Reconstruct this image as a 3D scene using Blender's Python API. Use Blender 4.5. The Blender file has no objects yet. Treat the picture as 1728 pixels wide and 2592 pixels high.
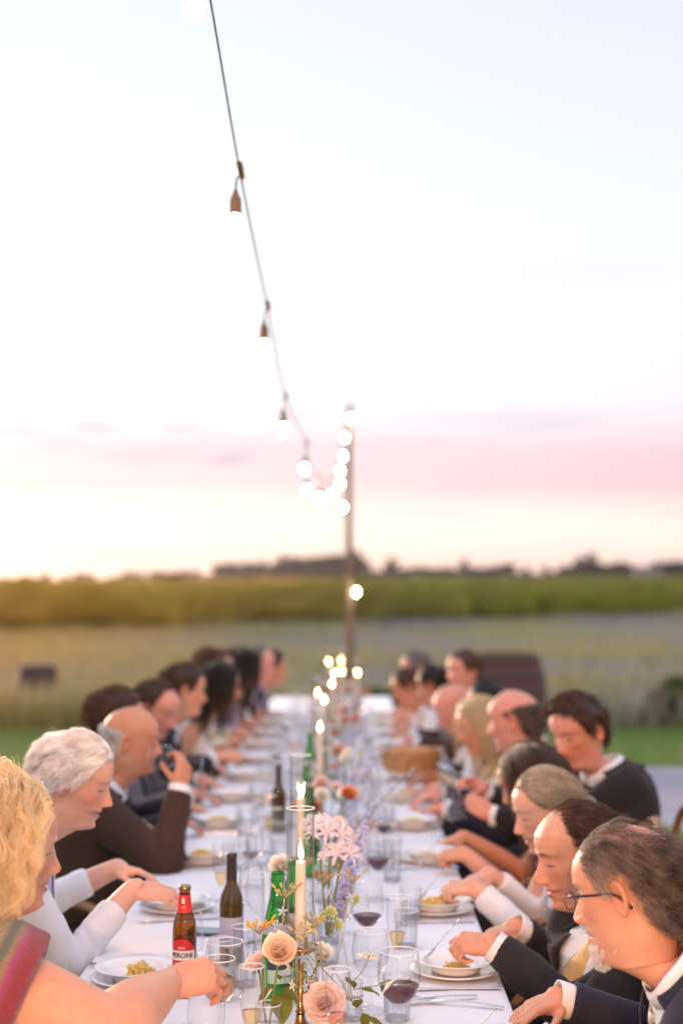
import bpy, bmesh, math, random
import numpy as np
from mathutils import Vector, Matrix
R = math.radians
random.seed(7); rng = np.random.default_rng(7)
scn = bpy.context.scene
COL = scn.collection

# ------------------------------------------------------------------ camera
cam_d = bpy.data.cameras.new('camera'); cam = bpy.data.objects.new('camera', cam_d); COL.objects.link(cam)
cam.location = (0, 0, 1.67)
cam.rotation_euler = (R(90 + 3.12), 0, R(0.25))
cam_d.sensor_fit = 'VERTICAL'; cam_d.sensor_height = 36; cam_d.sensor_width = 24; cam_d.lens = 50
cam_d.clip_start = 0.05; cam_d.clip_end = 3000
cam_d.dof.use_dof = True; cam_d.dof.focus_distance = 3.02; cam_d.dof.aperture_fstop = 1.7
scn.camera = cam
scn.view_settings.view_transform = 'Standard'; scn.view_settings.look = 'None'
scn.view_settings.exposure = 0.58; scn.view_settings.gamma = 1.0; scn.view_settings.use_curve_mapping = False
cy = scn.cycles
cy.use_denoising = True
try: cy.denoiser = 'OPENIMAGEDENOISE'
except Exception: pass
cy.max_bounces = 8; cy.transparent_max_bounces = 48; cy.transmission_bounces = 8; cy.glossy_bounces = 4; cy.diffuse_bounces = 3
cy.sample_clamp_indirect = 6.0; cy.caustics_reflective = False; cy.caustics_refractive = False

# ------------------------------------------------------------------ sky (world)
W = bpy.data.worlds.new('World'); scn.world = W; W.use_nodes = True
SUN_AZ = -29.0     # degrees from +Y towards -X is negative : the sunset lies off the left side of the frame
def build_world():
    nt = W.node_tree; nt.nodes.clear(); N = nt.nodes.new; L = nt.links.new
    out = N('ShaderNodeOutputWorld'); bg = N('ShaderNodeBackground'); L(bg.outputs[0], out.inputs[0])
    tc = N('ShaderNodeTexCoord')
    nrm = N('ShaderNodeVectorMath'); nrm.operation = 'NORMALIZE'; L(tc.outputs['Generated'], nrm.inputs[0])
    sep = N('ShaderNodeSeparateXYZ'); L(nrm.outputs[0], sep.inputs[0])
    asin = N('ShaderNodeMath'); asin.operation = 'ARCSINE'; L(sep.outputs['Z'], asin.inputs[0])
    el = N('ShaderNodeMath'); el.operation = 'MULTIPLY'; el.inputs[1].default_value = 2 / math.pi; L(asin.outputs[0], el.inputs[0])   # 0..1 = 0..90 deg
    def ramp(stops):
        r = N('ShaderNodeValToRGB'); e = r.color_ramp.elements
        while len(e) > 1: e.remove(e[-1])
        e[0].position = stops[0][0] / 90; e[0].color = (*stops[0][1], 1)
        for p, c in stops[1:]:
            q = e.new(p / 90); q.color = (*c, 1)
        L(el.outputs[0], r.inputs[0]); return r
    # away from the sunset (the right half of the picture and round behind the camera)
    cool = ramp([(0, (.66, .45, .43)), (.8, (.69, .50, .46)), (1.8, (.72, .62, .55)), (2.9, (.71, .60, .55)), (4.1, (.665, .415, .44)), (5.3, (.63, .435, .48)),
                 (6.9, (.64, .59, .635)), (10, (.66, .66, .70)), (14, (.63, .65, .705)), (23, (.545, .58, .675)), (40, (.53, .59, .75)), (90, (.52, .60, .84))])
    # towards the sunset
    warm = ramp([(0, (.84, .50, .42)), (1.2, (.90, .62, .52)), (2.2, (.94, .76, .66)), (3.2, (.84, .70, .64)), (4.4, (.71, .555, .565)), (5.6, (.69, .565, .61)), (7.2, (.76, .71, .735)),
                 (10, (.735, .72, .735)), (15, (.69, .70, .735)), (23, (.63, .665, .725)), (40, (.55, .61, .75)), (90, (.52, .60, .84))])
    a = R(SUN_AZ)
    dot = N('ShaderNodeVectorMath'); dot.operation = 'DOT_PRODUCT'; L(nrm.outputs[0], dot.inputs[0]); dot.inputs[1].default_value = (math.sin(a), math.cos(a), 0)
    mr = N('ShaderNodeMapRange'); mr.interpolation_type = 'SMOOTHSTEP'; L(dot.outputs['Value'], mr.inputs[0])
    mr.inputs[1].default_value = .62; mr.inputs[2].default_value = 1.0
    mx = N('ShaderNodeMix'); mx.data_type = 'RGBA'; L(mr.outputs[0], mx.inputs[0]); L(cool.outputs[0], mx.inputs[6]); L(warm.outputs[0], mx.inputs[7])
    # low streaks of cloud
    mp = N('ShaderNodeMapping'); L(nrm.outputs[0], mp.inputs[0]); mp.inputs['Scale'].default_value = (8, 8, 95); mp.inputs['Location'].default_value = (1.3, .4, 2.2)
    mp.inputs['Rotation'].default_value = (0, R(1.5), 0)
    nz = N('ShaderNodeTexNoise'); L(mp.outputs[0], nz.inputs[0]); nz.inputs['Scale'].default_value = 1.0; nz.inputs['Detail'].default_value = 5; nz.inputs['Roughness'].default_value = .55
    cr = N('ShaderNodeMapRange'); cr.interpolation_type = 'SMOOTHSTEP'; L(nz.outputs[0], cr.inputs[0]); cr.inputs[1].default_value = .53; cr.inputs[2].default_value = .70
    band = ramp([(0, (0, 0, 0)), (1.5, (.2,) * 3), (4.5, (.35,) * 3), (6.5, (.45,) * 3), (8.2, (.15,) * 3), (12, (0, 0, 0))])
    cm = N('ShaderNodeMath'); cm.operation = 'MULTIPLY'; L(cr.outputs[0], cm.inputs[0]); L(band.outputs[0], cm.inputs[1])
    mx2 = N('ShaderNodeMix'); mx2.data_type = 'RGBA'; L(cm.outputs[0], mx2.inputs[0]); L(mx.outputs[2], mx2.inputs[6]); mx2.inputs[7].default_value = (.46, .40, .50, 1)
    # single thin cloud bars low in the sky: (azimuth, elevation, half width, half height, strength), degrees
    az = N('ShaderNodeMath'); az.operation = 'ARCTAN2'; L(sep.outputs['X'], az.inputs[0]); L(sep.outputs['Y'], az.inputs[1])
    wn = N('ShaderNodeTexNoise'); L(nrm.outputs[0], wn.inputs[0]); wn.inputs['Scale'].default_value = 26; wn.inputs['Detail'].default_value = 4
    def op(o, x, y=None, z=None):
        m = N('ShaderNodeMath'); m.operation = o
        for k, v in enumerate((x, y, z)):
            if v is None: continue
            if isinstance(v, (int, float)): m.inputs[k].default_value = v
            else: L(v, m.inputs[k])
        return m.outputs[0]
    wob = op('MULTIPLY_ADD', wn.outputs[0], R(.5), R(-.25)); elw = op('ADD', asin.outputs[0], wob); azw = op('MULTIPLY_ADD', wob, 2.2, az.outputs[0]); tot = None
    for (a0, e0, sa, se, am) in ((-10.2, 6.42, .95, .17, .75), (-6.6, 6.5, 1.0, .17, .55), (-13.2, 6.2, 1.5, .16, .45), (-4.7, 5.22, .75, .20, .85), (-8.0, 5.35, 2.0, .22, .45), (-11.2, 5.8, 1.2, .2, .35), (-5.0, 2.5, .8, .17, .5), (-11.5, 4.2, 3.0, .16, .3), (-12, 1.9, 2.2, .2, .3), (6.5, 6.9, 4.5, .28, .35), (10, 4.1, 4, .2, .2), (9, 12.5, 6, .8, .12), (-20, 5.6, 3, .25, .5), (25, 6, 4, .3, .4)):
        g = op('EXPONENT', op('MULTIPLY', op('ADD', op('POWER', op('ABSOLUTE', op('MULTIPLY_ADD', azw, 1 / R(sa), -a0 / sa)), 2.0), op('POWER', op('ABSOLUTE', op('MULTIPLY_ADD', elw, 1 / R(se), -e0 / se)), 2.0)), -1.0)); tot = op('MULTIPLY_ADD', g, am, tot if tot is not None else 0.0)
    cl = N('ShaderNodeMix'); cl.data_type = 'RGBA'; L(op('MINIMUM', tot, .9), cl.inputs[0]); L(mx2.outputs[2], cl.inputs[6]); cl.inputs[7].default_value = (.44, .36, .47, 1); mx2 = cl
    # a little of the physical dusk sky on top
    sk = N('ShaderNodeTexSky'); sk.sky_type = 'NISHITA'; sk.sun_disc = False; sk.sun_elevation = R(2.0); sk.sun_rotation = R(SUN_AZ); sk.sun_size = R(.5)
    sc = N('ShaderNodeVectorMath'); sc.operation = 'SCALE'; L(sk.outputs[0], sc.inputs[0]); sc.inputs['Scale'].default_value = .006
    ad = N('ShaderNodeVectorMath'); ad.operation = 'ADD'; L(mx2.outputs[2], ad.inputs[0]); L(sc.outputs[0], ad.inputs[1])
    L(ad.outputs[0], bg.inputs[0]); bg.inputs[1].default_value = 1.0
build_world()
sun_d = bpy.data.lights.new('sun', 'SUN'); sun = bpy.data.objects.new('sun', sun_d); COL.objects.link(sun)
sun_d.energy = 3.4; sun_d.angle = R(14); sun_d.color = (1, .72, .50)
_sd = Vector((math.sin(R(SUN_AZ)) , math.cos(R(SUN_AZ)), math.tan(R(7.0))))
sun.rotation_euler = _sd.to_track_quat('Z', 'Y').to_euler()

# ------------------------------------------------------------------ object helpers
def props(o, label=None, cat=None, group=None, kind=None):
    if label: o['label'] = label
    if cat: o['category'] = cat
    if group: o['group'] = group
    if kind: o['kind'] = kind
    return o
def link(o, parent=None):
    COL.objects.link(o)
    if parent is not None: o.parent = parent
    return o
def empty(name, loc=(0, 0, 0), rz=0, label=None, cat=None, group=None):
    o = bpy.data.objects.new(name, None); o.empty_display_size = .05
    o.location = loc; o.rotation_euler = (0, 0, rz); link(o)
    return props(o, label, cat, group)
def copy_tree(o, parent=None):
    c = o.copy(); COL.objects.link(c)
    if parent is not None: c.parent = parent
    for ch in list(o.children): copy_tree(ch, c)
    return c

class MB:
    """collects shapes, links them as one mesh object"""
    def __init__(s): s.v = []; s.f = []; s.m = []; s.n = 0
    def add(s, v, f, mi=0):
        v = np.asarray(v, float).reshape(-1, 3)
        s.v.append(v); s.f += [tuple(int(i) + s.n for i in q) for q in f]; s.m += [mi] * len(f); s.n += len(v); return s
    def box(s, lo, hi, mi=0, M=None):
        x0, y0, z0 = lo; x1, y1, z1 = hi
        v = np.array([(x0, y0, z0), (x1, y0, z0), (x1, y1, z0), (x0, y1, z0), (x0, y0, z1), (x1, y0, z1), (x1, y1, z1), (x0, y1, z1)], float)
        if M is not None: v = xf(M, v)
        return s.add(v, [(0, 3, 2, 1), (4, 5, 6, 7), (0, 1, 5, 4), (1, 2, 6, 5), (2, 3, 7, 6), (3, 0, 4, 7)], mi)
    def grid(s, P, closed_u=False, closed_v=False, mi=0, flip=False):
        """P: (nu, nv, 3)"""
        nu, nv, _ = P.shape; f = []
        for i in range(nu if closed_u else nu - 1):
            for j in range(nv if closed_v else nv - 1):
                a = i * nv + j; b = i * nv + (j + 1) % nv; c = ((i + 1) % nu) * nv + (j + 1) % nv; d = ((i + 1) % nu) * nv + j
                f.append((a, d, c, b) if flip else (a, b, c, d))
        return s.add(P.reshape(-1, 3), f, mi)
    def lathe(s, prof, n=24, mi=0, c=(0, 0, 0), M=None, caps=False):
        """prof: list of (r, z) from bottom to top"""
        prof = np.asarray(prof, float); t = np.arange(n) / n * 2 * math.pi
        P = np.stack([prof[:, 0:1] * np.cos(t), prof[:, 0:1] * np.sin(t), np.repeat(prof[:, 1:2], n, 1)], -1) + np.array(c)
        if M is not None: P = xf(M, P.reshape(-1, 3)).reshape(P.shape)
        base = s.n; s.grid(P, closed_v=True, mi=mi)
        if caps:
            s.f.append(tuple(base + i for i in range(n))[::-1]); s.m.append(mi)
            k = base + (len(prof) - 1) * n; s.f.append(tuple(k + i for i in range(n))); s.m.append(mi)
        return s
    def tube(s, path, rad, n=10, mi=0, caps=True, flat=None, up=None):
        P = tube_pts(path, rad, n, flat, up); base = s.n; s.grid(P, closed_v=True, mi=mi)
        if caps:
            s.f.append(tuple(base + i for i in range(n))[::-1]); s.m.append(mi)
            k = base + (len(P) - 1) * n; s.f.append(tuple(k + i for i in range(n))); s.m.append(mi)
        return s
    def ball(s, c, r, nu=12, nv=8, mi=0, M=None):
        r = np.broadcast_to(np.asarray(r, float), (3,)); t = np.linspace(0, math.pi, nv + 1)[1:-1]; p = np.arange(nu) / nu * 2 * math.pi
        V = [(0, 0, -1)] + [(math.sin(a) * math.cos(b), math.sin(a) * math.sin(b), -math.cos(a)) for a in t for b in p] + [(0, 0, 1)]
        V = np.array(V) * r
        if M is not None: V = V @ np.array(M.to_3x3()).T
        V = V + np.array(c); f = []
        for j in range(nu): f.append((0, 1 + (j + 1) % nu, 1 + j))
        for i in range(nv - 2):
            for j in range(nu):
                a = 1 + i * nu + j; b = 1 + i * nu + (j + 1) % nu; f.append((a, b, b + nu, a + nu))
        k = len(V) - 1
        for j in range(nu): f.append((k, k - nu + j, k - nu + (j + 1) % nu))
        return s.add(V, f, mi)
    def mesh(s, name, mats, smooth=True):
        me = bpy.data.meshes.new(name)
        me.from_pydata(np.concatenate(s.v).tolist() if s.v else [], [], s.f)
        for m in (mats if isinstance(mats, (list, tuple)) else [mats]): me.materials.append(m)
        me.polygons.foreach_set('material_index', s.m)
        if smooth: me.polygons.foreach_set('use_smooth', [True] * len(s.f))
        me.update(); return me
    def build(s, name, mats, parent=None, smooth=True, loc=None):
        o = bpy.data.objects.new(name, s.mesh(name, mats, smooth))
        if loc is not None: o.location = loc
        return link(o, parent)
def xf(M, v):
    A = np.array(M); return np.asarray(v) @ A[:3, :3].T + A[:3, 3]
def spline(pts, n):
    """Catmull-Rom through pts, n samples"""
    p = np.asarray(pts, float); 
    if len(p) == 2: return p[0] + (p[1] - p[0]) * np.linspace(0, 1, n)[:, None]
    q = np.vstack([2 * p[0] - p[1], p, 2 * p[-1] - p[-2]]); t = np.linspace(0, len(p) - 1 - 1e-9, n); i = t.astype(int); u = (t - i)[:, None]
    a, b, c, d = q[i], q[i + 1], q[i + 2], q[i + 3]
    return .5 * (2 * b + (c - a) * u + (2 * a - 5 * b + 4 * c - d) * u ** 2 + (3 * b - a - 3 * c + d) * u ** 3)
def frames(path, up=None):
    p = np.asarray(path, float); t = np.gradient(p, axis=0); t /= np.linalg.norm(t, axis=1)[:, None] + 1e-12
    u0 = np.array(up if up is not None else (0, 0, 1.0), float)
    if abs(t[0] @ u0) > .95: u0 = np.array((1.0, 0, 0)) if abs(t[0][0]) < .9 else np.array((0, 1.0, 0))
    A = []; a = u0 - t[0] * (t[0] @ u0); a /= np.linalg.norm(a)
    for k in t:
        a = a - k * (k @ a); a /= np.linalg.norm(a) + 1e-12; A.append(a)
    A = np.array(A); return t, A, np.cross(t, A)
def tube_pts(path, rad, n, flat=None, up=None):
    p = np.asarray(path, float); r = np.broadcast_to(np.asarray(rad, float), (len(p),)); t, a, b = frames(p, up)
    th = np.arange(n) / n * 2 * math.pi; fl = np.broadcast_to(np.asarray(1.0 if flat is None else flat, float), (len(p),))
    return p[:, None] + r[:, None, None] * (np.cos(th)[None, :, None] * a[:, None] * fl[:, None, None] + np.sin(th)[None, :, None] * b[:, None])
def nz3(p, s, seed=0):
    """cheap smooth pseudo noise in -1..1 on points"""
    p = np.asarray(p) * s; o = np.zeros(len(p)); r = np.random.default_rng(seed + 11)
    for k in range(5):
        d = r.normal(size=(3, 3)); ph = r.uniform(0, 6.28, 3)
        q = p @ d + ph; o += np.sin(q[:, 0]) * np.sin(q[:, 1] + .7 * np.sin(q[:, 2]))
    return o / 2.6

# ------------------------------------------------------------------ materials
def new_mat(name):
    m = bpy.data.materials.new(name); m.use_nodes = True; nt = m.node_tree
    return m, nt, nt.nodes['Principled BSDF'], nt.nodes.new, nt.links.new
def mat(name, col, rough=.6, metal=0, spec=.5, var=0, vscale=8, col2=None, bump=0, bscale=60, sss=0, sheen=0, coat=0, emit=None, estr=0, stretch=None, detail=4):
    m, nt, b, N, L = new_mat(name)
    b.inputs['Base Color'].default_value = (*col, 1); b.inputs['Roughness'].default_value = rough; b.inputs['Metallic'].default_value = metal
    b.inputs['Specular IOR Level'].default_value = spec
    if sss: b.inputs['Subsurface Weight'].default_value = sss; b.inputs['Subsurface Radius'].default_value = (1, .35, .2); b.inputs['Subsurface Scale'].default_value = .008
    if sheen: b.inputs['Sheen Weight'].default_value = sheen; b.inputs['Sheen Roughness'].default_value = .5
    if coat: b.inputs['Coat Weight'].default_value = coat
    if emit: b.inputs['Emission Color'].default_value = (*emit, 1); b.inputs['Emission Strength'].default_value = estr
    tc = None
    if var or col2 or bump:
        tc = N('ShaderNodeTexCoord'); mp = N('ShaderNodeMapping'); L(tc.outputs['Object'], mp.inputs[0])
        if stretch: mp.inputs['Scale'].default_value = stretch
    if var or col2:
        nz = N('ShaderNodeTexNoise'); L(mp.outputs[0], nz.inputs[0]); nz.inputs['Scale'].default_value = vscale; nz.inputs['Detail'].default_value = detail
        mr = N('ShaderNodeMapRange'); L(nz.outputs[0], mr.inputs[0]); mr.inputs[1].default_value = .3; mr.inputs[2].default_value = .7
        mx = N('ShaderNodeMix'); mx.data_type = 'RGBA'; L(mr.outputs[0], mx.inputs[0])
        c2 = col2 or tuple(min(1, c * (1 + var)) for c in col); c1 = col if col2 else tuple(c * (1 - var) for c in col)
        mx.inputs[6].default_value = (*c1, 1); mx.inputs[7].default_value = (*c2, 1); L(mx.outputs[2], b.inputs['Base Color'])
    if bump:
        n2 = N('ShaderNodeTexNoise'); L(mp.outputs[0], n2.inputs[0]); n2.inputs['Scale'].default_value = bscale; n2.inputs['Detail'].default_value = 3
        bp = N('ShaderNodeBump'); L(n2.outputs[0], bp.inputs['Height']); bp.inputs['Strength'].default_value = bump; bp.inputs['Distance'].default_value = .003; L(bp.outputs[0], b.inputs['Normal'])
    return m
def glass(name, tint=(1, 1, 1), edge=(.80, .80, .84), power=3.2, gain=.85, base=.05, rough=.0):
    """thin clear sheet: see-through face on, mirror-like towards the edge"""
    m, nt, b, N, L = new_mat(name); nt.nodes.remove(b); out = nt.nodes['Material Output']
    lw = N('ShaderNodeLayerWeight'); lw.inputs[0].default_value = .5
    pw = N('ShaderNodeMath'); pw.operation = 'POWER'; L(lw.outputs['Facing'], pw.inputs[0]); pw.inputs[1].default_value = power
    ma = N('ShaderNodeMath'); ma.operation = 'MULTIPLY_ADD'; L(pw.outputs[0], ma.inputs[0]); ma.inputs[1].default_value = gain; ma.inputs[2].default_value = base
    p2 = N('ShaderNodeMath'); p2.operation = 'POWER'; L(lw.outputs['Facing'], p2.inputs[0]); p2.inputs[1].default_value = 2.5
    mx = N('ShaderNodeMix'); mx.data_type = 'RGBA'; L(p2.outputs[0], mx.inputs[0]); mx.inputs[6].default_value = (*tint, 1); mx.inputs[7].default_value = (*[t * e for t, e in zip(tint, edge)], 1)
    tr = N('ShaderNodeBsdfTransparent'); L(mx.outputs[2], tr.inputs[0]); gl = N('ShaderNodeBsdfGlossy'); gl.inputs['Roughness'].default_value = rough
    ms = N('ShaderNodeMixShader'); L(ma.outputs[0], ms.inputs[0]); L(tr.outputs[0], ms.inputs[1]); L(gl.outputs[0], ms.inputs[2]); L(ms.outputs[0], out.inputs[0])
    return m
def emitter(name, col, s):
    m, nt, b, N, L = new_mat(name); nt.nodes.remove(b); e = N('ShaderNodeEmission'); e.inputs[0].default_value = (*col, 1); e.inputs[1].default_value = s
    L(e.outputs[0], nt.nodes['Material Output'].inputs[0]); return m
BACK_FILL_E = 290  # power of the warm fill lights added behind the camera
# ================================================================== SETTING : ground, lawn, gravel, meadow, vineyard, trees
def ground_mat(name, c1, c2, c3, s1, s2, rough=.95):
    m, nt, b, N, L = new_mat(name); b.inputs['Roughness'].default_value = rough; b.inputs['Specular IOR Level'].default_value = .1
    tc = N('ShaderNodeTexCoord'); n1 = N('ShaderNodeTexNoise'); n1.inputs['Scale'].default_value = s1; n1.inputs['Detail'].default_value = 5; L(tc.outputs['Object'], n1.inputs[0])
    n2 = N('ShaderNodeTexNoise'); n2.inputs['Scale'].default_value = s2; n2.inputs['Detail'].default_value = 4; L(tc.outputs['Object'], n2.inputs[0])
    r1 = N('ShaderNodeMapRange'); L(n1.outputs[0], r1.inputs[0]); r1.inputs[1].default_value = .35; r1.inputs[2].default_value = .65
    r2 = N('ShaderNodeMapRange'); L(n2.outputs[0], r2.inputs[0]); r2.inputs[1].default_value = .42; r2.inputs[2].default_value = .62
    a = N('ShaderNodeMix'); a.data_type = 'RGBA'; L(r1.outputs[0], a.inputs[0]); a.inputs[6].default_value = (*c1, 1); a.inputs[7].default_value = (*c2, 1)
    c = N('ShaderNodeMix'); c.data_type = 'RGBA'; L(r2.outputs[0], c.inputs[0]); L(a.outputs[2], c.inputs[6]); c.inputs[7].default_value = (*c3, 1)
    L(c.outputs[2], b.inputs['Base Color']); return m
M_soil = ground_mat('field_earth', (.30, .27, .18), (.36, .31, .22), (.26, .26, .15), .12, 1.5)
M_lawn = ground_mat('lawn_turf', (.14, .22, .05), (.18, .26, .07), (.16, .20, .06), .8, 14)
M_gravel = ground_mat('gravel', (.40, .35, .38), (.46, .41, .44), (.33, .29, .32), 1.2, 90)

def terrain_z(x, y):
    """flat by the table, a gentle rise towards the tree line"""
    t = np.clip((np.asarray(y, float) - 70) / 420, 0, 1)
    return 3.6 * t * t * (3 - 2 * t) * (1 + .25 * np.clip(np.asarray(x, float) / 150, -1, .6))
xs = np.concatenate([np.linspace(-900, -150, 12), np.linspace(-140, 140, 57), np.linspace(150, 900, 12)])
ys = np.concatenate([[-300, -100, -30, -8, 0, 8, 20, 40, 60, 80], np.linspace(90, 700, 40), [900, 1400, 2400]])
X, Y = np.meshgrid(xs, ys, indexing='ij'); Z = terrain_z(X, Y) - .012
props(MB().grid(np.stack([X, Y, Z], -1), flip=True).build('ground', M_soil), kind='structure')
def sheet(name, pts, z, m):
    mb = MB(); mb.add([(x, y, z) for x, y in pts], [tuple(range(len(pts)))]); return props(mb.build(name, m, smooth=False), kind='structure')
sheet('lawn', [(-60, -30), (60, -30), (60, 17.4), (18, 17.2), (5, 17.5), (-6, 17.3), (-20, 17.7), (-60, 17.4)], -.006, M_lawn)
# gravel terrace on the right with a curving edge
gp = [(1.95, 13.55), (3.2, 13.5), (14, 13.6), (40, 14), (40, 9), (9, 9.2), (4.5, 9.6), (3.0, 9.75), (2.35, 10.0), (1.95, 10.8), (1.8, 12)]
sheet('gravel_terrace', gp[::-1], .0, M_gravel)

def blades(name, pts, h, w, m, lean=.35, seed=1):
    """real grass blades: one tapering triangle strip each"""
    r = np.random.default_rng(seed); n = len(pts); a = r.uniform(0, 6.283, n); hh = h * r.uniform(.55, 1.3, n); ww = w * r.uniform(.6, 1.3, n)
    d = np.stack([np.cos(a), np.sin(a), 0 * a], -1); s = np.stack([-np.sin(a), np.cos(a), 0 * a], -1); l = r.uniform(.1, lean * 2, n)[:, None]
    up = np.array([0, 0, 1.0]); p0 = pts - s * ww[:, None]; p1 = pts + s * ww[:, None]
    mid = pts + up * (hh * .6)[:, None] + d * hh[:, None] * l * .35
    p2 = mid + s * ww[:, None] * .7; p3 = mid - s * ww[:, None] * .7; p4 = pts + up * hh[:, None] + d * hh[:, None] * l
    V = np.stack([p0, p1, p2, p3, p4], 1).reshape(-1, 3); i = np.arange(n) * 5
    me = bpy.data.meshes.new(name); me.vertices.add(len(V)); me.vertices.foreach_set('co', V.ravel())
    loops = np.stack([i, i + 1, i + 2, i + 3, i + 3, i + 2, i + 4], 1).ravel(); me.loops.add(len(loops)); me.loops.foreach_set('vertex_index', loops)
    me.polygons.add(2 * n); st = np.stack([np.arange(n) * 7, np.arange(n) * 7 + 4], 1).ravel(); me.polygons.foreach_set('loop_start', st)
    me.update(calc_edges=True); me.materials.append(m); return link(bpy.data.objects.new(name, me))
def leafy(name, c1, c2, scale, rough=.7, c3=None, s3=.05, sunset_glow=None):
    m, nt, b, N, L = new_mat(name); b.inputs['Roughness'].default_value = rough; b.inputs['Specular IOR Level'].default_value = .2
    tc = N('ShaderNodeTexCoord'); n1 = N('ShaderNodeTexNoise'); n1.inputs['Scale'].default_value = scale; n1.inputs['Detail'].default_value = 4; L(tc.outputs['Object'], n1.inputs[0])
    r1 = N('ShaderNodeMapRange'); L(n1.outputs[0], r1.inputs[0]); r1.inputs[1].default_value = .35; r1.inputs[2].default_value = .65
    a = N('ShaderNodeMix'); a.data_type = 'RGBA'; L(r1.outputs[0], a.inputs[0]); a.inputs[6].default_value = (*c1, 1); a.inputs[7].default_value = (*c2, 1); o = a.outputs[2]
    if c3:
        n3 = N('ShaderNodeTexNoise'); n3.inputs['Scale'].default_value = s3; n3.inputs['Detail'].default_value = 3; L(tc.outputs['Object'], n3.inputs[0])
        r3 = N('ShaderNodeMapRange'); L(n3.outputs[0], r3.inputs[0]); r3.inputs[1].default_value = .45; r3.inputs[2].default_value = .6
        e = N('ShaderNodeMix'); e.data_type = 'RGBA'; L(r3.outputs[0], e.inputs[0]); L(o, e.inputs[6]); e.inputs[7].default_value = (*c3, 1); o = e.outputs[2]
    if sunset_glow:      # orange sunset glow painted into the leaf colour towards the left
        (x0, x1, gc) = sunset_glow; sx = N('ShaderNodeSeparateXYZ'); L(tc.outputs['Object'], sx.inputs[0]); gm = N('ShaderNodeMapRange'); gm.interpolation_type = 'SMOOTHSTEP'; L(sx.outputs[0], gm.inputs[0]); gm.inputs[1].default_value = x0; gm.inputs[2].default_value = x1
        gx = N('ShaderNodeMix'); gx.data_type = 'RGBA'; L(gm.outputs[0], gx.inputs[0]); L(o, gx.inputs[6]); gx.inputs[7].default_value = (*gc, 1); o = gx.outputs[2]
    L(o, b.inputs['Base Color']); t = N('ShaderNodeBsdfTranslucent'); L(o, t.inputs[0]); ms = N('ShaderNodeMixShader'); ms.inputs[0].default_value = .3
    L(b.outputs[0], ms.inputs[1]); L(t.outputs[0], ms.inputs[2]); L(ms.outputs[0], nt.nodes['Material Output'].inputs[0]); return m
M_grass = leafy('lawn_blade', (.14, .24, .035), (.20, .30, .055), 3, sunset_glow=(-1, -5, (.30, .26, .05)))  # left-hand tint carries the sunset glow in the blade colour
M_meadow = leafy('meadow_blade', (.30, .30, .18), (.38, .35, .27), 2, c3=(.36, .31, .37), s3=.22, sunset_glow=(-1, -9, (.66, .42, .14)))
M_meadow2 = leafy('meadow_dry_blade', (.36, .33, .14), (.44, .39, .20), 2, sunset_glow=(-1, -9, (.66, .42, .14)))
M_vine = leafy('vine_leaf', (.22, .21, .022), (.32, .29, .035), .6, c3=(.30, .24, .06), s3=.03, sunset_glow=(4, -16, (.66, .38, .05)))
r_ = np.random.default_rng(3)
n = 90000; px = r_.uniform(-11, 11, n); py = r_.uniform(4.5, 17.4, n); keep = ~((px > 1.75) & (py > 9.2) & (py < 13.7)) & (np.abs(px) < .42 * py + 3.5) & (np.abs(px + .14) > .9)
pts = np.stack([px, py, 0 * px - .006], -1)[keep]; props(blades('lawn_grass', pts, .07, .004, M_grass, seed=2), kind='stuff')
n = 110000; py = 17.2 + 68 * r_.uniform(0, 1, n) ** 1.5; px = r_.uniform(-1, 1, n) * (.38 * py + 9)
hz = nz3(np.stack([px, py, 0 * px], -1), .25, 3); dry = hz > .25
pts = np.stack([px, py, terrain_z(px, py) - .01], -1)
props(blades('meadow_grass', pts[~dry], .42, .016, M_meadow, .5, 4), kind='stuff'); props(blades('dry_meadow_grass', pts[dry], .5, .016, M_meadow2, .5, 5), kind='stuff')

# vineyard: rows of leafy hedges, each a bumpy core with loose leaves
def vine_row(y, x0, x1, nleaf, seed):
    r = np.random.default_rng(seed); nx = int((x1 - x0) / .8); x = np.linspace(x0, x1, nx); zb = terrain_z(x, y)
    sec = [(-.22, .45), (-.34, .9), (-.30, 1.4), (-.12, 1.72), (.12, 1.74), (.30, 1.4), (.34, .9), (.22, .45)]
    P = np.zeros((nx, len(sec), 3))
    for j, (dy, z) in enumerate(sec):
        P[:, j, 0] = x + r.normal(0, .1, nx); P[:, j, 1] = y + dy * (1 + r.normal(0, .25, nx)); P[:, j, 2] = zb + z * (1 + .16 * nz3(np.stack([x, 0 * x + y, 0 * x], -1), .35, 5)) + r.normal(0, .14, nx)
    mb = MB().grid(P, closed_v=True)
    if nleaf:
        c = np.stack([r.uniform(x0, x1, nleaf), y + r.normal(0, .3, nleaf), 0 * np.zeros(nleaf)], -1); c[:, 2] = terrain_z(c[:, 0], y) + r.uniform(.4, 2.0, nleaf)
        u = r.normal(size=(nleaf, 3)); u /= np.linalg.norm(u, axis=1)[:, None]; v = np.cross(u, r.normal(size=(nleaf, 3))); v /= np.linalg.norm(v, axis=1)[:, None]
        s = r.uniform(.08, .16, nleaf)[:, None]; V = np.stack([c - u * s, c + v * s * .8, c + u * s, c - v * s * .8], 1).reshape(-1, 3)
        mb.add(V, [(4 * k, 4 * k + 1, 4 * k + 2, 4 * k + 3) for k in range(nleaf)])
    return mb
vmb = MB(); k = 0; y = 42.0
while y < 430:
    w = .36 * y + 26; x1 = min(w, (y - 60) / 1.13 + 1.5 * math.sin(k * 1.9)); q = vine_row(y, -w, x1, int(1800 * min(1, 62 / y) * (x1 + w) / (2 * w)) if y < 130 else 0, 100 + k)
    vmb.add(np.concatenate(q.v), q.f); k += 1; y += 2.4 + max(0, y - 60) * .03
props(vmb.build('vineyard', M_vine, smooth=False), kind='stuff')

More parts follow.
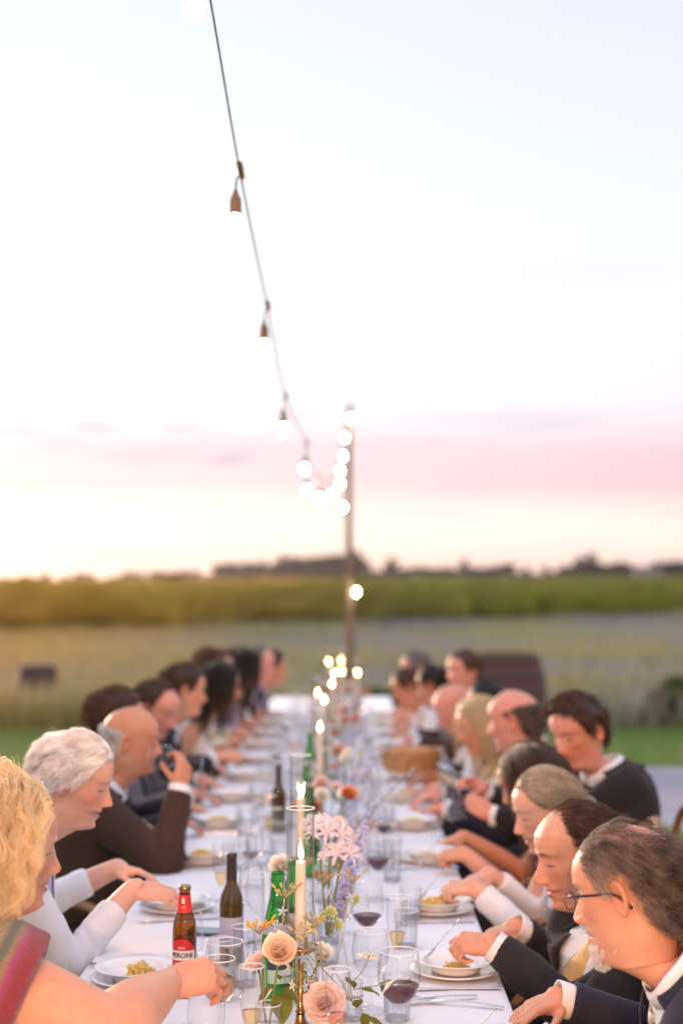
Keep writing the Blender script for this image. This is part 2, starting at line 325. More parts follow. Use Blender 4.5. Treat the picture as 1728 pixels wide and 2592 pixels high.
# distant trees on the skyline, each its own thing
M_bark = mat('dark_bark', (.06, .045, .04), .9, bump=.4, bscale=12)
M_crown = leafy('dusk_foliage', (.030, .018, .020), (.05, .030, .030), .5)
def tree_proto(seed, wide, flat):
    r = np.random.default_rng(seed); root = empty('skyline_tree', (0, 0, -50))
    t = MB(); t.tube([(0, 0, -.5), (.1, 0, 1.2), (.05, .1, 2.6), (.2, .1, 4.2)], [.32, .26, .2, .1], 8)
    for a in range(5):
        an = a * 1.3 + r.uniform(0, .5); t.tube([(.1, .05, 1.6 + a * .25), (math.cos(an) * wide * .3, math.sin(an) * wide * .3, 2.6 + a * .3), (math.cos(an) * wide * .6, math.sin(an) * wide * .6, 3.3 + a * .3)], [.13, .09, .04], 6)
    t.build('trunk', M_bark, root)
    m = MB(); cl = []
    for q in range(40):
        a = r.uniform(0, 6.28); rr = wide * math.sqrt(r.uniform(0, 1)) * .85; z = .6 + (flat + 2.1) * (1 - (rr / wide) ** 2.4) * r.uniform(.12, 1.0) + r.uniform(-.3, .3)
        cl.append((math.cos(a) * rr, math.sin(a) * rr, z, r.uniform(.5, 1.0)))
    for (x, y_, z, s) in cl:
        nl = 40; d = r.normal(size=(nl, 3)); d /= np.linalg.norm(d, axis=1)[:, None]; c = np.array((x, y_, z)) + d * s * np.array((1.25, 1.25, .75)) * r.uniform(.5, 1.05, (nl, 1))
        u = r.normal(size=(nl, 3)); u /= np.linalg.norm(u, axis=1)[:, None]; v = np.cross(u, d) + 1e-6; v /= np.linalg.norm(v, axis=1)[:, None]; e = r.uniform(.18, .4, nl)[:, None]
        V = np.stack([c - u * e, c + v * e * .8, c + u * e, c - v * e * .8], 1).reshape(-1, 3); m.add(V, [(4 * k, 4 * k + 1, 4 * k + 2, 4 * k + 3) for k in range(nl)])
        m.ball((x, y_, z), (s * .95, s * .95, s * .6), 8, 6)
    m.build('crown', M_crown, root, smooth=False); return root
protos = [tree_proto(1, 3.4, 2.6), tree_proto(2, 2.6, 3.4), tree_proto(3, 4.2, 2.0)]
# skyline heights: pixel column -> crown top above the vineyard edge (metres are at 470 m)
sky_spec = [(15, 14, 0, 1), (118, 24, 1, .9), (205, 24, 2, .9), (232, 20, 0, .8), (330, 26, 2, 1), (355, 22, 0, .9), (400, 27, 2, 1), (437, 25, 0, .9), (470, 28, 2, 1), (500, 22, 1, .8), (62, 12, 0, .9), (168, 14, 1, .9), (285, 13, 0, 1), (520, 15, 2, .9),
            (570, 46, 0, 1), (600, 48, 2, 1), (640, 47, 0, 1), (668, 42, 1, .9), (715, 52, 1, 1), (745, 60, 0, 1.1), (785, 60, 2, 1.1), (830, 63, 0, 1.1), (868, 66, 2, 1.1), (905, 60, 1, 1), (690, 24, 2, 1),
            (935, 26, 2, 1), (992, 46, 1, 1.1), (1020, 30, 0, .9), (1062, 34, 2, 1), (1085, 30, 0, 1), (1125, 32, 2, .9), (1172, 42, 1, 1), (1205, 32, 2, 1), (1240, 34, 0, 1), (1283, 40, 0, 1), (1330, 26, 1, .8), (1380, 28, 1, .8), (1300, 18, 2, 1), (1405, 18, 0, .9),
            (1430, 34, 0, 1), (1465, 46, 1, 1), (1492, 54, 1, 1.15), (1520, 38, 0, 1), (1565, 42, 0, 1.1), (1600, 34, 2, 1), (1640, 26, 0, .9), (1672, 44, 2, 1), (1712, 46, 0, 1), (1745, 42, 2, 1), (1545, 30, 2, 1), (1350, 14, 2, 1), (960, 22, 0, 1), (1150, 24, 0, 1)]
zone_n = [0] * 4; ORD = ['first', 'second', 'third', 'fourth', 'fifth', 'sixth', 'seventh', 'eighth', 'ninth', 'tenth', 'eleventh', 'twelfth', 'thirteenth', 'fourteenth', 'fifteenth', 'sixteenth', 'seventeenth']
side_names = ['round-crowned', 'tall', 'flat-topped']
used = [False] * 3
for i, (pxx, hpx, kd, ws) in enumerate(sorted(sky_spec)):
    d = 455 + (i * 37) % 40; x = (pxx - 880) * d / 3600; h = (hpx * 1.18 + 13) * d / 3600
    o = protos[kd] if not used[kd] else copy_tree(protos[kd]); used[kd] = True
    o.location = (x, d, float(terrain_z(x, d))); s = h / (5.6 if kd == 0 else 6.1 if kd == 1 else 4.9)
    wsc = max(s * .8, .8) * ws * (1.25 if 540 < pxx < 920 else 1.0); o.scale = (wsc, wsc, s); o.rotation_euler[2] = i * 1.7
    zone, zi = ('in the low gappy line at the far left', 0) if pxx < 530 else ('in the tall clump left of the pole', 1) if pxx < 920 else ('just right of the pole', 2) if pxx < 1300 else ('at the far right', 3)
    zone_n[zi] += 1; where = '%s %s' % (ORD[zone_n[zi] - 1], zone)
    props(o, 'dark %s skyline tree, %s' % (side_names[kd], where), 'tree', 'dark trees along the skyline')
# small far house among the trees
hb = empty('far_house', (95, 452, float(terrain_z(95, 452))), .2, 'tiny pale house low among the dark trees at the right of the skyline', 'house')
M_hw = mat('far_render', (.34, .30, .34), .9); M_hr = mat('far_roof', (.16, .12, .13), .9)
MB().box((-4, -3, -1), (4, 3, 2.4)).build('wall', M_hw, hb, smooth=False)
MB().add([(-4.4, -3.4, 2.4), (4.4, -3.4, 2.4), (4.4, 3.4, 2.4), (-4.4, 3.4, 2.4), (-4.4, 0, 4.0), (4.4, 0, 4.0)], [(0, 1, 5, 4), (2, 3, 4, 5), (1, 2, 5), (3, 0, 4), (0, 3, 2, 1)]).build('roof', M_hr, hb, smooth=False)

# low things out on the grass: wooden tubs, wine barrel, shrubs, stone block
M_oak = mat('weathered_oak', (.115, .046, .036), .75, var=.3, vscale=5, stretch=(14, 14, 1), bump=.4, bscale=20); M_iron = mat('barrel_hoop', (.10, .085, .085), .5, metal=.7)
def barrel(name, loc, rmid, rend, h, label, cat):
    o = empty(name, loc, .3, label, cat); ns = 20; zz = np.linspace(0, h, 9)
    rr = rend + (rmid - rend) * (1 - (2 * zz / h - 1) ** 2); me = None
    for k in range(ns):
        if me is None:
            g = []; da = math.pi / ns * .985
            for r_s in (0, -.025):
                for z, q in zip(zz, rr): g += [((q + r_s) * math.sin(-da), (q + r_s) * math.cos(da), z), ((q + r_s + (.002 if r_s == 0 else 0)), 0, z)]
            P = np.array([[[(q + dr) * math.cos(a), (q + dr) * math.sin(a), z] for (a, dr) in ((-da, 0), (0, .003), (da, 0), (da, -.03), (-da, -.03))] for z, q in zip(zz, rr)])
            mb = MB().grid(P, closed_v=True); mb.f.append((4, 3, 2, 1, 0)); mb.m.append(0); k0 = 8 * 5; mb.f.append(tuple(k0 + j for j in range(5))); mb.m.append(0); me = mb.mesh('stave', M_oak, smooth=False)
        st = link(bpy.data.objects.new('stave', me), o); st.rotation_euler[2] = k * 2 * math.pi / ns
    for z in (.06, .22, .36, .64, .78, .94):
        q = rend + (rmid - rend) * (1 - (2 * z - 1) ** 2); MB().lathe([(q + .002, z * h - .02), (q + .008, z * h - .02), (q + .008, z * h + .02), (q + .002, z * h + .02)], 32).build('hoop', M_iron, o)
    MB().lathe([(.0, h - .03), (rend - .03, h - .03)], 32).build('lid', M_oak, o); return o
barrel('wine_barrel', (1.64, 14.9, 0), .43, .34, 1.0, 'big dark wooden wine barrel standing behind the right row of guests', 'barrel')
barrel('wooden_tub', (-4.25, 19.6, 0), .26, .24, .62, 'small brown wooden tub standing alone in the meadow on the left', 'tub')
barrel('wooden_tub', (3.78, 17.6, 0), .17, .15, .42, 'small brown wooden tub at the edge of the lawn on the right', 'tub')
M_shrub = leafy('shrub_leaf', (.05, .075, .016), (.09, .115, .03), 9)
def shrub(loc, s, n, label, seed):
    r = np.random.default_rng(seed); o = empty('shrub', loc, 0, label, 'shrub'); st = MB()
    for k in range(6):
        a = k * 1.05; st.tube([(0, 0, 0), (math.cos(a) * s * .2, math.sin(a) * s * .2, s * .4), (math.cos(a) * s * .45, math.sin(a) * s * .45, s * .75)], [.02, .014, .006], 5)
    st.build('stem', M_bark, o); d = r.normal(size=(n, 3)); d /= np.linalg.norm(d, axis=1)[:, None]; c = d * r.uniform(.3, 1, (n, 1)) ** .5 * np.array((s * .62, s * .62, s * .45)) + np.array((0, 0, s * .55))
    u = r.normal(size=(n, 3)); u /= np.linalg.norm(u, axis=1)[:, None]; v = np.cross(u, d) + 1e-6; v /= np.linalg.norm(v, axis=1)[:, None]; e = r.uniform(.03, .06, n)[:, None]
    V = np.stack([c - u * e, c + v * e * .6, c + u * e, c - v * e * .6], 1).reshape(-1, 3); MB().add(V, [(4 * k, 4 * k + 1, 4 * k + 2, 4 * k + 3) for k in range(n)]).build('foliage', M_shrub, o, smooth=False)
shrub((.36, 17.2, 0), .5, 700, 'low dark green shrub beyond the end of the table by the pole', 21)
shrub((4.2, 17.9, 0), .62, 900, 'green shrub beside the wooden tub at the right edge', 22)
M_stone = mat('rough_stone', (.26, .22, .23), .9, var=.2, vscale=9, bump=.8, bscale=14)
sb = MB().box((-.28, -.2, 0), (.28, .2, .2)).build('stone_block', M_stone, smooth=False, loc=(3.55, 13.75, -.01)); sb.rotation_euler[2] = .25
bv = sb.modifiers.new('edge', 'BEVEL'); bv.width = .03; bv.segments = 2
props(sb, 'low grey stone block at the far edge of the gravel on the right', 'stone')
# ================================================================== TABLE
TZ = .75; TX0, TX1 = -.637, .36; TY0, TY1 = 1.55, 12.3; TC = (TX0 + TX1) / 2
M_cloth = mat('white_linen', (.86, .83, .85), .85, spec=.2, bump=.12, bscale=900, sheen=.1)
M_wood = mat('table_wood', (.22, .13, .07), .6, var=.25, vscale=6, stretch=(2, 12, 12))
tb = empty('banquet_table', (TC, 6.4, 0), 0, 'very long narrow banquet table running away from the camera under white linen', 'table')
hl = (TY1 - TY0) / 2; hw = (TX1 - TX0) / 2
MB().box((-hw + .02, -hl + .02, .70), (hw - .02, hl - .02, .742)).build('table_top', M_wood, tb, smooth=False)
for yy in np.linspace(-hl + .4, hl - .4, 6):
    for sx in (-1, 1):
        MB().box((sx * .36 - .03, yy - .03, 0), (sx * .36 + .03, yy + .03, .70)).build('leg', M_wood, tb, smooth=False)
# cloth: a sheet with rounded edges falling in soft folds, laid in one piece
def cloth():
    m, n = 46, 440; y = np.linspace(TY0 - .004, TY1 + .004, n); prof = []
    drop = .30
    s = np.concatenate([np.linspace(0, 1, 13)[:-1], 1 + np.linspace(0, 1, 61)[:-1], 2 + np.linspace(0, 1, 13)])
    P = np.zeros((len(s), n, 3))
    for i, t in enumerate(s):
        if t < 1: x = TX0 - .008 - .012 * (1 - t); z = TZ - .004 - drop * (1 - t); fold = (1 - t)
        elif t <= 2: x = TX0 + (TX1 - TX0) * (t - 1); z = TZ; fold = 0
        else: x = TX1 + .008 + .012 * (t - 2); z = TZ - .004 - drop * (t - 2); fold = t - 2
        sgn = -1 if t < 1 else 1
        wob = np.sin(y * 9 + 2 * np.sin(y * 2.3)) * .014 + np.sin(y * 23 + sgn) * .005
        P[i, :, 0] = x + sgn * np.maximum(wob, -.006) * fold; P[i, :, 1] = y; P[i, :, 2] = z
        if 1 <= t <= 2:
            e = (t - 1) * (2 - t) * 4
            P[i, :, 2] += (.0006 * np.sin(y * 31 + 6 * t) + .0008 * np.sin(y * 7.7 - 9 * t)) * e
            cr = ((y - TY0) % 2.4) - 1.2; P[i, :, 2] += .0030 * np.exp(-(cr / .012) ** 2) * e + .0026 * np.exp(-((t - 1.5) / .012) ** 2) + .0016 * np.sin(y * 3.1 + 4 * t) * np.sin(17 * t + y) * e
    mb = MB().grid(P, flip=True)
    for ye, sg in ((TY0, -1), (TY1, 1)):
        x = np.linspace(TX0, TX1, 24); Q = np.zeros((9, 24, 3))
        for k in range(9): f = k / 8; Q[k, :, 0] = x; Q[k, :, 1] = ye + sg * (.006 + .012 * f + np.maximum(np.sin(x * 14) * .014, -.004) * f); Q[k, :, 2] = TZ - .3 * f
        mb.grid(Q, flip=sg > 0)
    return mb
props(cloth().build('tablecloth', M_cloth), 'long white linen tablecloth covering the banquet table', 'tablecloth')
# ================================================================== PEOPLE
DG = None
def bake(mb_or_mesh, mods, name='tmp'):
    """run modifiers on a mesh and return the resulting mesh data"""
    me = mb_or_mesh.mesh(name, []) if isinstance(mb_or_mesh, MB) else mb_or_mesh
    o = bpy.data.objects.new(name, me); COL.objects.link(o)
    for ty, kw in mods:
        m = o.modifiers.new(ty, ty)
        for k, v in kw.items(): setattr(m, k, v)
    dg = bpy.context.evaluated_depsgraph_get(); dg.update()
    out = bpy.data.meshes.new_from_object(o.evaluated_get(dg), depsgraph=dg)
    bpy.data.objects.remove(o); bpy.data.meshes.remove(me); return out
def co_of(me):
    a = np.empty(len(me.vertices) * 3); me.vertices.foreach_get('co', a); return a.reshape(-1, 3)
def set_co(me, a): me.vertices.foreach_set('co', np.asarray(a, float).ravel()); me.update()
def no_of(me):
    a = np.empty(len(me.vertices) * 3, dtype=np.float32); me.vertex_normals.foreach_get('vector', a); return a.reshape(-1, 3).astype(float)
def cut(me, kill):
    """drop the vertices marked in kill and even out the new edge"""
    b = bmesh.new(); b.from_mesh(me); b.verts.ensure_lookup_table(); bmesh.ops.delete(b, geom=[b.verts[i] for i in np.nonzero(kill)[0]], context='VERTS')
    for _ in range(2):
        ear = [v for v in b.verts if len(v.link_faces) <= 1]
        if ear: bmesh.ops.delete(b, geom=ear, context='VERTS')
    bd = [v for v in b.verts if v.is_boundary]; nbr = {v: [e.other_vert(v) for e in v.link_edges if e.is_boundary] for v in bd}
    for _ in range(14):
        new = {v: (v.co * .5 + (n[0].co + n[1].co) * .25) for v, n in nbr.items() if len(n) == 2}
        for v, c in new.items(): v.co = c
    b.to_mesh(me); b.free(); me.update()
def outward(me):
    b = bmesh.new(); b.from_mesh(me); bmesh.ops.recalc_face_normals(b, faces=b.faces); b.to_mesh(me); b.free(); me.update(); return me
def smooth_shade(me): me.polygons.foreach_set('use_smooth', [True] * len(me.polygons)); me.update()
def paint(me, rgb):
    a = me.color_attributes.new('tint', 'FLOAT_COLOR', 'POINT'); c = np.ones((len(me.vertices), 4), np.float32); c[:, :3] = rgb; a.data.foreach_set('color', c.ravel())
def skin_mat(name, sss):
    m, nt, b, N, L = new_mat(name); at = N('ShaderNodeAttribute'); at.attribute_name = 'tint'
    tc = N('ShaderNodeTexCoord'); nz = N('ShaderNodeTexNoise'); L(tc.outputs['Object'], nz.inputs[0]); nz.inputs['Scale'].default_value = 55; nz.inputs['Detail'].default_value = 5
    mr = N('ShaderNodeMapRange'); L(nz.outputs[0], mr.inputs[0]); mr.inputs[1].default_value = .3; mr.inputs[2].default_value = .7; mr.inputs[3].default_value = .0; mr.inputs[4].default_value = .35
    mx = N('ShaderNodeMix'); mx.data_type = 'RGBA'; mx.blend_type = 'MULTIPLY'; L(mr.outputs[0], mx.inputs[0]); L(at.outputs['Color'], mx.inputs[6]); mx.inputs[7].default_value = (1.0, .72, .66, 1)
    nb_ = N('ShaderNodeTexNoise'); L(tc.outputs['Object'], nb_.inputs[0]); nb_.inputs['Scale'].default_value = 17; nb_.inputs['Detail'].default_value = 6; nb_.inputs['Roughness'].default_value = .65; mb_ = N('ShaderNodeMapRange'); L(nb_.outputs[0], mb_.inputs[0]); mb_.inputs[1].default_value = .38; mb_.inputs[2].default_value = .68; mb_.inputs[4].default_value = .42
    my = N('ShaderNodeMix'); my.data_type = 'RGBA'; my.blend_type = 'MULTIPLY'; L(mb_.outputs[0], my.inputs[0]); L(mx.outputs[2], my.inputs[6]); my.inputs[7].default_value = (.96, .66, .60, 1); mx = my
    L(mx.outputs[2], b.inputs['Base Color']); b.inputs['Roughness'].default_value = .46; b.inputs['Specular IOR Level'].default_value = .35
    if sss: b.inputs['Subsurface Weight'].default_value = sss; b.inputs['Subsurface Radius'].default_value = (1, .32, .18); b.inputs['Subsurface Scale'].default_value = .006
    n2 = N('ShaderNodeTexNoise'); L(tc.outputs['Object'], n2.inputs[0]); n2.inputs['Scale'].default_value = 420; n2.inputs['Detail'].default_value = 3
    bp = N('ShaderNodeBump'); L(n2.outputs[0], bp.inputs['Height']); bp.inputs['Strength'].default_value = .35; bp.inputs['Distance'].default_value = .0012; L(bp.outputs[0], b.inputs['Normal'])
    return m
M_skin = skin_mat('skin', .12); M_skin_far = skin_mat('skin_plain', 0)
_hair_mats = {}
def hair_mat(col, var=.35):
    k = tuple(col)
    if k in _hair_mats: return _hair_mats[k]
    m, nt, b, N, L = new_mat('hair'); hi = N('ShaderNodeHairInfo'); mr = N('ShaderNodeMapRange'); L(hi.outputs['Random'], mr.inputs[0]); mr.inputs[3].default_value = 1 - var; mr.inputs[4].default_value = 1 + var
    sa = N('ShaderNodeAttribute'); sa.attribute_name = 'shade'; m1 = N('ShaderNodeMath'); m1.operation = 'MULTIPLY_ADD'; L(sa.outputs['Fac'], m1.inputs[0]); L(mr.outputs[0], m1.inputs[1]); L(mr.outputs[0], m1.inputs[2])
    vm = N('ShaderNodeVectorMath'); vm.operation = 'SCALE'; vm.inputs[0].default_value = col; L(m1.outputs[0], vm.inputs['Scale']); L(vm.outputs[0], b.inputs['Base Color'])
    b.inputs['Roughness'].default_value = .42; b.inputs['Specular IOR Level'].default_value = .4; t = N('ShaderNodeBsdfTranslucent'); L(vm.outputs[0], t.inputs[0])
    ms = N('ShaderNodeMixShader'); ms.inputs[0].default_value = .22; L(b.outputs[0], ms.inputs[1]); L(t.outputs[0], ms.inputs[2]); L(ms.outputs[0], nt.nodes['Material Output'].inputs[0])
    _hair_mats[k] = m; return m

# ---------------------------------------------------------------- head
def ip(z, tab): return np.interp(z, [a for a, _ in tab], [b for _, b in tab])
HF = [(-.14, .030), (-.131, .040), (-.124, .062), (-.116, .080), (-.106, .088), (-.094, .084), (-.084, .087), (-.072, .087), (-.058, .091), (-.045, .090), (-.02, .088), (.0, .086), (.012, .0875), (.024, .092), (.045, .0915), (.062, .086), (.08, .071), (.094, .053), (.105, .033), (.112, .014), (.1155, 0)]
HB = [(-.14, .062), (-.115, .063), (-.09, .066), (-.06, .078), (-.03, .092), (0, .102), (.03, .106), (.055, .100), (.075, .086), (.09, .069), (.103, .045), (.111, .022), (.1155, 0)]
HWd = [(-.14, .054), (-.12, .056), (-.105, .058), (-.085, .061), (-.065, .064), (-.04, .068), (-.015, .0715), (.01, .0735), (.035, .0755), (.055, .0735), (.072, .067), (.088, .054), (.10, .039), (.108, .026), (.1125, .014), (.1155, 0)]
HN = [(-.14, 2.0), (-.12, 1.62), (-.105, 1.55), (-.085, 1.62), (-.05, 1.85), (0, 2.2), (.04, 2.35), (.08, 2.15), (.1155, 2.0)]
def sm(tab):
    z = np.linspace(-.14, .1155, 120); v = ip(z, tab); k = np.array([1, 2, 3, 2, 1]) / 9.; vv = np.convolve(np.pad(v, 2, 'edge'), k, 'valid'); vv[-3:] = v[-3:]; return list(zip(z, vv))
HB_s, HW_s, HN_s = sm(HB), sm(HWd), sm(HN)
def ga(x, c, s): return np.exp(-((x - c) / s) ** 2)
def head_xyz(th, z, P):
    """point of the head surface for angle th (0 = face) and height z, head space"""
    f = ip(z, HF); b = ip(z, HB_s); w = ip(z, HW_s) * P.get('wide', 1); n = ip(z, HN_s); c, s = np.cos(th), np.sin(th); fr = c >= 0
    jw = P.get('jowl', 0); w = w + jw * .006 * ga(z, -.085, .03)
    e = np.where(fr, 2 / n, .95); x = w * np.sign(s) * np.abs(s) ** np.where(fr, 2 / n, .93)
    y = np.where(fr, f * np.abs(c) ** e, -b * np.abs(c) ** e)
    m = np.clip(c, 0, 1) ** .6; ax = np.abs(x); N_ = P.get('nose', 1.0); d = 0
    npf = ip(z, [(-.056, 0), (-.0505, .004), (-.047, .013), (-.042, .0225), (-.036, .0245), (-.03, .022), (-.015, .0135), (.002, .0065), (.012, .004), (.028, 0)]) * N_
    nw = ip(z, [(-.056, .014), (-.045, .0135), (-.036, .012), (-.02, .0095), (.01, .0085), (.03, .014)])
    d = d + npf * np.exp(-(x / nw) ** 2 * .9) + .0085 * N_ * ga(ax, .0135, .0062) * ga(z, -.0425, .0075)
    d = d - .0105 * ga(ax, .030, .0155) * ga(z, .004, .0125) + .0066 * ga(ax, .0315, .0125) * ga(z, .0015, .0088) - .0022 * ga(ax, .031, .014) * ga(z, .0125, .0028) - .0018 * ga(ax, .031, .013) * ga(z, -.0075, .0022)
    d = d + .0042 * ga(ax, .027, .021) * ga(z, .0225, .0075) * P.get('brow', 1) + .0045 * ga(ax, .050, .018) * ga(z, -.024, .017) - .003 * ga(ax, .047, .014) * ga(z, -.058, .018)
    d = d + .0046 * ga(x, 0, .019) * ga(z, -.0628, .0058) - .0022 * ga(x, 0, .004) * ga(z, -.0585, .006) + .0058 * ga(x, 0, .0175) * ga(z, -.0772, .006) - .0055 * ga(x, 0, .025) * ga(z, -.0700, .0022) - .002 * ga(ax, .025, .006) * ga(z, -.070, .006)
    d = d + .003 * ga(x, 0, .017) * ga(z, -.106, .011) - .0025 * P.get('age', .3) * ga(ax, .026 + .35 * (-.05 - z), .0045) * ga(z, -.06, .02) - .002 * P.get('age', .3) * ga(ax, .027, .013) * ga(z, -.0155, .003)
    y = y + d * m
    return np.stack([x, y, z + 0 * th], -1)
ZL = [0, 35, 52, 64, 74, 84, 92, 104, 122, 150, 180]
HAIRLINE = {'std': [.078, .074, .058, .036, -.004, -.012, .026, .018, -.058, -.088, -.092], 'receding': [.096, .097, .093, .078, .050, .004, .026, .018, -.058, -.088, -.092],
            'fem': [.078, .073, .055, .034, .012, .004, .016, .0, -.06, -.09, -.095], 'deep': [.070, .066, .050, .028, -.002, -.008, -.015, -.03, -.07, -.09, -.095]}
def hair_mask(th, z, P):
    a = np.abs(np.degrees(th)); a = np.where(a > 180, 360 - a, a); zl = np.interp(a, ZL, HAIRLINE[P.get('line', 'std')]) + .0025 * np.sin(th * 37) + .002 * np.sin(th * 71 + 1)
    m = np.clip((z - zl) / .022, 0, 1); bald = P.get('bald')
    if bald is not None:      # bare crown: height above which the scalp shows, front to back
        zb = np.interp(a, [0, 60, 120, 180], bald); m = m * np.clip((zb - z) / P.get('baldw', .018), 0, 1)
    return m
def mix3(a, b, t): return a * (1 - t[:, None]) + np.array(b) * t[:, None]
def skin_colour(p, P):
    """albedo of the skin at head-space points (only where they lie on the head)"""
    x, y, z = p.T; ax = np.abs(x); c = np.tile(np.array(P['skin']), (len(p), 1)); fr = np.clip(y / .05, 0, 1) * (z > -.16) * (np.linalg.norm(p, axis=1) < .19)
    th = np.arctan2(x, y); on = (np.linalg.norm(p, axis=1) < .165).astype(float)
    bl = fr * (.55 * ga(ax, .045, .022) * ga(z, -.032, .022) + .6 * ga(x, 0, .018) * ga(z, -.038, .014)) * P.get('blush', 1) + on * .5 * ga(ax, .083, .012) * ga(z, -.01, .035)
    c = mix3(c, (P['skin'][0] * .92, P['skin'][1] * .62, P['skin'][2] * .58), np.clip(bl, 0, 1))
    lip = fr * ga(x, 0, .021) ** .5 * (ga(z, -.0645, .0042) + ga(z, -.0755, .0046)); c = mix3(c, P.get('lips', (.42, .17, .14)), np.clip(lip, 0, .85))
    c = mix3(c, (.20, .08, .07), np.clip(fr * ga(x, 0, .023) ** .6 * ga(z, -.0700, .0016), 0, .8))
    c = mix3(c, (.06, .035, .03), np.clip(fr * ga(ax, .031, .0125) * ga(z, -.0062 + .03 * (ax - .031) ** 2 / .01, .0019) * 1.5, 0, .92))
    bc = P.get('browc', P['hair']); c = mix3(c, bc, np.clip(fr * ga(ax, .031, .0155) ** .7 * ga(z, .0245 - 8 * (ax - .027) ** 2, .0042) * P.get('browd', .9), 0, .85))
    if P.get('eye'): c = mix3(c, (.62, .54, .48), np.clip(fr * ga(ax, .031, .0095) * ga(z, .0005, .0032) * 1.4, 0, .8)); c = mix3(c, (.05, .035, .03), np.clip(fr * ga(ax, .0315, .0042) * ga(z, .0008, .0036) * 1.6, 0, .95))
    if P.get('stubble'): c = mix3(c, P.get('stubc', (.30, .2, .16)), np.clip(fr * ga(z, -.09, .03) * P['stubble'] * (z < -.05), 0, .5))
    hm = hair_mask(th, z, P) * on * (1 if P.get('style') else 0); c = mix3(c, np.array(P['hair']) * .9 + np.array(P['skin']) * .1, np.clip(hm * P.get('scalp', .8), 0, 1))
    return c
def ear_mb(side, s=1.0):
    mb = MB(); nr, nt = 7, 22; t = np.arange(nt) / nt * 2 * math.pi; F = np.zeros((nr, nt, 3)); B = np.zeros((nr, nt, 3))
    for i in range(nr):
        r = (i + .25) / (nr - .75); lob = 1 - .22 * np.clip(-np.sin(t), 0, 1) * np.abs(np.cos(t)) ; u = .0185 * r * np.cos(t) * (1 - .28 * np.clip(-np.sin(t), 0, 1)); v = .0325 * r * np.sin(t)
        h = .0058 * ga(r, .86, .16) + .0035 * ga(r, .5, .12) * (np.sin(t) > -.3) - .003 * ga(r, .1, .3)
        F[i] = np.stack([h + .001, u, v], -1); B[i] = np.stack([np.full(nt, -.007 * (1 - r ** 4) - .001), u, v], -1)
    mb.grid(F, closed_v=True); n0 = nr * nt; mb.grid(B, closed_v=True, flip=True)
    mb.f.append(tuple(range(nt))[::-1]); mb.m.append(0); mb.f.append(tuple(n0 + i for i in range(nt))); mb.m.append(0)
    for j in range(nt): a = (nr - 1) * nt + j; b = (nr - 1) * nt + (j + 1) % nt; mb.f.append((a, a + n0, b + n0, b)); mb.m.append(0)
    V = np.concatenate(mb.v) * s; V[:, 1] -= .012
    M = Matrix.Rotation(R(24), 4, 'Z') @ Matrix.Rotation(R(-12), 4, 'X')
    V = xf(M, V); V[:, 0] *= side; V = V + np.array((side * .0725, -.004, -.012))
    if side < 0: mb.f = [q[::-1] for q in mb.f]
    mb.v = [V]; return mb

# ---------------------------------------------------------------- hand (wrist at origin, fingers along +Y, back of the hand +Z, right hand: thumb at -X)
POSES = {'relax': ([(18, 24, 14)] * 4, (18, 16), (-.62, .72, -.30)), 'grip': ([(38, 46, 28), (40, 48, 30), (42, 50, 30), (46, 50, 30)], (8, 22), (-.35, .62, -.72)),
         'fork': ([(48, 56, 30), (62, 74, 38), (68, 80, 40), (72, 82, 40)], (10, 30), (-.28, .80, -.55)), 'fist': ([(70, 85, 45)] * 4, (20, 40), (-.2, .75, -.62)), 'flat': ([(10, 12, 8)] * 4, (8, 8), (-.7, .65, -.2))}
def capsule(mb, path, rad, n=10):
    path = np.asarray(path, float); t0 = path[0] - path[1]; t0 /= np.linalg.norm(t0); t1 = path[-1] - path[-2]; t1 /= np.linalg.norm(t1); r0, r1 = rad[0], rad[-1]
    P = [path[0] + t0 * r0 * k for k in (.98, .75, .4)] + list(path) + [path[-1] + t1 * r1 * k for k in (.4, .75, .98)]; Rr = [r0 * .2, r0 * .66, r0 * .92] + list(rad) + [r1 * .92, r1 * .66, r1 * .2]
    mb.tube(P, Rr, n)
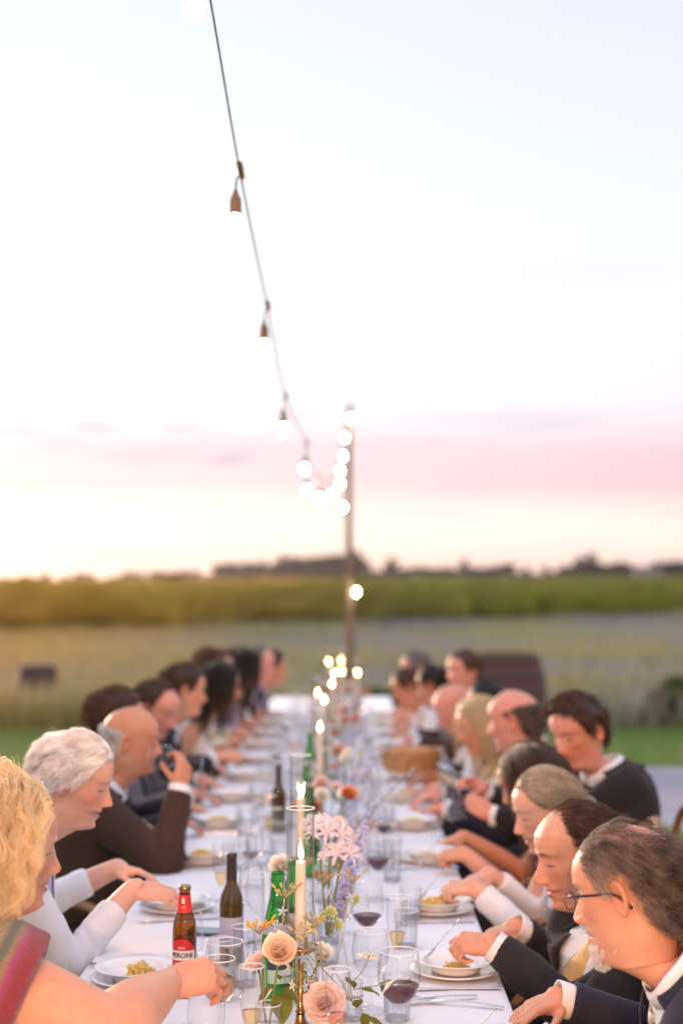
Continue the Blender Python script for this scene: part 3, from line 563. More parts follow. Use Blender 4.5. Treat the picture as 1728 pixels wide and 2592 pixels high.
def hand_mb(pose, side, s=1.0):
    fl, tf, td = POSES[pose]; mb = MB(); NK = []; kx = (-.0275, -.0085, .0105, .028); ky = (.087, .092, .087, .078); fac = (.95, 1.05, .98, .78)
    for i in range(4):
        k = np.array((kx[i], ky[i], .0)); capsule(mb, [(kx[i] * .55, .0, 0), (kx[i] * .85, .045, .002), k], [.0165, .0155, .0112]); capsule(mb, [(kx[i] * .5, .006, -.006), (kx[i] * .8, .06, -.006)], [.014, .0125])
        a = 0; sp = R((-4, -1, 2, 6)[i]); path = [k]; p = k
        for j, ln in enumerate((.042, .0255, .021)):
            a += R(fl[i][j]); d = np.array((math.sin(sp) * math.cos(a), math.cos(sp) * math.cos(a), -math.sin(a))); m_ = p + d * ln * fac[i] * .5; p = p + d * ln * fac[i]; path += [m_, p]; nn_ = np.array((0, math.sin(a), math.cos(a))); NK.append((p - d * .004 + nn_ * .0062, 1, .0052) if j == 2 else (p + nn_ * .0085, 0, .0058))
        rr = np.array([.0098, .0086, .0088, .0078, .0080, .0074, .0064]) * (.86 if i == 3 else 1); capsule(mb, path, list(rr))
    b = np.array((-.020, .018, -.008)); d = np.array(td); d /= np.linalg.norm(d); p = b; path = [b]
    bend = np.cross(d, (0, 0, 1.0)); bend = np.array((.75, .25, -.35)); bend /= np.linalg.norm(bend)
    for j, ln in enumerate((.044, .033, .025)):
        if j: q = R(tf[j - 1]); d = d * math.cos(q) + (bend - d * (bend @ d)) * math.sin(q); d /= np.linalg.norm(d)
        path.append(p + d * ln * .5); p = p + d * ln; path.append(p)
    capsule(mb, path, [.0150, .0140, .0115, .0098, .0102, .0094, .0072]); capsule(mb, [(-.012, .004, -.004), (-.022, .03, -.012)], [.014, .015])
    V = np.concatenate(mb.v) * s; V[:, 0] *= side
    if side < 0: mb.f = [q[::-1] for q in mb.f]
    mb.v = [V]; return mb, [(np.array(q) * s * (side, 1, 1), k, r_ * s) for q, k, r_ in NK]

# ---------------------------------------------------------------- hair strands
def curves_obj(name, pts, rad, m, parent, taper=.35, shade=None):
    n, k, _ = pts.shape; hc = bpy.data.hair_curves.new(name); hc.add_curves([k] * n)
    hc.position_data.foreach_set('vector', pts.reshape(-1).astype(np.float32))
    a = hc.attributes.get('radius') or hc.attributes.new('radius', 'FLOAT', 'POINT'); rr = np.linspace(1, taper, k)[None] * np.broadcast_to(np.asarray(rad, float).reshape(-1, 1), (n, 1)); a.data.foreach_set('value', rr.ravel().astype(np.float32))
    if shade is not None: q = hc.attributes.new('shade', 'FLOAT', 'CURVE'); q.data.foreach_set('value', np.asarray(shade, np.float32))
    hc.materials.append(m); return link(bpy.data.objects.new(name, hc), parent)
def grow(roots, normals, length, steps, comb, lift, grav, ell, wave=0, wfreq=9, jit=.15, clump=0, seed=0, down=(0, 0, -1.0), part=0, stiff=.0):
    """strands in head space: follow the comb field over the skull, fall under gravity, stay outside the skull"""
    r = np.random.default_rng(seed); n = len(roots); p = roots.copy(); out = [p.copy()]; L_ = length * r.uniform(.75, 1.12, n); st = (L_ / steps)[:, None]
    jv = r.normal(0, jit, (n, 3)) * np.where(r.uniform(0, 1, n) < .05, 2.6, 1.0)[:, None]; dn = np.asarray(down, float); prev = normals * lift + jv * .3
    for k in range(steps):
        q = (p - np.array(ell[0])); nn = q / np.array(ell[1]) ** 2; nn /= np.linalg.norm(nn, axis=1)[:, None] + 1e-9
        c = comb(p); d = c * (1 - grav * min(1, k / steps * 1.6 + .1)) + dn * grav * min(1, k / steps * 2 + .15) + jv * .6 + nn * lift * max(0, 1 - k / (steps * .6))
        d = d - nn * np.minimum(0, (d * nn).sum(1))[:, None] * .9
        d = d / (np.linalg.norm(d, axis=1)[:, None] + 1e-9); d = d * (1 - stiff) + prev * stiff; d /= np.linalg.norm(d, axis=1)[:, None] + 1e-9; prev = d
        p = p + d * st; q = (p - np.array(ell[0])) / np.array(ell[1]); rr = np.linalg.norm(q, axis=1); push = rr < 1; p[push] = np.array(ell[0]) + (q[push] / rr[push, None]) * np.array(ell[1]); out.append(p.copy())
    S = np.stack(out, 1)
    if clump:
        g = r.choice(n, max(2, n // 45), replace=False); D = ((roots[:, None] - roots[g][None]) ** 2).sum(-1); own = g[D.argmin(1)]; t = np.linspace(0, 1, steps + 1)[None, :, None]
        S = S + (S[own] - S) * clump * t ** .8
        if wave:
            ph = r.uniform(0, 6.28, n)[own][:, None] + .25 * r.normal(size=(n, 1)); tt = np.linspace(0, 1, steps + 1)[None]; ax = np.cross(normals[own], dn) + .3 * r.normal(size=(n, 3))[own]; ax /= np.linalg.norm(ax, axis=1)[:, None] + 1e-9
            S = S + (np.sin(tt * wfreq + ph) * tt ** .7)[..., None] * ax[:, None] * wave + (np.cos(tt * wfreq * .9 + ph) * tt)[..., None] * normals[own][:, None] * wave * .6
    elif wave:
        tt = np.linspace(0, 1, steps + 1)[None]; ph = nz3(roots, 30, seed)[:, None] * 3 + r.normal(0, .4, (n, 1)); ax = np.cross(normals, dn); S = S + (np.sin(tt * wfreq + ph) * tt)[..., None] * ax[:, None] * wave
    return S

# ---------------------------------------------------------------- torso
TR = [(0, .170, .125, .130), (.12, .172, .135, .120), (.28, .162, .135, .100), (.5, .168, .132, .105), (.7, .182, .128, .115), (.82, .190, .112, .112), (.9, .186, .094, .104), (.955, .150, .072, .090), (.985, .100, .058, .076), (1.005, .070, .054, .064), (1.06, .058, .053, .060)]
TRF = [(0, .172, .120, .135), (.12, .174, .125, .120), (.28, .142, .112, .090), (.5, .150, .118, .095), (.64, .160, .140, .102), (.76, .164, .122, .104), (.86, .164, .092, .098), (.93, .146, .070, .088), (.975, .104, .056, .074), (1.01, .066, .049, .060), (1.06, .053, .047, .052)]
for TB in (TR, TRF):
    pass
def torso_dim(t, fem, P):
    T = TRF if fem else TR; ts = [q[0] for q in T]; b = P.get('bulk', 1.0); k = P.get('shoulder', 1.0)
    w = np.interp(t, ts, [q[1] for q in T]); f = np.interp(t, ts, [q[2] for q in T]); bk = np.interp(t, ts, [q[3] for q in T])
    fat = np.clip(1 - np.abs(t - .3) / .5, 0, 1); neck = np.clip((t - .93) / .07, 0, 1); w = w * (b * (1 - neck) + neck) * (k * (1 - neck) + neck); f = f * (b * (1 - neck) + neck) + P.get('belly', 0) * fat; return w, f, bk * (b * (1 - neck) + neck)
class Body: pass
def rotm(yaw, pitch, roll):
    return np.array(Matrix.Rotation(R(yaw), 3, 'Z') @ Matrix.Rotation(R(-pitch), 3, 'X') @ Matrix.Rotation(R(roll), 3, 'Y'))

def clothes_mat(name, col, kind='wool', var=.12):
    if kind == 'wool': return mat(name, col, .88, spec=.2, var=var, vscale=160, bump=.25, bscale=700, sheen=.08)
    if kind == 'knit': return mat(name, col, .9, spec=.2, var=var * .25, vscale=90, bump=.5, bscale=420, sheen=.2)
    return mat(name, col, .8, spec=.25, var=.04, vscale=30, bump=.15, bscale=600)
CM = {}
def cm(name, col, kind='cotton', var=.12):
    if name not in CM: CM[name] = clothes_mat(name, col, kind, var)
    return CM[name]

def make_person(S):
    """S: spec dictionary. Places one seated guest."""
    near = S.get('near', 0)      # 2 close, 1 middle, 0 far
    fem = S.get('fem', False); P = S['P']; left = S['side'] == 'L'
    rz = R(-90 if left else 90); hx = S['hip']; ywr = S['y']
    Mw = Matrix.Translation((hx, ywr, 0)) @ Matrix.Rotation(rz, 4, 'Z'); Mi = Mw.inverted(); loc = lambda w: np.array(Mi @ Vector(w))
    B = Body(); hs = S.get('hs', 1.0)
    H = loc((S['head'][0], S.get('head_y', ywr), S['head'][1] - .115 * hs)); Rh = rotm(*S.get('look', (0, 0, 0)))
    seat = .56; C0 = np.array((0, 0, seat)); nb = H + Rh @ np.array((0, -.028, -.135)) * hs; kn = S.get('neck', .62); Nb = nb + np.array((0, -.024 - .02 * kn, -.056 * kn)) * hs      # base of the neck
    up = Nb - C0; ln = np.linalg.norm(up); C1 = C0 + np.array((0, -.05 - .10 * S.get('slouch', .5), ln * .55))
    def cen(t):
        t = np.asarray(t, float)[..., None]; a = np.minimum(t, 1.0); c = (1 - a) ** 2 * C0 + 2 * a * (1 - a) * C1 + a * a * Nb
        e = Nb - C1; e = e / np.linalg.norm(e); return c + np.maximum(t - 1, 0) * ln * e
    tl = np.linspace(0, 1.06, 160); cl = cen(tl)
    X = np.array((1.0, 0, 0))
    def frame(t):
        d = cen(np.array(t) + .01) - cen(np.array(t) - .01); d /= np.linalg.norm(d, axis=-1)[..., None]; tw = S.get('twist', 0)
        f = np.cross(d, X); f /= np.linalg.norm(f, axis=-1)[..., None]; a = R(tw) * np.clip(np.asarray(t, float), 0, 1)[..., None]; sx = X * np.cos(a) + f * np.sin(a); f2 = f * np.cos(a) - X * np.sin(a); return sx, f2, d
    def ring(t, th, off=0.0, n=2.35):
        t = np.asarray(t, float); w, f, b = torso_dim(t, fem, P); sx, fy, d = frame(t); c, s = np.cos(th), np.sin(th); e = 2 / n
        x = (w + off)[..., None] * np.sign(s) * np.abs(s) ** e; y = np.where(c >= 0, (f + off)[..., None] * np.abs(c) ** e, -(b + off)[..., None] * np.abs(c) ** e)
        return cen(t)[..., None, :] + x[..., None] * sx[..., None, :] + y[..., None] * fy[..., None, :]
    def front(t, x, off=0.0, n=2.35):
        """surface point on the chest at height t and sideways x"""
        t = np.asarray(t, float); w, f, b = torso_dim(t, fem, P); sx, fy, d = frame(t); q = np.clip(1 - (np.abs(x) / (w + off)) ** n, 0, 1) ** (1 / n); return cen(t) + x[..., None] * sx + ((f + off) * q)[..., None] * fy
    # ---- skin : one lofted surface from the hips to the top of the head
    Nn = (56, 72, 112)[near]; u = np.linspace(-math.pi, math.pi, Nn, endpoint=False); th = u - .45 * np.sin(u)
    tt = np.linspace(.0, 1.03, (16, 22, 30)[near]); rings = list(ring(tt, th, -.004)); HS = lambda q: H + (q * hs) @ Rh.T
    zl = {0: np.linspace(-.128, .1152, 46), 1: np.concatenate([np.linspace(-.128, -.05, 34), np.linspace(-.048, .03, 30), np.linspace(.034, .1152, 22)]), 2: np.concatenate([np.linspace(-.128, -.086, 18), np.linspace(-.084, -.034, 42), np.linspace(-.0325, .03, 40), np.linspace(.033, .1152, 30)])}[near]
    zl = np.concatenate([zl[:-1], [.1135, .1150]]) if near else zl
    hp = np.stack([HS(head_xyz(th, np.full(Nn, z), P)) for z in zl])
    a0, a1 = rings[-1], hp[0]; nb_n = 7
    for k in range(1, nb_n): q = k / nb_n; w = q * q * (3 - 2 * q); m_ = a0 * (1 - w) + a1 * w; cc = m_.mean(0); rings.append(cc + (m_ - cc) * (1 - .07 * math.sin(math.pi * q)))
    G = np.concatenate([np.stack(rings), hp]); nh0 = len(rings)
    mb = MB().grid(G, closed_v=True, flip=False); mb.f.append(tuple(range(Nn))[::-1]); mb.m.append(0); k0 = (len(G) - 1) * Nn; mb.f.append(tuple(k0 + i for i in range(Nn))); mb.m.append(0)
    body = mb.mesh('person', [])
    pieces = []
    if not S.get('no_ears'):
        for sd in (-1, 1): e = ear_mb(sd, P.get('ear', 1.0)); e.v = [HS(np.concatenate(e.v))]; pieces.append(e.mesh('ear', []))
    # ---- arms
    arms = {}; nails = []
    for key, sd in (('R', 1), ('L', -1)):
        A = S['arms'].get(key)
        if A is None: continue
        tgt = loc(A['at']); sx, fy, d = frame(np.array(.90)); w = torso_dim(np.array(.88), fem, P)[0]; sh = cen(np.array(.885)) + sd * sx * (w - .028) + np.array(A.get('shift', (0, 0, 0)))
        fd = np.array(Mi.to_3x3() @ Vector(A.get('dir', (1, 0, -.3) if left else (-1, 0, -.3)))); fd /= np.linalg.norm(fd); wr = tgt - fd * A.get('reach', .085)
        upd = np.array(Mi.to_3x3() @ Vector(A.get('back', (0, 0, 1)))); upd = upd - fd * (upd @ fd); upd /= np.linalg.norm(upd)
        l1, l2 = .285 * P.get('arm', 1) , .255 * P.get('arm', 1); v = wr - sh; dist = np.linalg.norm(v)
        if dist > (l1 + l2) * .985: k = dist / ((l1 + l2) * .985); l1 *= k; l2 *= k
        if dist < abs(l1 - l2) + .05: pass
        a = (l1 * l1 - l2 * l2 + dist * dist) / (2 * dist); hgt = math.sqrt(max(l1 * l1 - a * a, 0)); vd = v / dist
        hint = np.array(A.get('elbow', (sd * .6, -.35, -.8)), float); hint = hint - vd * (hint @ vd); hint /= np.linalg.norm(hint); el = sh + vd * a + hint * hgt
        path = spline([sh + (sh - el) * .04, sh, sh * .45 + el * .55 + hint * .004, el, el * .55 + wr * .45, wr, wr + fd * .02], 40)[3:]
        # keep the elbow from over-rounding
        seg = np.concatenate([[0], np.cumsum(np.linalg.norm(np.diff(path, axis=0), axis=1))]); u_ = seg / seg[-1]; arms[key] = dict(path=path, u=u_, sd=sd, wr=wr, fd=fd, up=upd, A=A, el=el, sh=sh, len=seg[-1])
        fat = P.get('armfat', 1.0); rad = np.interp(u_, [0, .08, .28, .5, .62, .78, .95, 1], np.array([.034, .051, .046, .0385, .040, .034, .0265, .0255]) * np.array([fat, fat, fat, fat, fat, 1 + (fat - 1) * .85, 1 + (fat - 1) * .35, 1 + (fat - 1) * .3]))
        hm, tip = hand_mb(A.get('pose', 'relax'), sd, P.get('hand', 1.0)); Xh = np.cross(fd, upd); Mh = np.stack([Xh, fd, upd], 1); V = np.concatenate(hm.v) @ Mh.T + wr; nails += [(q @ Mh.T + wr, k, r_) for q, k, r_ in tip]
        fine = near >= 1; vs = (.0058, .0038, .0027)[near] * A.get('vs', 1)
        q = MB(); q.add(V, hm.f); q.tube(path, rad, 28); pieces.append(bake(q, [('REMESH', dict(mode='VOXEL', voxel_size=(.0075, .0060, .0041)[near])), ('SMOOTH', dict(iterations=2, factor=.5))]))
    for me in pieces + [body]: outward(me)
    o = bpy.data.objects.new('person', body); COL.objects.link(o); tmp = []
    for me in pieces:
        q = bpy.data.objects.new('piece', me); COL.objects.link(q); tmp.append(q); m = o.modifiers.new('join', 'BOOLEAN'); m.operation = 'UNION'; m.object = q
        m.solver = 'EXACT'
    dg = bpy.context.evaluated_depsgraph_get(); dg.update(); fin = bpy.data.meshes.new_from_object(o.evaluated_get(dg), depsgraph=dg)
    if len(fin.vertices) < (len(body.vertices) + sum(len(q.vertices) for q in pieces)) * .6:
        b = bmesh.new(); b.from_mesh(body)
        for me in pieces: b.from_mesh(me)
        fin = bpy.data.meshes.new('person'); b.to_mesh(fin); b.free(); print('JOIN FALLBACK', S['label'])
    o.modifiers.clear(); o.data = fin; fin.name = 'person'
    for q in tmp: me = q.data; bpy.data.objects.remove(q); bpy.data.meshes.remove(me)
    bpy.data.meshes.remove(body); smooth_shade(fin); co = co_of(fin); hl = (co - H) @ Rh / hs
    colr = skin_colour(hl, P); far = np.linalg.norm(hl, axis=1) > .2
    if far.any():   # knuckles and finger tips a little redder
        n_ = nz3(co[far], 40, 5)[:, None]; colr[far] = colr[far] * (1 - .06 * np.clip(n_, 0, 1) * np.array((0, 1, 1)))
    if near:
        for q, k, r_ in nails:
            w_ = np.clip(1.25 * np.exp(-(np.linalg.norm(co - q, axis=1) / r_) ** 4), 0, 1); colr = mix3(colr, (.80, .56, .48) if k else (P['skin'][0] * .80, P['skin'][1] * .60, P['skin'][2] * .55), w_ * (.75 if k else .5))
    paint(fin, colr); fin.materials.clear(); fin.materials.append(M_skin if near >= 1 else M_skin_far)
    o.location = Mw.to_translation(); o.rotation_euler = (0, 0, rz); props(o, S['label'], 'person', 'guests seated along the %s side of the table' % ('left' if left else 'right'))
    B.__dict__.update(locals()); hair(B); dress(B); return B

# ---------------------------------------------------------------- hair
def hair(B):
    P, S, near = B.P, B.S, B.near; st = P.get('style')
    if not st: return
    nz_, nt_ = (30, 40, 60)[near], (48, 64, 96)[near]; th = np.linspace(-math.pi, math.pi, nt_, endpoint=False); z = np.concatenate([np.linspace(-.10, .09, nz_), [.097, .103, .108, .112, .1145]])
    T, Zz = np.meshgrid(th, z); q = np.stack([head_xyz(th, np.full(nt_, k), dict(P, nose=0)) for k in z]); m = hair_mask(T, Zz, P)
    nrm = q / np.array((.075, .1, .115)) ** 2; nrm /= np.linalg.norm(nrm, axis=-1)[..., None]
    vol = P.get('vol', .012); a = np.abs(np.degrees(T)); topk = P.get('topvol', 1.0); v = vol * (1 + (topk - 1) * np.clip(Zz / .09, 0, 1)) * (1 + .30 * nz3(q.reshape(-1, 3), 38, 3).reshape(Zz.shape) + .2 * nz3(q.reshape(-1, 3), 90, 4).reshape(Zz.shape))
    if st in ('set', 'bob'): v = v * (1 + .25 * nz3(q.reshape(-1, 3), 60, 9).reshape(Zz.shape))
    off = np.where(m > .02, v * m ** .55, -.006); ck = P.get('cap', .75); cap = q + nrm * np.where(m > .3, off * ck, -.006)[..., None]
    keep = m > .3; hm = hair_mat(P['hair'], P.get('hvar', .35)); world = lambda p: B.HS(p)
    F = []; n0 = nt_
    for i in range(len(z) - 1):
        for j in range(nt_):
            j2 = (j + 1) % nt_
            if keep[i, j] or keep[i + 1, j] or keep[i, j2] or keep[i + 1, j2]: F.append((i * n0 + j, i * n0 + j2, (i + 1) * n0 + j2, (i + 1) * n0 + j))
    mb = MB().add(world(cap.reshape(-1, 3)), F)
    if P.get('bald') is None: mb.f.append(tuple((len(z) - 1) * n0 + j for j in range(nt_))); mb.m.append(0)
    if st == 'bun':
        c = np.array(P.get('bun', (0, -.118, -.045))); mb.ball(world(c[None])[0], .034, 16, 12)
    ho = mb.build('hair', hm, B.o) if ck > 0 else None
    if not P.get('strands'): n_s = (900, 2600, 6500)[near]
    else: n_s = P['strands']
    r = np.random.default_rng(S['seed']); cand = np.argwhere(m > .04); wt = m[m > .04] ** 1.3 * np.cos(Zz[m > .04] / .125) * (.25 + r.uniform(0, 1, len(cand)) * 0 + .75); wt = wt / wt.sum(); pick = cand[r.choice(len(cand), n_s, p=wt)]
    fi = pick + r.uniform(-.5, .5, pick.shape); zi = np.interp(fi[:, 0], np.arange(len(z)), z); ti = np.interp(fi[:, 1], np.arange(nt_), th); o_ = off[pick[:, 0], pick[:, 1]]
    root = np.stack([head_xyz(ti[k:k + 1], zi[k:k + 1], dict(P, nose=0))[0] for k in range(n_s)]) if n_s < 1 else head_xyz(ti, zi, dict(P, nose=0))
    rn = root / np.array((.075, .1, .115)) ** 2; rn /= np.linalg.norm(rn, axis=1)[:, None]; root = root + rn * (o_ * .72)[:, None]
    ell = ((0, -.006, .0), (.076 + vol * .7, .099 + vol * .7, .1155 + vol * .8 * topk)); dn = B.Rh.T @ np.array((0, 0, -1.0)); px = P.get('part', .0)
    def cb_back(p): d = np.stack([.15 * np.sign(p[:, 0] - px) * np.ones(len(p)), -np.ones(len(p)), -.25 * np.ones(len(p)) - .5 * (np.abs(p[:, 0]) > .055)], -1); return d / np.linalg.norm(d, axis=1)[:, None]
    def cb_side(p): s_ = np.tanh((p[:, 0] - px) / .02); d = np.stack([s_ * np.clip((p[:, 2] + .02) / .08, .0, 1) * 1.0, -.35 + 0 * s_, -1.1 + .9 * np.clip(p[:, 2] / .11, 0, 1)], -1); return d / np.linalg.norm(d, axis=1)[:, None]
    def cb_bob(p): s_ = np.tanh((p[:, 0] - px) / .02); fr_ = np.clip((p[:, 1] - .0) / .05, 0, 1); d = np.stack([s_ * (np.clip((p[:, 2] + .02) / .08, .0, 1) * .9 + .25), -.35 - .75 * fr_, -1.1 + 1.0 * np.clip(p[:, 2] / .11, 0, 1)], -1); return d / np.linalg.norm(d, axis=1)[:, None]
    def cb_fwd(p): d = np.stack([.5 * np.ones(len(p)), np.where(p[:, 2] > .06, .8, -.35), np.where(p[:, 2] > .06, -.1, -1.0)], -1); return d / np.linalg.norm(d, axis=1)[:, None]
    thick = (.0016, .0009, .00048)[near] * P.get('thick', 1); K = dict(seed=S['seed'], ell=ell, down=dn)
    if st == 'short': G = grow(root, rn, P.get('len', .035), 6, cb_fwd if P.get('fwd') else cb_back, P.get('lift', .45), .15, jit=.32, clump=.35, **K)
    elif st == 'set': G = grow(root, rn, .040, 9, cb_back, .42, .32, jit=.22, clump=.45, wave=.005, wfreq=6, **K)
    elif st == 'bun': G = grow(root, rn, .085, 9, lambda p: (np.array(P.get('bun', (0, -.118, -.045))) - p) / np.linalg.norm(np.array(P.get('bun', (0, -.118, -.045))) - p, axis=1)[:, None], .24, .1, jit=.12, clump=.3, **K)
    elif st == 'bob': G = grow(root, rn, P.get('len', .2), 22, cb_bob, P.get('lift', .5), .42, jit=.16, clump=.72, wave=P.get('wave', .012), wfreq=P.get('wf', 9), stiff=.35, **K)
    else: G = grow(root, rn, P.get('len', .34), 22, cb_side, .3, .6, jit=.07, clump=.5, wave=P.get('wave', .006), wfreq=8, stiff=.3, **K)
    if st in ('long',):   # keep the falling hair outside neck and shoulders
        pass
    Gw = world(G.reshape(-1, 3)).reshape(G.shape); sh = P.get('streak', .35) * (nz3(root, 75, S['seed']) * .8 + nz3(root, 180, S['seed'] + 1) * .6)
    if P.get('temple'): sh = sh + P['temple'] * ga(np.abs(np.degrees(np.arctan2(root[:, 0], root[:, 1]))), 72, 26) * np.clip((.075 - root[:, 2]) / .06, 0, 1)
    curves_obj('hair_strands', Gw, thick * r.uniform(.7, 1.2, n_s), hm, ho if ho else B.o, shade=sh)
    if P.get('beard'):
        n_b = 3200; zz = r.uniform(-.121, -.084, n_b); tb = r.normal(0, .30, n_b) ; rt = head_xyz(tb, zz, P); nn = rt / np.array((.075, .1, .115)) ** 2; nn /= np.linalg.norm(nn, axis=1)[:, None]
        Gb = np.stack([rt, rt + nn * .006 + np.array((0, 0, -.002)), rt + nn * .0085 + np.array((0, .0, -.006))], 1); Gb = Gb + r.normal(0, .0012, Gb.shape); curves_obj('beard', B.HS(Gb.reshape(-1, 3)).reshape(Gb.shape), .0005, hair_mat(P['beard'], .15), B.o)

# ---------------------------------------------------------------- clothes
def torso_local(B, p):
    """(t, x, y) of points relative to the spine"""
    D = ((p[:, None] - B.cl[None, ::2]) ** 2).sum(-1); t = B.tl[::2][D.argmin(1)]; sx, fy, d = B.frame(t); q = p - B.cen(t); return t, (q * sx).sum(1), (q * fy).sum(1)
def shell(B, off, t0, t1, sleeve, vs, wrinkle=.004, seed=0, blouse=0):
    """garment solid round torso and arms, then hollowed by cutting; sleeve = (radii scale, end) or None"""
    th = np.linspace(-math.pi, math.pi, 40, endpoint=False); tt = np.linspace(max(t0 - .02, -.05), t1 + .02, 26); G = B.ring(tt, th, off); mb = MB().grid(G, closed_v=True); mb.f.append(tuple(range(40))[::-1]); mb.m.append(0); k = 25 * 40; mb.f.append(tuple(k + i for i in range(40))); mb.m.append(0)
    if sleeve:
        rs, end = sleeve
        for key, A in B.arms.items():
            e = A['A'].get('sleeve', end); ks = A['u'] <= e + .012; rad = np.interp(A['u'], [0, .06, .25, .5, .75, 1], rs) * (1 + (B.P.get('armfat', 1) - 1) * .9) * (1 + .02 * np.sin(A['u'] * 60 + seed)); pp = A['path'][ks]; e0 = pp[0] - pp[3]; e0 /= np.linalg.norm(e0); mb.tube(np.vstack([pp[0] + e0 * .035, pp[0] + e0 * .02, pp]), np.concatenate([[rad[0] * .55, rad[0] * .9], rad[ks]]), 26)
    me = bake(mb, [('REMESH', dict(mode='VOXEL', voxel_size=vs)), ('SMOOTH', dict(iterations=4, factor=.5))]); co = co_of(me); no = no_of(me)
    if wrinkle:
        w = nz3(co, 16, seed) * .5 + nz3(co * np.array((1, 1, .6)), 34, seed + 1) * .35; dis = w * wrinkle
        for A in B.arms.values():   # creases gather at the elbow and above the cuff
            d = np.linalg.norm(co - A['el'], axis=1); s_ = ((co - A['el']) @ (A['wr'] - A['sh']) / np.linalg.norm(A['wr'] - A['sh'])); dis = dis + wrinkle * .9 * np.sin(s_ * 230 + 9 * nz3(co, 14, seed + 2)) * np.exp(-(d / .085) ** 2)
        co = co + no * dis[:, None]; set_co(me, co)
    return me
def cut_shell(B, me, t0, t1f, t1b, vee, sleeve_end):
    co = co_of(me); t, x, y = torso_local(B, co); darm = np.full(len(co), 9.0); uarm = np.zeros(len(co)); kend = np.ones(len(co)) * 2
    for A in B.arms.values():
        D = ((co[:, None] - A['path'][None]) ** 2).sum(-1); i = D.argmin(1); dd = np.sqrt(D.min(1)); b = dd < darm; darm[b] = dd[b]; ax = A['path'][i]; tv = np.gradient(A['path'], axis=0)[i]; tv /= np.linalg.norm(tv, axis=1)[:, None]; uu = A['u'][i] + ((co - ax) * tv).sum(1) / A['len']; uarm[b] = uu[b]; kend[b] = A['A'].get('sleeve', sleeve_end)
    on_arm = (darm < .075 * B.P.get('armfat', 1)) & (uarm > .18); kill = on_arm & (uarm > kend) & (darm < .09 * B.P.get('armfat', 1))
    body = ~on_arm | (np.abs(x) < .1)
    t1 = np.where(y > 0, t1f, t1b); kill |= body & (~on_arm) & (t > t1 + 0 * x) & (np.abs(x) < .105); kill |= (~on_arm) & (t < t0)
    if vee is not None:
        vw = np.interp(t, [a for a, _ in vee], [b for _, b in vee]); kill |= (~on_arm) & (y > .0) & (np.abs(x) < vw) & (vw > .001)
    B.uarm = uarm; B.on_arm = on_arm; cut(me, kill); return ~kill
def finish(B, me, name, m, thick, parent=None):
    if thick: me = bake(me, [('SOLIDIFY', dict(thickness=thick, offset=-1.0))])
    smooth_shade(me); me.materials.clear(); me.materials.append(m); me.name = name; o = bpy.data.objects.new(name, me); return link(o, parent or B.o)
def neck_band(B, t, r_off, h, name, m, front_gap=.25, drop=.024, thick=.0025, n=40):
    """turned-down collar: a folded band round the neck, open at the front"""
    a = np.linspace(front_gap, 2 * math.pi - front_gap, n); fr = np.clip(np.cos(a), 0, 1); rows = []; d = B.frame(np.array(t))[2]
    for dt, do in ((0, 0), (h * .55, -.001), (h, .001), (h * 1.03, .006), (h * .7, .012), (h * .15, .016)):
        base = np.stack([B.ring(np.array([t]), np.array([q]), r_off + do)[0, 0] for q in a]); rows.append(base + d * (dt - drop * fr ** 1.5)[:, None])
    c = MB().grid(np.stack(rows)).build(name, m, B.o); c.modifiers.new('t', 'SOLIDIFY').thickness = thick; return c
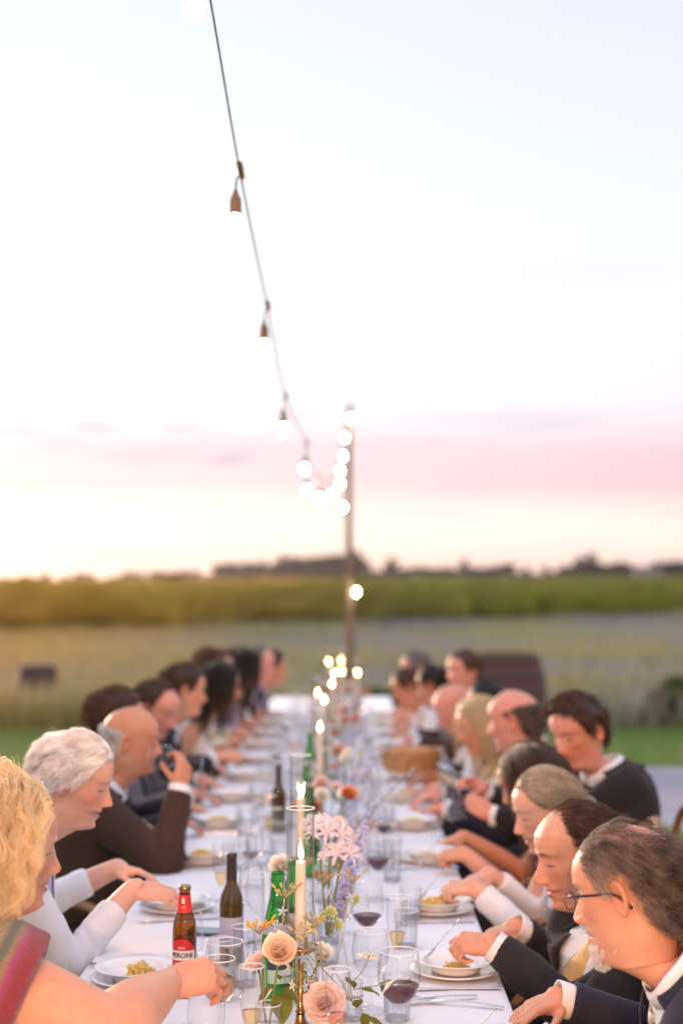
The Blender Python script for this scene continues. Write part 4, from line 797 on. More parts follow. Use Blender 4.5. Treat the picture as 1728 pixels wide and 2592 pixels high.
def suit(B, jm, sm_, tm=None, bow=None, vee=None):
    near = B.near; vs = (.016, .012, .0095)[near]; t1 = 1.0
    vee = vee or [(.30, 0), (.34, .004), (.55, .034), (.80, .070), (.95, .078), (1.0, .074)]
    me = shell(B, .020, .0, 1.0, ([.072, .075, .066, .058, .051, .044], .955), vs, (.004, .0055, .0075)[near], B.S['seed']); cut_shell(B, me, .02, .985, .995, vee, .945); finish(B, me, 'jacket', jm, .006)
    # lapels lie proud of the jacket on both sides of the opening
    for sd in (-1, 1):
        t = np.linspace(.33, .965, 22); e = np.interp(t, [a for a, _ in vee], [b for _, b in vee]); wd = np.interp(t, [.33, .5, .72, .80, .815, .9, .965], [.004, .040, .062, .066, .040, .036, .02])
        rows = [B.front(t, sd * (e - .004 + wd * k), .020 + .009 * (1 if 0 < k < 1 else .55)) for k in (0, .33, .66, 1)]; g = MB().grid(np.stack(rows), flip=sd > 0).build('lapel', jm, B.o); q = g.modifiers.new('t', 'SOLIDIFY'); q.thickness = .003
    a = np.linspace(.95, 2 * math.pi - .95, 36); rows = []
    for tq, of, up in ((.945, .030, 0), (.985, .026, .0), (1.0, .021, .014), (1.0, .015, .018), (.99, .010, .004)):
        rows.append(np.stack([B.ring(np.array([tq]), np.array([q]), of)[0, 0] for q in a]) + B.frame(np.array(tq))[2] * up)
    c = MB().grid(np.stack(rows)).build('jacket_collar', jm, B.o); q = c.modifiers.new('t', 'SOLIDIFY'); q.thickness = .003
    th = np.linspace(-math.pi, math.pi, 40, endpoint=False); G = B.ring(np.linspace(.1, 1.02, 30), th, .008); MB().grid(G, closed_v=True).build('shirt', sm_, B.o)
    neck_band(B, 1.0, .005, .037, 'shirt_collar', sm_, .16, .020)
    for A in B.arms.values():
        e = A['A'].get('sleeve', .945); ks = (A['u'] > e - .05) & (A['u'] < e + .035); p = A['path'][ks]
        if len(p) > 1:
            q = spline(p, 6); w = MB().tube(q, np.linspace(.037, .0385, 6), 22, caps=False).build('shirt_cuff', sm_, B.o); w.modifiers.new('t', 'SOLIDIFY').thickness = .003
    if tm:
        t = np.linspace(.30, .955, 24); w = np.interp(t, [.30, .5, .88, .9, .93, .955], [.046, .043, .020, .016, .024, .021]); bul = np.interp(t, [.3, .88, .91, .94, .96], [.004, .004, .009, .013, .008])
        rows = [B.front(t, w * k, .010 + 0 * t + bul * (1 - abs(k) ** 3)) for k in (-1, -.6, 0, .6, 1)]; g = MB().grid(np.stack(rows)).build('tie', tm, B.o); g.modifiers.new('t', 'SOLIDIFY').thickness = .004
    if bow:
        p = B.front(np.array(.965), np.array(0.0), .016); f = B.frame(np.array(.965))[1]
        mb = MB()
        for sd in (-1, 1): mb.tube([p, p + np.array((sd * .022, 0, .002)) + f * .004, p + np.array((sd * .05, 0, 0))], [.007, .014, .021], 10, flat=.45)
        mb.ball(p + f * .004, (.009, .008, .011), 10, 8); mb.build('bow_tie', bow, B.o)
def knit_top(B, m, name='cardigan', off=.012, neck=(.985, 1.0), vee=None, sleeve=(([.056, .060, .053, .046, .042, .037]), .93), under=None, wr=.005, stripes=False):
    near = B.near; me = shell(B, off, .0, 1.0, sleeve, (.016, .011, .0088)[near], wr, B.S['seed']); cut_shell(B, me, .02, neck[0], neck[1], vee, sleeve[1] if sleeve else 1)
    if stripes:
        co = co_of(me); t, x, y = torso_local(B, co); val = np.zeros(len(co)); best = np.full(len(co), 9.0)
        for A in B.arms.values():
            D = ((co[:, None] - A['path'][None]) ** 2).sum(-1); i = D.argmin(1); tv = np.gradient(A['path'], axis=0)[i]; tv /= np.linalg.norm(tv, axis=1)[:, None]; uu = A['u'][i] * A['len'] + ((co - A['path'][i]) * tv).sum(1); dd = np.sqrt(D.min(1)); b = dd < best; best[b] = dd[b]; val[b] = uu[b]
        val = np.where(np.abs(x) > .12, val, -(.17 - np.abs(x)) * .9); paint(me, np.stack([val, 0 * val, 0 * val], -1))
    o = finish(B, me, name, m, .004)
    if under:
        th = np.linspace(-math.pi, math.pi, 40, endpoint=False); G = B.ring(np.linspace(.1, .93, 26), th, .005); MB().grid(G, closed_v=True).build('top', under, B.o)
    return o
def trousers(B, m, key):
    """seated legs and shoes, out of sight under the cloth"""
    if key not in TRO:
        mb = MB(); 
        for sd in (-1, 1):
            mb.tube(spline([(sd * .085, -.06, .56), (sd * .10, .2, .56), (sd * .11, .40, .545), (sd * .115, .455, .46), (sd * .115, .43, .25), (sd * .115, .42, .09)], 22), np.interp(np.linspace(0, 1, 22), [0, .4, .6, 1], [.095, .078, .068, .055]), 16)
        mb.ball((0, -.03, .56), (.17, .14, .10), 18, 12)
        me = bake(mb, [('REMESH', dict(mode='VOXEL', voxel_size=.018)), ('SMOOTH', dict(iterations=3, factor=.5))]); smooth_shade(me); me.materials.append(m); me.name = 'trousers'
        sh = MB()
        for sd in (-1, 1): sh.tube(spline([(sd * .115, .38, .045), (sd * .118, .45, .05), (sd * .122, .55, .035), (sd * .124, .60, .03)], 10), [.03, .042, .044, .043, .041, .04, .04, .038, .032, .018], 14, flat=.8)
        TRO[key] = (me, sh.mesh('shoe', M_shoe))
    link(bpy.data.objects.new('trousers', TRO[key][0]), B.o); link(bpy.data.objects.new('shoe_pair', TRO[key][1]), B.o)
TRO = {}; M_shoe = mat('black_leather', (.03, .028, .027), .35)
def dress(B):
    kind = B.S['wear']; kind(B)
# ================================================================== THE GUESTS
SK = {'fair': (.68, .36, .23), 'pink': (.70, .34, .25), 'tan': (.60, .29, .17), 'light': (.72, .43, .31)}
HC = {'dark': (.030, .016, .010), 'brown': (.095, .046, .026), 'auburn': (.13, .055, .028), 'grey': (.24, .21, .20), 'white': (.74, .70, .70), 'blonde': (.92, .70, .42), 'ash': (.46, .35, .25), 'pepper': (.155, .118, .098), 'pale': (.68, .52, .30)}
black = cm('black_wool', (.026, .022, .025), 'wool'); navy = cm('navy_wool', (.026, .025, .044), 'wool'); brownw = cm('brown_tweed', (.060, .030, .022), 'wool', .3); greyw = cm('grey_flannel', (.16, .13, .14), 'wool', .2)
shirt = cm('white_shirt', (.80, .79, .82)); lilac = cm('lilac_shirt', (.46, .36, .58)); cream = cm('cream_blouse', (.74, .64, .46)); whitek = cm('white_knit', (.80, .77, .79), 'knit'); pinkd = cm('pink_dress', (.80, .22, .42)); blueb = cm('lavender_top', (.46, .46, .72)); peach = cm('peach_blouse', (.72, .44, .36)); dtro = cm('dark_trousers', (.03, .028, .032), 'wool')
def tie_mat():
    m, nt, b, N, L = new_mat('yellow_tie'); tc = N('ShaderNodeTexCoord'); mp = N('ShaderNodeMapping'); L(tc.outputs['Object'], mp.inputs[0]); mp.inputs['Scale'].default_value = (1, 1, 1)
    vo = N('ShaderNodeTexVoronoi'); vo.feature = 'F1'; vo.inputs['Scale'].default_value = 95; vo.inputs['Randomness'].default_value = .1; L(mp.outputs[0], vo.inputs[0])
    cr = N('ShaderNodeValToRGB'); e = cr.color_ramp.elements; e[0].position = 0; e[0].color = (.30, .26, .52, 1); e[1].position = .30; e[1].color = (.66, .40, .12, 1)
    for p, c in ((.12, (.62, .50, .50, 1)), (.20, (.30, .24, .44, 1)), (.26, (.68, .44, .16, 1))): q = e.new(p); q.color = c
    L(vo.outputs['Distance'], cr.inputs[0]); L(cr.outputs[0], b.inputs['Base Color']); b.inputs['Roughness'].default_value = .5; b.inputs['Sheen Weight'].default_value = .2; return m
M_tie = tie_mat(); M_cream_tie = mat('cream_tie', (.62, .54, .42), .55, var=.1, vscale=80)
def stripe_mat():
    m, nt, b, N, L = new_mat('striped_knit'); at = N('ShaderNodeAttribute'); at.attribute_name = 'tint'; sp = N('ShaderNodeSeparateXYZ'); L(at.outputs['Vector'], sp.inputs[0])
    tc = N('ShaderNodeTexCoord'); nz = N('ShaderNodeTexNoise'); nz.inputs['Scale'].default_value = 30; L(tc.outputs['Object'], nz.inputs[0])
    ad = N('ShaderNodeMath'); ad.operation = 'MULTIPLY_ADD'; L(nz.outputs[0], ad.inputs[0]); ad.inputs[1].default_value = .010; L(sp.outputs[0], ad.inputs[2])
    ml = N('ShaderNodeMath'); ml.operation = 'MULTIPLY_ADD'; L(ad.outputs[0], ml.inputs[0]); ml.inputs[1].default_value = 1 / .155; ml.inputs[2].default_value = 4.045; fr = N('ShaderNodeMath'); fr.operation = 'FRACT'; L(ml.outputs[0], fr.inputs[0])
    cr = N('ShaderNodeValToRGB'); e = cr.color_ramp.elements; e[0].position = 0; e[0].color = (.30, .035, .045, 1); e[1].position = .97; e[1].color = (.30, .035, .045, 1)
    for p, c in ((.26, (.33, .040, .045)), (.30, (.42, .05, .15)), (.40, (.30, .04, .05)), (.45, (.33, .22, .10)), (.60, (.36, .27, .13)), (.64, (.16, .15, .10)), (.70, (.13, .15, .13)), (.76, (.34, .22, .10)), (.84, (.40, .06, .17)), (.92, (.30, .04, .05))): q = e.new(p); q.color = (*c, 1)
    L(fr.outputs[0], cr.inputs[0]); wv = N('ShaderNodeTexVoronoi'); wv.inputs['Scale'].default_value = 260; L(tc.outputs['Object'], wv.inputs[0])
    mx = N('ShaderNodeMix'); mx.data_type = 'RGBA'; mx.blend_type = 'MULTIPLY'; mx.inputs[0].default_value = .55; L(cr.outputs[0], mx.inputs[6]); L(wv.outputs['Distance'], mx.inputs[7])
    m2 = N('ShaderNodeMix'); m2.data_type = 'RGBA'; m2.inputs[0].default_value = .35; L(cr.outputs[0], m2.inputs[7]); L(mx.outputs[2], m2.inputs[6]); L(m2.outputs[2], b.inputs['Base Color'])
    bp = N('ShaderNodeBump'); L(wv.outputs['Distance'], bp.inputs['Height']); bp.inputs['Strength'].default_value = .9; bp.inputs['Distance'].default_value = .003; L(bp.outputs[0], b.inputs['Normal']); b.inputs['Roughness'].default_value = .9; b.inputs['Sheen Weight'].default_value = .3; return m
M_stripe = stripe_mat()
def W_suit(j, s=None, tie=None, bow=None, vee=None):
    def f(B): suit(B, j, s or shirt, tie, bow, vee); trousers(B, j, j.name)
    return f
def W_knit(m, under=None, **kw):
    def f(B): knit_top(B, m, under=under, **kw); trousers(B, kw.get('tro', dtro), 'dark')
    return f
def W_dress(m, sleeveless=True, neck=(.86, .86)):
    def f(B): knit_top(B, m, 'dress', .010, neck, None, None if sleeveless else ([.056, .058, .05, .045, .04, .036], .25), wr=.003); trousers(B, dtro, 'dark')
    return f
def W_shirt(m, col=True):
    def f(B):
        knit_top(B, m, 'shirt', .013, (.985, 1.0), [(.85, 0), (.9, .004), (1.0, .022)], ([.060, .064, .056, .050, .046, .040], .93), wr=.006)
        if col: neck_band(B, .995, .012, .042, 'shirt_collar', m)
        trousers(B, dtro, 'dark')
    return f
def spectacles(B):
    """thin dark rectangular frame, clear lenses and temples over the ears"""
    M_fr = mat('dark_spectacle_frame', (.035, .012, .016), .3); mb = MB(); hs = B.HS
    for sd in (-1, 1):
        c = np.array((sd * .033, .097, -.004)); q = np.linspace(0, 2 * math.pi, 25); loop = np.stack([c[0] + .0235 * np.sign(np.cos(q)) * np.abs(np.cos(q)) ** .7, c[1] - .10 * np.abs((c[0] + .0235 * np.cos(q))) ** 1.4 * 1.6 + .004, c[2] + .0150 * np.sign(np.sin(q)) * np.abs(np.sin(q)) ** .8], -1)
        mb.tube(hs(loop), .0012, 6, caps=False); tp = spline([(sd * .056, .090, .003), (sd * .066, .078, .004), (sd * .079, .03, .001), (sd * .0815, .0, .001), (sd * .080, -.020, -.012), (sd * .077, -.034, -.030)], 16); mb.tube(hs(tp), [.0017] * 10 + [.002] * 6, 6, flat=1.5)
    mb.tube(hs(np.array([(-.010, .104, .001), (0, .107, .003), (.010, .104, .001)])), .0012, 6); fr = mb.build('spectacles', M_fr, B.o)
    for sd in (-1, 1):
        c = np.array((sd * .033, .097, -.004)); q = np.linspace(0, 2 * math.pi, 24, endpoint=False); loop = np.stack([c[0] + .0230 * np.sign(np.cos(q)) * np.abs(np.cos(q)) ** .7, c[1] - .16 * np.abs((c[0] + .0235 * np.cos(q))) ** 1.4 + .004, c[2] + .0146 * np.sign(np.sin(q)) * np.abs(np.sin(q)) ** .8], -1); MB().add(hs(loop), [tuple(range(24))]).build('lens', M_glass, fr)
M_glass = glass('clear_glass')
def dflt(side, y, x=None, spread=.17, z=.80, pose='relax'):
    s = -1 if side == 'L' else 1; e = TX0 if side == 'L' else TX1; rx = e - s * .05; near_, far_ = y - spread, y + spread
    d = (-s * .85, .45, -.12); d2 = (-s * .85, -.45, -.12)
    a = dict(at=(rx, near_, z), dir=d, back=(0, 0, 1), pose=pose); b = dict(at=(rx, far_, z), dir=d2, back=(0, 0, 1), pose=pose)
    return {'R': a, 'L': b} if side == 'L' else {'L': a, 'R': b}
def arms(side, y, **kw):
    d = dflt(side, y); 
    for k, v in kw.items(): d[k] = v
    return d
GUESTS = []
def guest(side, y, head, hip, label, P, wear, short, **kw):
    S = dict(side=side, y=y, head=head, hip=hip, label=label, P=dict(dict(blush=1), **P), wear=wear, short=short, seed=len(GUESTS) + 3, **kw)
    S['P'].setdefault('hand', .84 if kw.get('fem') else .90); S.setdefault('arms', dflt(side, y)); (S['P'].setdefault('eye', 1) if not kw.get('near') else 0); GUESTS.append(S)
# ---- right row, from the camera
guest('R', 2.76, (.535, 1.222), .67, 'man in navy suit with thin spectacles, white goatee and thinning grey-brown hair', dict(skin=SK['fair'], hair=HC['pepper'], style='short', line='std', bald=[.3, .3, .135, .10], baldw=.06, cap=0, len=.030, vol=.006, lift=.5, thick=.60, strands=12000, streak=.9, temple=2.2, beard=HC['white'], age=1, nose=1.05, jowl=1, hvar=.6, scalp=.62), W_suit(navy, None, M_cream_tie), 'the man with spectacles', near=2, look=(-32, 14, 4), slouch=.9, hs=1.08, twist=-6, neck=.12,
      arms=dict(L=dict(at=(.272, 2.70, .838), dir=(-1, .22, .10), back=(.1, -.35, .9), pose='fork', elbow=(-.3, -.1, -1)), R=dict(at=(.38, 3.04, .79), dir=(-.8, -.4, -.1), pose='relax')))
guest('R', 3.46, (.550, 1.158), .575, 'man in black suit and patterned yellow tie looking down, short brown hair', dict(skin=SK['fair'], hair=HC['brown'], style='short', line='receding', len=.024, vol=.004, lift=.55, streak=.6, cap=0, strands=12000, scalp=.9, thick=.8, age=.6, nose=1.2, stubble=.25, hvar=.4), W_suit(black, None, M_tie, None, [(.22, 0), (.27, .01), (.5, .055), (.75, .088), (.93, .088), (1.0, .078)]), 'the man with the yellow tie', near=2, look=(8, 14, 0), slouch=.8, twist=38, hs=1.03, neck=.35,
      arms=dict(L=dict(at=(.262, 3.41, .840), dir=(-1, .10, .12), back=(.0, -.45, .9), pose='fork', elbow=(-.25, -.05, -1)), R=dict(at=(.36, 3.70, .785), dir=(-.9, -.3, -.1))))
guest('R', 4.18, (.578, 1.152), .68, 'woman in white cardigan with ash-blond hair pinned back, eating with a fork', dict(skin=SK['light'], hair=HC['ash'], style='bun', line='fem', vol=.010, hvar=.4, streak=.3, cap=.45, nose=1.0, age=.4, bun=(0, -.112, -.035)), W_knit(whitek, shirt, vee=[(.3, .012), (.7, .030), (.94, .05), (1.0, .06)]), 'the woman in the white cardigan', near=2, fem=True, look=(6, 18, 0), slouch=.6, twist=16,
      arms=dict(L=dict(at=(.278, 4.09, .828), dir=(-1, .12, .05), back=(0, -.3, 1), pose='fork', elbow=(-.5, -.1, -.9)), R=dict(at=(.36, 4.38, .785), dir=(-.9, -.3, -.1))))
guest('R', 4.80, (.600, 1.145), .72, 'girl in pink dress with long straight dark-brown hair hanging over her face', dict(skin=SK['fair'], hair=HC['brown'], style='long', line='fem', len=.40, vol=.014, hvar=.35, wave=.004, nose=.8, age=0), W_dress(pinkd), 'the girl in the pink dress', near=1, fem=True, look=(-10, 24, 0), slouch=.6, bare=True, hs=.97,
      arms=dict(L=dict(at=(.30, 4.66, .815), dir=(-1, .1, .05), back=(0, -.3, 1), pose='fork', elbow=(-.6, -.1, -.8)), R=dict(at=(.33, 5.02, .79), dir=(-.9, -.2, -.1))))
guest('R', 5.22, (.835, 1.285), .96, 'young man in black suit and bow tie sitting back, full dark-brown hair', dict(skin=SK['pink'], hair=HC['brown'], eye=1, style='short', line='std', len=.04, vol=.020, topvol=1.25, lift=.35, fwd=True, nose=.95, age=0, lips=(.50, .16, .15), blush=1.5), W_suit(black, None, None, black), 'the young man with the bow tie', near=1, look=(38, 20, 0), slouch=.2, hs=1.07, twist=24,
      arms=dict(L=dict(at=(.45, 5.20, .90), dir=(-.8, .2, .5), back=(-.2, -.8, .3), pose='grip', elbow=(-.4, -.1, -.9)), R=dict(at=(.44, 5.32, .97), dir=(-.7, -.3, .5), back=(.2, .5, .8), pose='grip')))
guest('R', 5.85, (.675, 1.262), .80, 'balding man in dark navy suit turned away, dark hair round a bare crown', dict(skin=SK['pink'], hair=HC['pepper'], style='short', line='receding', bald=[.0, .03, .055, .052], len=.02, vol=.008, age=.8, jowl=1), W_suit(navy), 'the balding man in navy', near=1, look=(-22, 10, 0), hs=1.05)
guest('R', 6.42, (.585, 1.185), .72, 'woman in cream top with long straight pale-blond hair and head bowed', dict(skin=SK['fair'], hair=HC['pale'], style='long', line='fem', len=.36, vol=.014, hvar=.2, wave=.004, age=.2), W_knit(cream, vee=[(.7, 0), (.98, .05)]), 'the blond woman in cream', near=1, fem=True, look=(10, 20, 0))
guest('R', 7.02, (.680, 1.215), .82, 'dark-haired guest in black half hidden between the blond woman and the barrel', dict(skin=SK['tan'], hair=HC['dark'], style='bun', line='fem', vol=.014, hvar=.5), W_knit(black), 'the dark-haired guest in black', fem=True, look=(-15, 8, 0))
guest('R', 7.45, (.548, 1.178), .72, 'bald man in white shirt leaning over the table with a bowed pink head', dict(skin=SK['pink'], hair=HC['white'], style='short', line='receding', bald=[.0, .0, .02, .03], len=.012, vol=.004, age=1), W_shirt(shirt), 'the bald man in the white shirt', look=(0, 30, 0), hs=1.04)
guest('R', 8.28, (.665, 1.312), .78, 'tall auburn-haired man in dark jacket sitting upright in the blurred far right row', dict(skin=SK['pink'], hair=HC['auburn'], style='short', line='std', len=.03, vol=.014), W_suit(brownw), 'the auburn-haired man', look=(34, 2, 0))
guest('R', 8.68, (.515, 1.205), .68, 'dark-haired man in grey suit bending forward in the blurred far right row', dict(skin=SK['tan'], hair=HC['dark'], style='short', line='std', len=.03, vol=.014), W_suit(greyw), 'the bending dark-haired man', look=(-24, 14, 0))
guest('R', 9.25, (.385, 1.155), .62, 'brown-haired guest in white leaning furthest in over the far right of the table', dict(skin=SK['tan'], hair=HC['auburn'], style='short', line='std', len=.03, vol=.016), W_shirt(shirt), 'the leaning guest', look=(0, 22, 0))
guest('R', 10.0, (.470, 1.235), .66, 'grey-haired guest in peach at the far end of the right row', dict(skin=SK['pink'], hair=HC['grey'], style='short', line='std', len=.03, vol=.016), W_shirt(peach), 'the grey-haired guest in peach', look=(10, 8, 0))
# ---- left row, from the camera
guest('L', 2.78, (-.660, 1.290), -.82, 'woman with wavy chin-length blond hair and striped sequinned knit top reaching for a wine glass', dict(skin=SK['fair'], hair=HC['blonde'], style='bob', line='fem', len=.205, vol=.021, topvol=1.1, wave=.016, wf=12, hvar=.3, lift=.6, strands=15000, streak=.35, nose=1.0, age=.6, part=.02, armfat=1.62, hand=1.06, bulk=1.12, arm=1.04, thick=.7), W_knit(M_stripe, None, name='striped_top', off=.014, sleeve=([.074, .080, .078, .07, .06, .05], .27), neck=(.97, .985), stripes=True), 'the blond woman in stripes', near=2, fem=True, look=(24, 8, 0), slouch=.3, bare=True, twist=30, neck=.4,
      arms=dict(R=dict(at=(-.280, 2.93, .892), dir=(.82, .50, .10), back=(-.42, -.75, .45), pose='grip', elbow=(.18, .095, -.07), reach=.09, shift=(.02, .0, .045)), L=dict(at=(-.60, 3.06, .79), dir=(.9, -.2, -.1))))
guest('L', 3.62, (-.685, 1.300), -.86, 'elderly woman with short white hair and white cardigan reaching both hands towards a plate', dict(skin=SK['light'], hair=(.92, .86, .82), style='set', line='deep', vol=.012, topvol=1.7, hvar=.2, strands=13000, streak=.35, cap=.6, thick=.75, nose=1.1, age=1.0, jowl=1, browc=(.5, .4, .36), blush=1.3), W_knit(whitek, blueb, vee=[(.25, .01), (.6, .028), (.9, .05), (1.0, .06)]), 'the white-haired woman', near=2, fem=True, look=(2, 18, 0), slouch=.7, hs=.93,
      arms=dict(R=dict(at=(-.475, 3.74, .885), dir=(.93, .25, -.10), back=(-.1, -.5, .85), pose='relax', elbow=(.5, -.2, -.9), sleeve=.86), L=dict(at=(-.565, 3.98, .89), dir=(.9, -.1, -.05), back=(0, .2, 1), pose='relax', sleeve=.86)))
guest('L', 4.88, (-.735, 1.272), -.90, 'bald man in dark brown jacket drinking from a tilted wine glass', dict(skin=SK['tan'], hair=HC['white'], style='short', line='receding', bald=[.0, .0, .035, .05], len=.015, vol=.006, age=1, jowl=1.2, bulk=1, nose=1.0, browc=(.4, .3, .25)), W_suit(brownw, None, M_cream_tie), 'the bald man in brown', near=2, look=(6, 6, 0), hs=.95, twist=10, slouch=.3,
      arms=dict(R=dict(at=(-.548, 4.82, 1.090), dir=(.15, .25, .95), back=(.75, -.6, .1), pose='grip', elbow=(.4, .1, -1)), L=dict(at=(-.66, 5.10, .80), dir=(.8, -.4, -.1))))
guest('L', 5.52, (-.885, 1.286), -1.02, 'dark-haired guest hidden behind the bald man in brown', dict(skin=SK['tan'], hair=HC['brown'], style='short', line='std', len=.035, vol=.018), W_suit(black), 'the guest behind the bald man', near=1, look=(10, 10, 0))
guest('L', 6.25, (-.835, 1.268), -.98, 'ruddy man in grey suit looking down, receding brown hair', dict(skin=SK['pink'], hair=HC['brown'], style='short', line='receding', len=.025, vol=.012, blush=1.5), W_suit(greyw), 'the ruddy man in grey', near=1, look=(-22, 24, 0))
guest('L', 6.90, (-.785, 1.302), -.94, 'young man in black suit with thick dark hair and open white collar, reaching forward', dict(skin=SK['fair'], hair=HC['brown'], style='short', line='std', len=.035, vol=.018, topvol=1.2, eye=1), W_suit(black), 'the young man in black', near=1, look=(16, 8, 0), twist=8,
      arms=dict(R=dict(at=(-.55, 6.72, .90), dir=(.95, .1, .15), back=(0, -.4, .9), pose='relax'), L=dict(at=(-.64, 7.08, .80), dir=(.8, -.4, -.1))))
guest('L', 7.50, (-.665, 1.285), -.84, 'woman in off-shoulder white dress with long wavy dark hair', dict(skin=SK['tan'], hair=HC['dark'], style='long', line='fem', len=.34, vol=.020, wave=.012, hvar=.4), W_dress(cm('white_dress', (.78, .74, .72)), True, (.84, .86)), 'the woman in the white dress', near=1, fem=True, look=(16, 10, 0), bare=True)
guest('L', 8.35, (-.765, 1.312), -.90, 'auburn-haired woman in beige behind the dark-haired woman in white', dict(skin=SK['fair'], hair=HC['auburn'], style='bob', line='fem', len=.2, vol=.022, wave=.008), W_knit(cream), 'the auburn-haired woman', fem=True, look=(-28, 4, 0))
guest('L', 9.0, (-.650, 1.300), -.82, 'woman with long dark straight hair in the blurred far left row', dict(skin=SK['tan'], hair=HC['dark'], style='long', line='fem', len=.34, vol=.016, hvar=.3), W_knit(cm('mauve_top', (.42, .30, .36))), 'the woman with long dark hair', fem=True, look=(30, 2, 0))
guest('L', 9.65, (-.590, 1.285), -.76, 'pink-faced grey-haired man in dark suit in the blurred far left row', dict(skin=SK['pink'], hair=HC['grey'], style='short', line='receding', len=.02, vol=.010), W_suit(brownw), 'the grey-haired man', look=(-10, 8, 0))
guest('L', 10.3, (-.540, 1.225), -.72, 'dark-haired man in lilac shirt and black jacket at the far left table end', dict(skin=SK['tan'], hair=HC['dark'], style='short', line='std', len=.03, vol=.014), W_suit(black, lilac), 'the man in the lilac shirt', look=(5, 10, 0))
BODIES = {}
def build_guests(only=None):
    for S in GUESTS:
        if only and S['short'] not in only: continue
        BODIES[S['short']] = make_person(S)
build_guests(DEBUG_ONLY if 'DEBUG_ONLY' in globals() else None)
if 'the man with spectacles' in BODIES: spectacles(BODIES['the man with spectacles'])
# ================================================================== TABLEWARE
def at(px, py, d): return ((px - 880) * d / 3600, d, 1.67 - (py - 1492) * d / 3600)      # a measured point of the place at distance d
def rim_mat():  # sky brightness put into the bead as whitish diffuse colour
    """fire-polished rim: a rounded bead whose white colour stands in for refracted sky"""
    m, nt, b, N, L = new_mat('glass_rim'); b.inputs['Base Color'].default_value = (.92, .92, .94, 1); b.inputs['Roughness'].default_value = .08; b.inputs['Specular IOR Level'].default_value = .8; t = N('ShaderNodeBsdfTransparent'); tl = N('ShaderNodeBsdfTranslucent'); tl.inputs[0].default_value = (.92, .92, .94, 1)
    m1 = N('ShaderNodeMixShader'); m1.inputs[0].default_value = .4; L(b.outputs[0], m1.inputs[1]); L(tl.outputs[0], m1.inputs[2]); ms = N('ShaderNodeMixShader'); ms.inputs[0].default_value = .72; L(t.outputs[0], ms.inputs[1]); L(m1.outputs[0], ms.inputs[2]); L(ms.outputs[0], nt.nodes['Material Output'].inputs[0]); return m
M_china = mat('white_china', (.84, .83, .84), .12, spec=.5, coat=.3); M_steel = mat('flatware_steel', (.72, .72, .76), .16, metal=1); M_linen = mat('napkin_linen', (.82, .80, .84), .9, bump=.2, bscale=700)
M_pasta = mat('pasta', (.78, .56, .17), .45, var=.18, vscale=120, spec=.4, sss=.0); M_brass = mat('aged_brass', (.52, .33, .14), .28, metal=1, var=.25, vscale=30); M_wax = mat('ivory_wax', (.84, .74, .62), .5, sss=.35)
M_gl = glass('thin_glass', edge=(.88, .88, .91), gain=.7); M_rim = rim_mat(); M_thick = glass('pressed_glass', gain=.9, base=.10, edge=(.66, .66, .70), power=2.2)
M_wine = mat('red_wine', (.060, .004, .010), .04, spec=.6); M_rose = glass('rose_wine', tint=(1.0, .70, .52), edge=(.95, .75, .65), base=.06); M_champ = glass('champagne', tint=(1.0, .86, .58), edge=(.95, .8, .6), base=.06); M_water = glass('water', tint=(.98, .99, 1.0), base=.06)
M_green = glass('green_bottle_glass', tint=(.10, .62, .16), edge=(.25, .55, .3), base=.07); M_amber = glass('amber_bottle_glass', tint=(.62, .30, .035), edge=(.3, .22, .15), base=.07); M_dark = glass('dark_bottle_glass', tint=(.34, .22, .05), edge=(.3, .25, .2), base=.07)
M_red = mat('red_label', (.62, .022, .024), .45); M_wht = mat('white_label', (.82, .78, .74), .5); M_ink = mat('dark_ink', (.10, .02, .04), .6); M_foil = mat('dark_foil', (.055, .04, .045), .35, metal=.4)
M_cork = mat('cork', (.45, .30, .16), .9); M_cap = mat('crown_cap', (.35, .25, .13), .3, metal=1)
def obj(name, me, parent=None, loc=None): 
    o = bpy.data.objects.new(name, me); 
    if loc is not None: o.location = loc
    return link(o, parent)
ME = {}
# plates
ME['soup'] = MB().lathe([(0, .004), (.052, .004), (.055, 0), (.058, .004), (.062, .012), (.070, .022), (.0985, .0295), (.1005, .0312), (.0985, .0325), (.071, .0255), (.063, .0165), (.056, .0085), (0, .0075)], 48).mesh('soup_plate', M_china)
ME['plate'] = MB().lathe([(0, .003), (.066, .003), (.069, 0), (.073, .004), (.105, .0135), (.1085, .0155), (.106, .0175), (.074, .008), (.066, .006), (0, .006)], 48).mesh('under_plate', M_china)
def pasta_mesh(seed):
    r = np.random.default_rng(seed); mb = MB()
    for k in range(64):
        a = r.uniform(0, 6.28); rr = .036 * math.sqrt(r.uniform(0, 1)); h = .004 + .020 * (1 - (rr / .038) ** 2) * r.uniform(.25, 1); c = np.array((math.cos(a) * rr * 1.15, math.sin(a) * rr, h)); b = r.uniform(0, 6.28); d = np.array((math.cos(b), math.sin(b), r.normal(0, .22))); e = np.cross(d, (0, 0, 1)) * r.choice([-1, 1]); l = r.uniform(.008, .015); cv = r.uniform(.2, .9)
        t = np.linspace(-1, 1, 7)[:, None]; p = c + d * l * t + e * l * cv * (t * t - .4); p[:, 2] = np.maximum(p[:, 2] + .003 * np.sin(t[:, 0] * 3 + k), .003); mb.tube(p, [.0016, .0021, .0023, .0023, .0023, .0021, .0016], 6)
    return mb.mesh('pasta', M_pasta)
ME['pasta'] = [pasta_mesh(k) for k in range(3)]
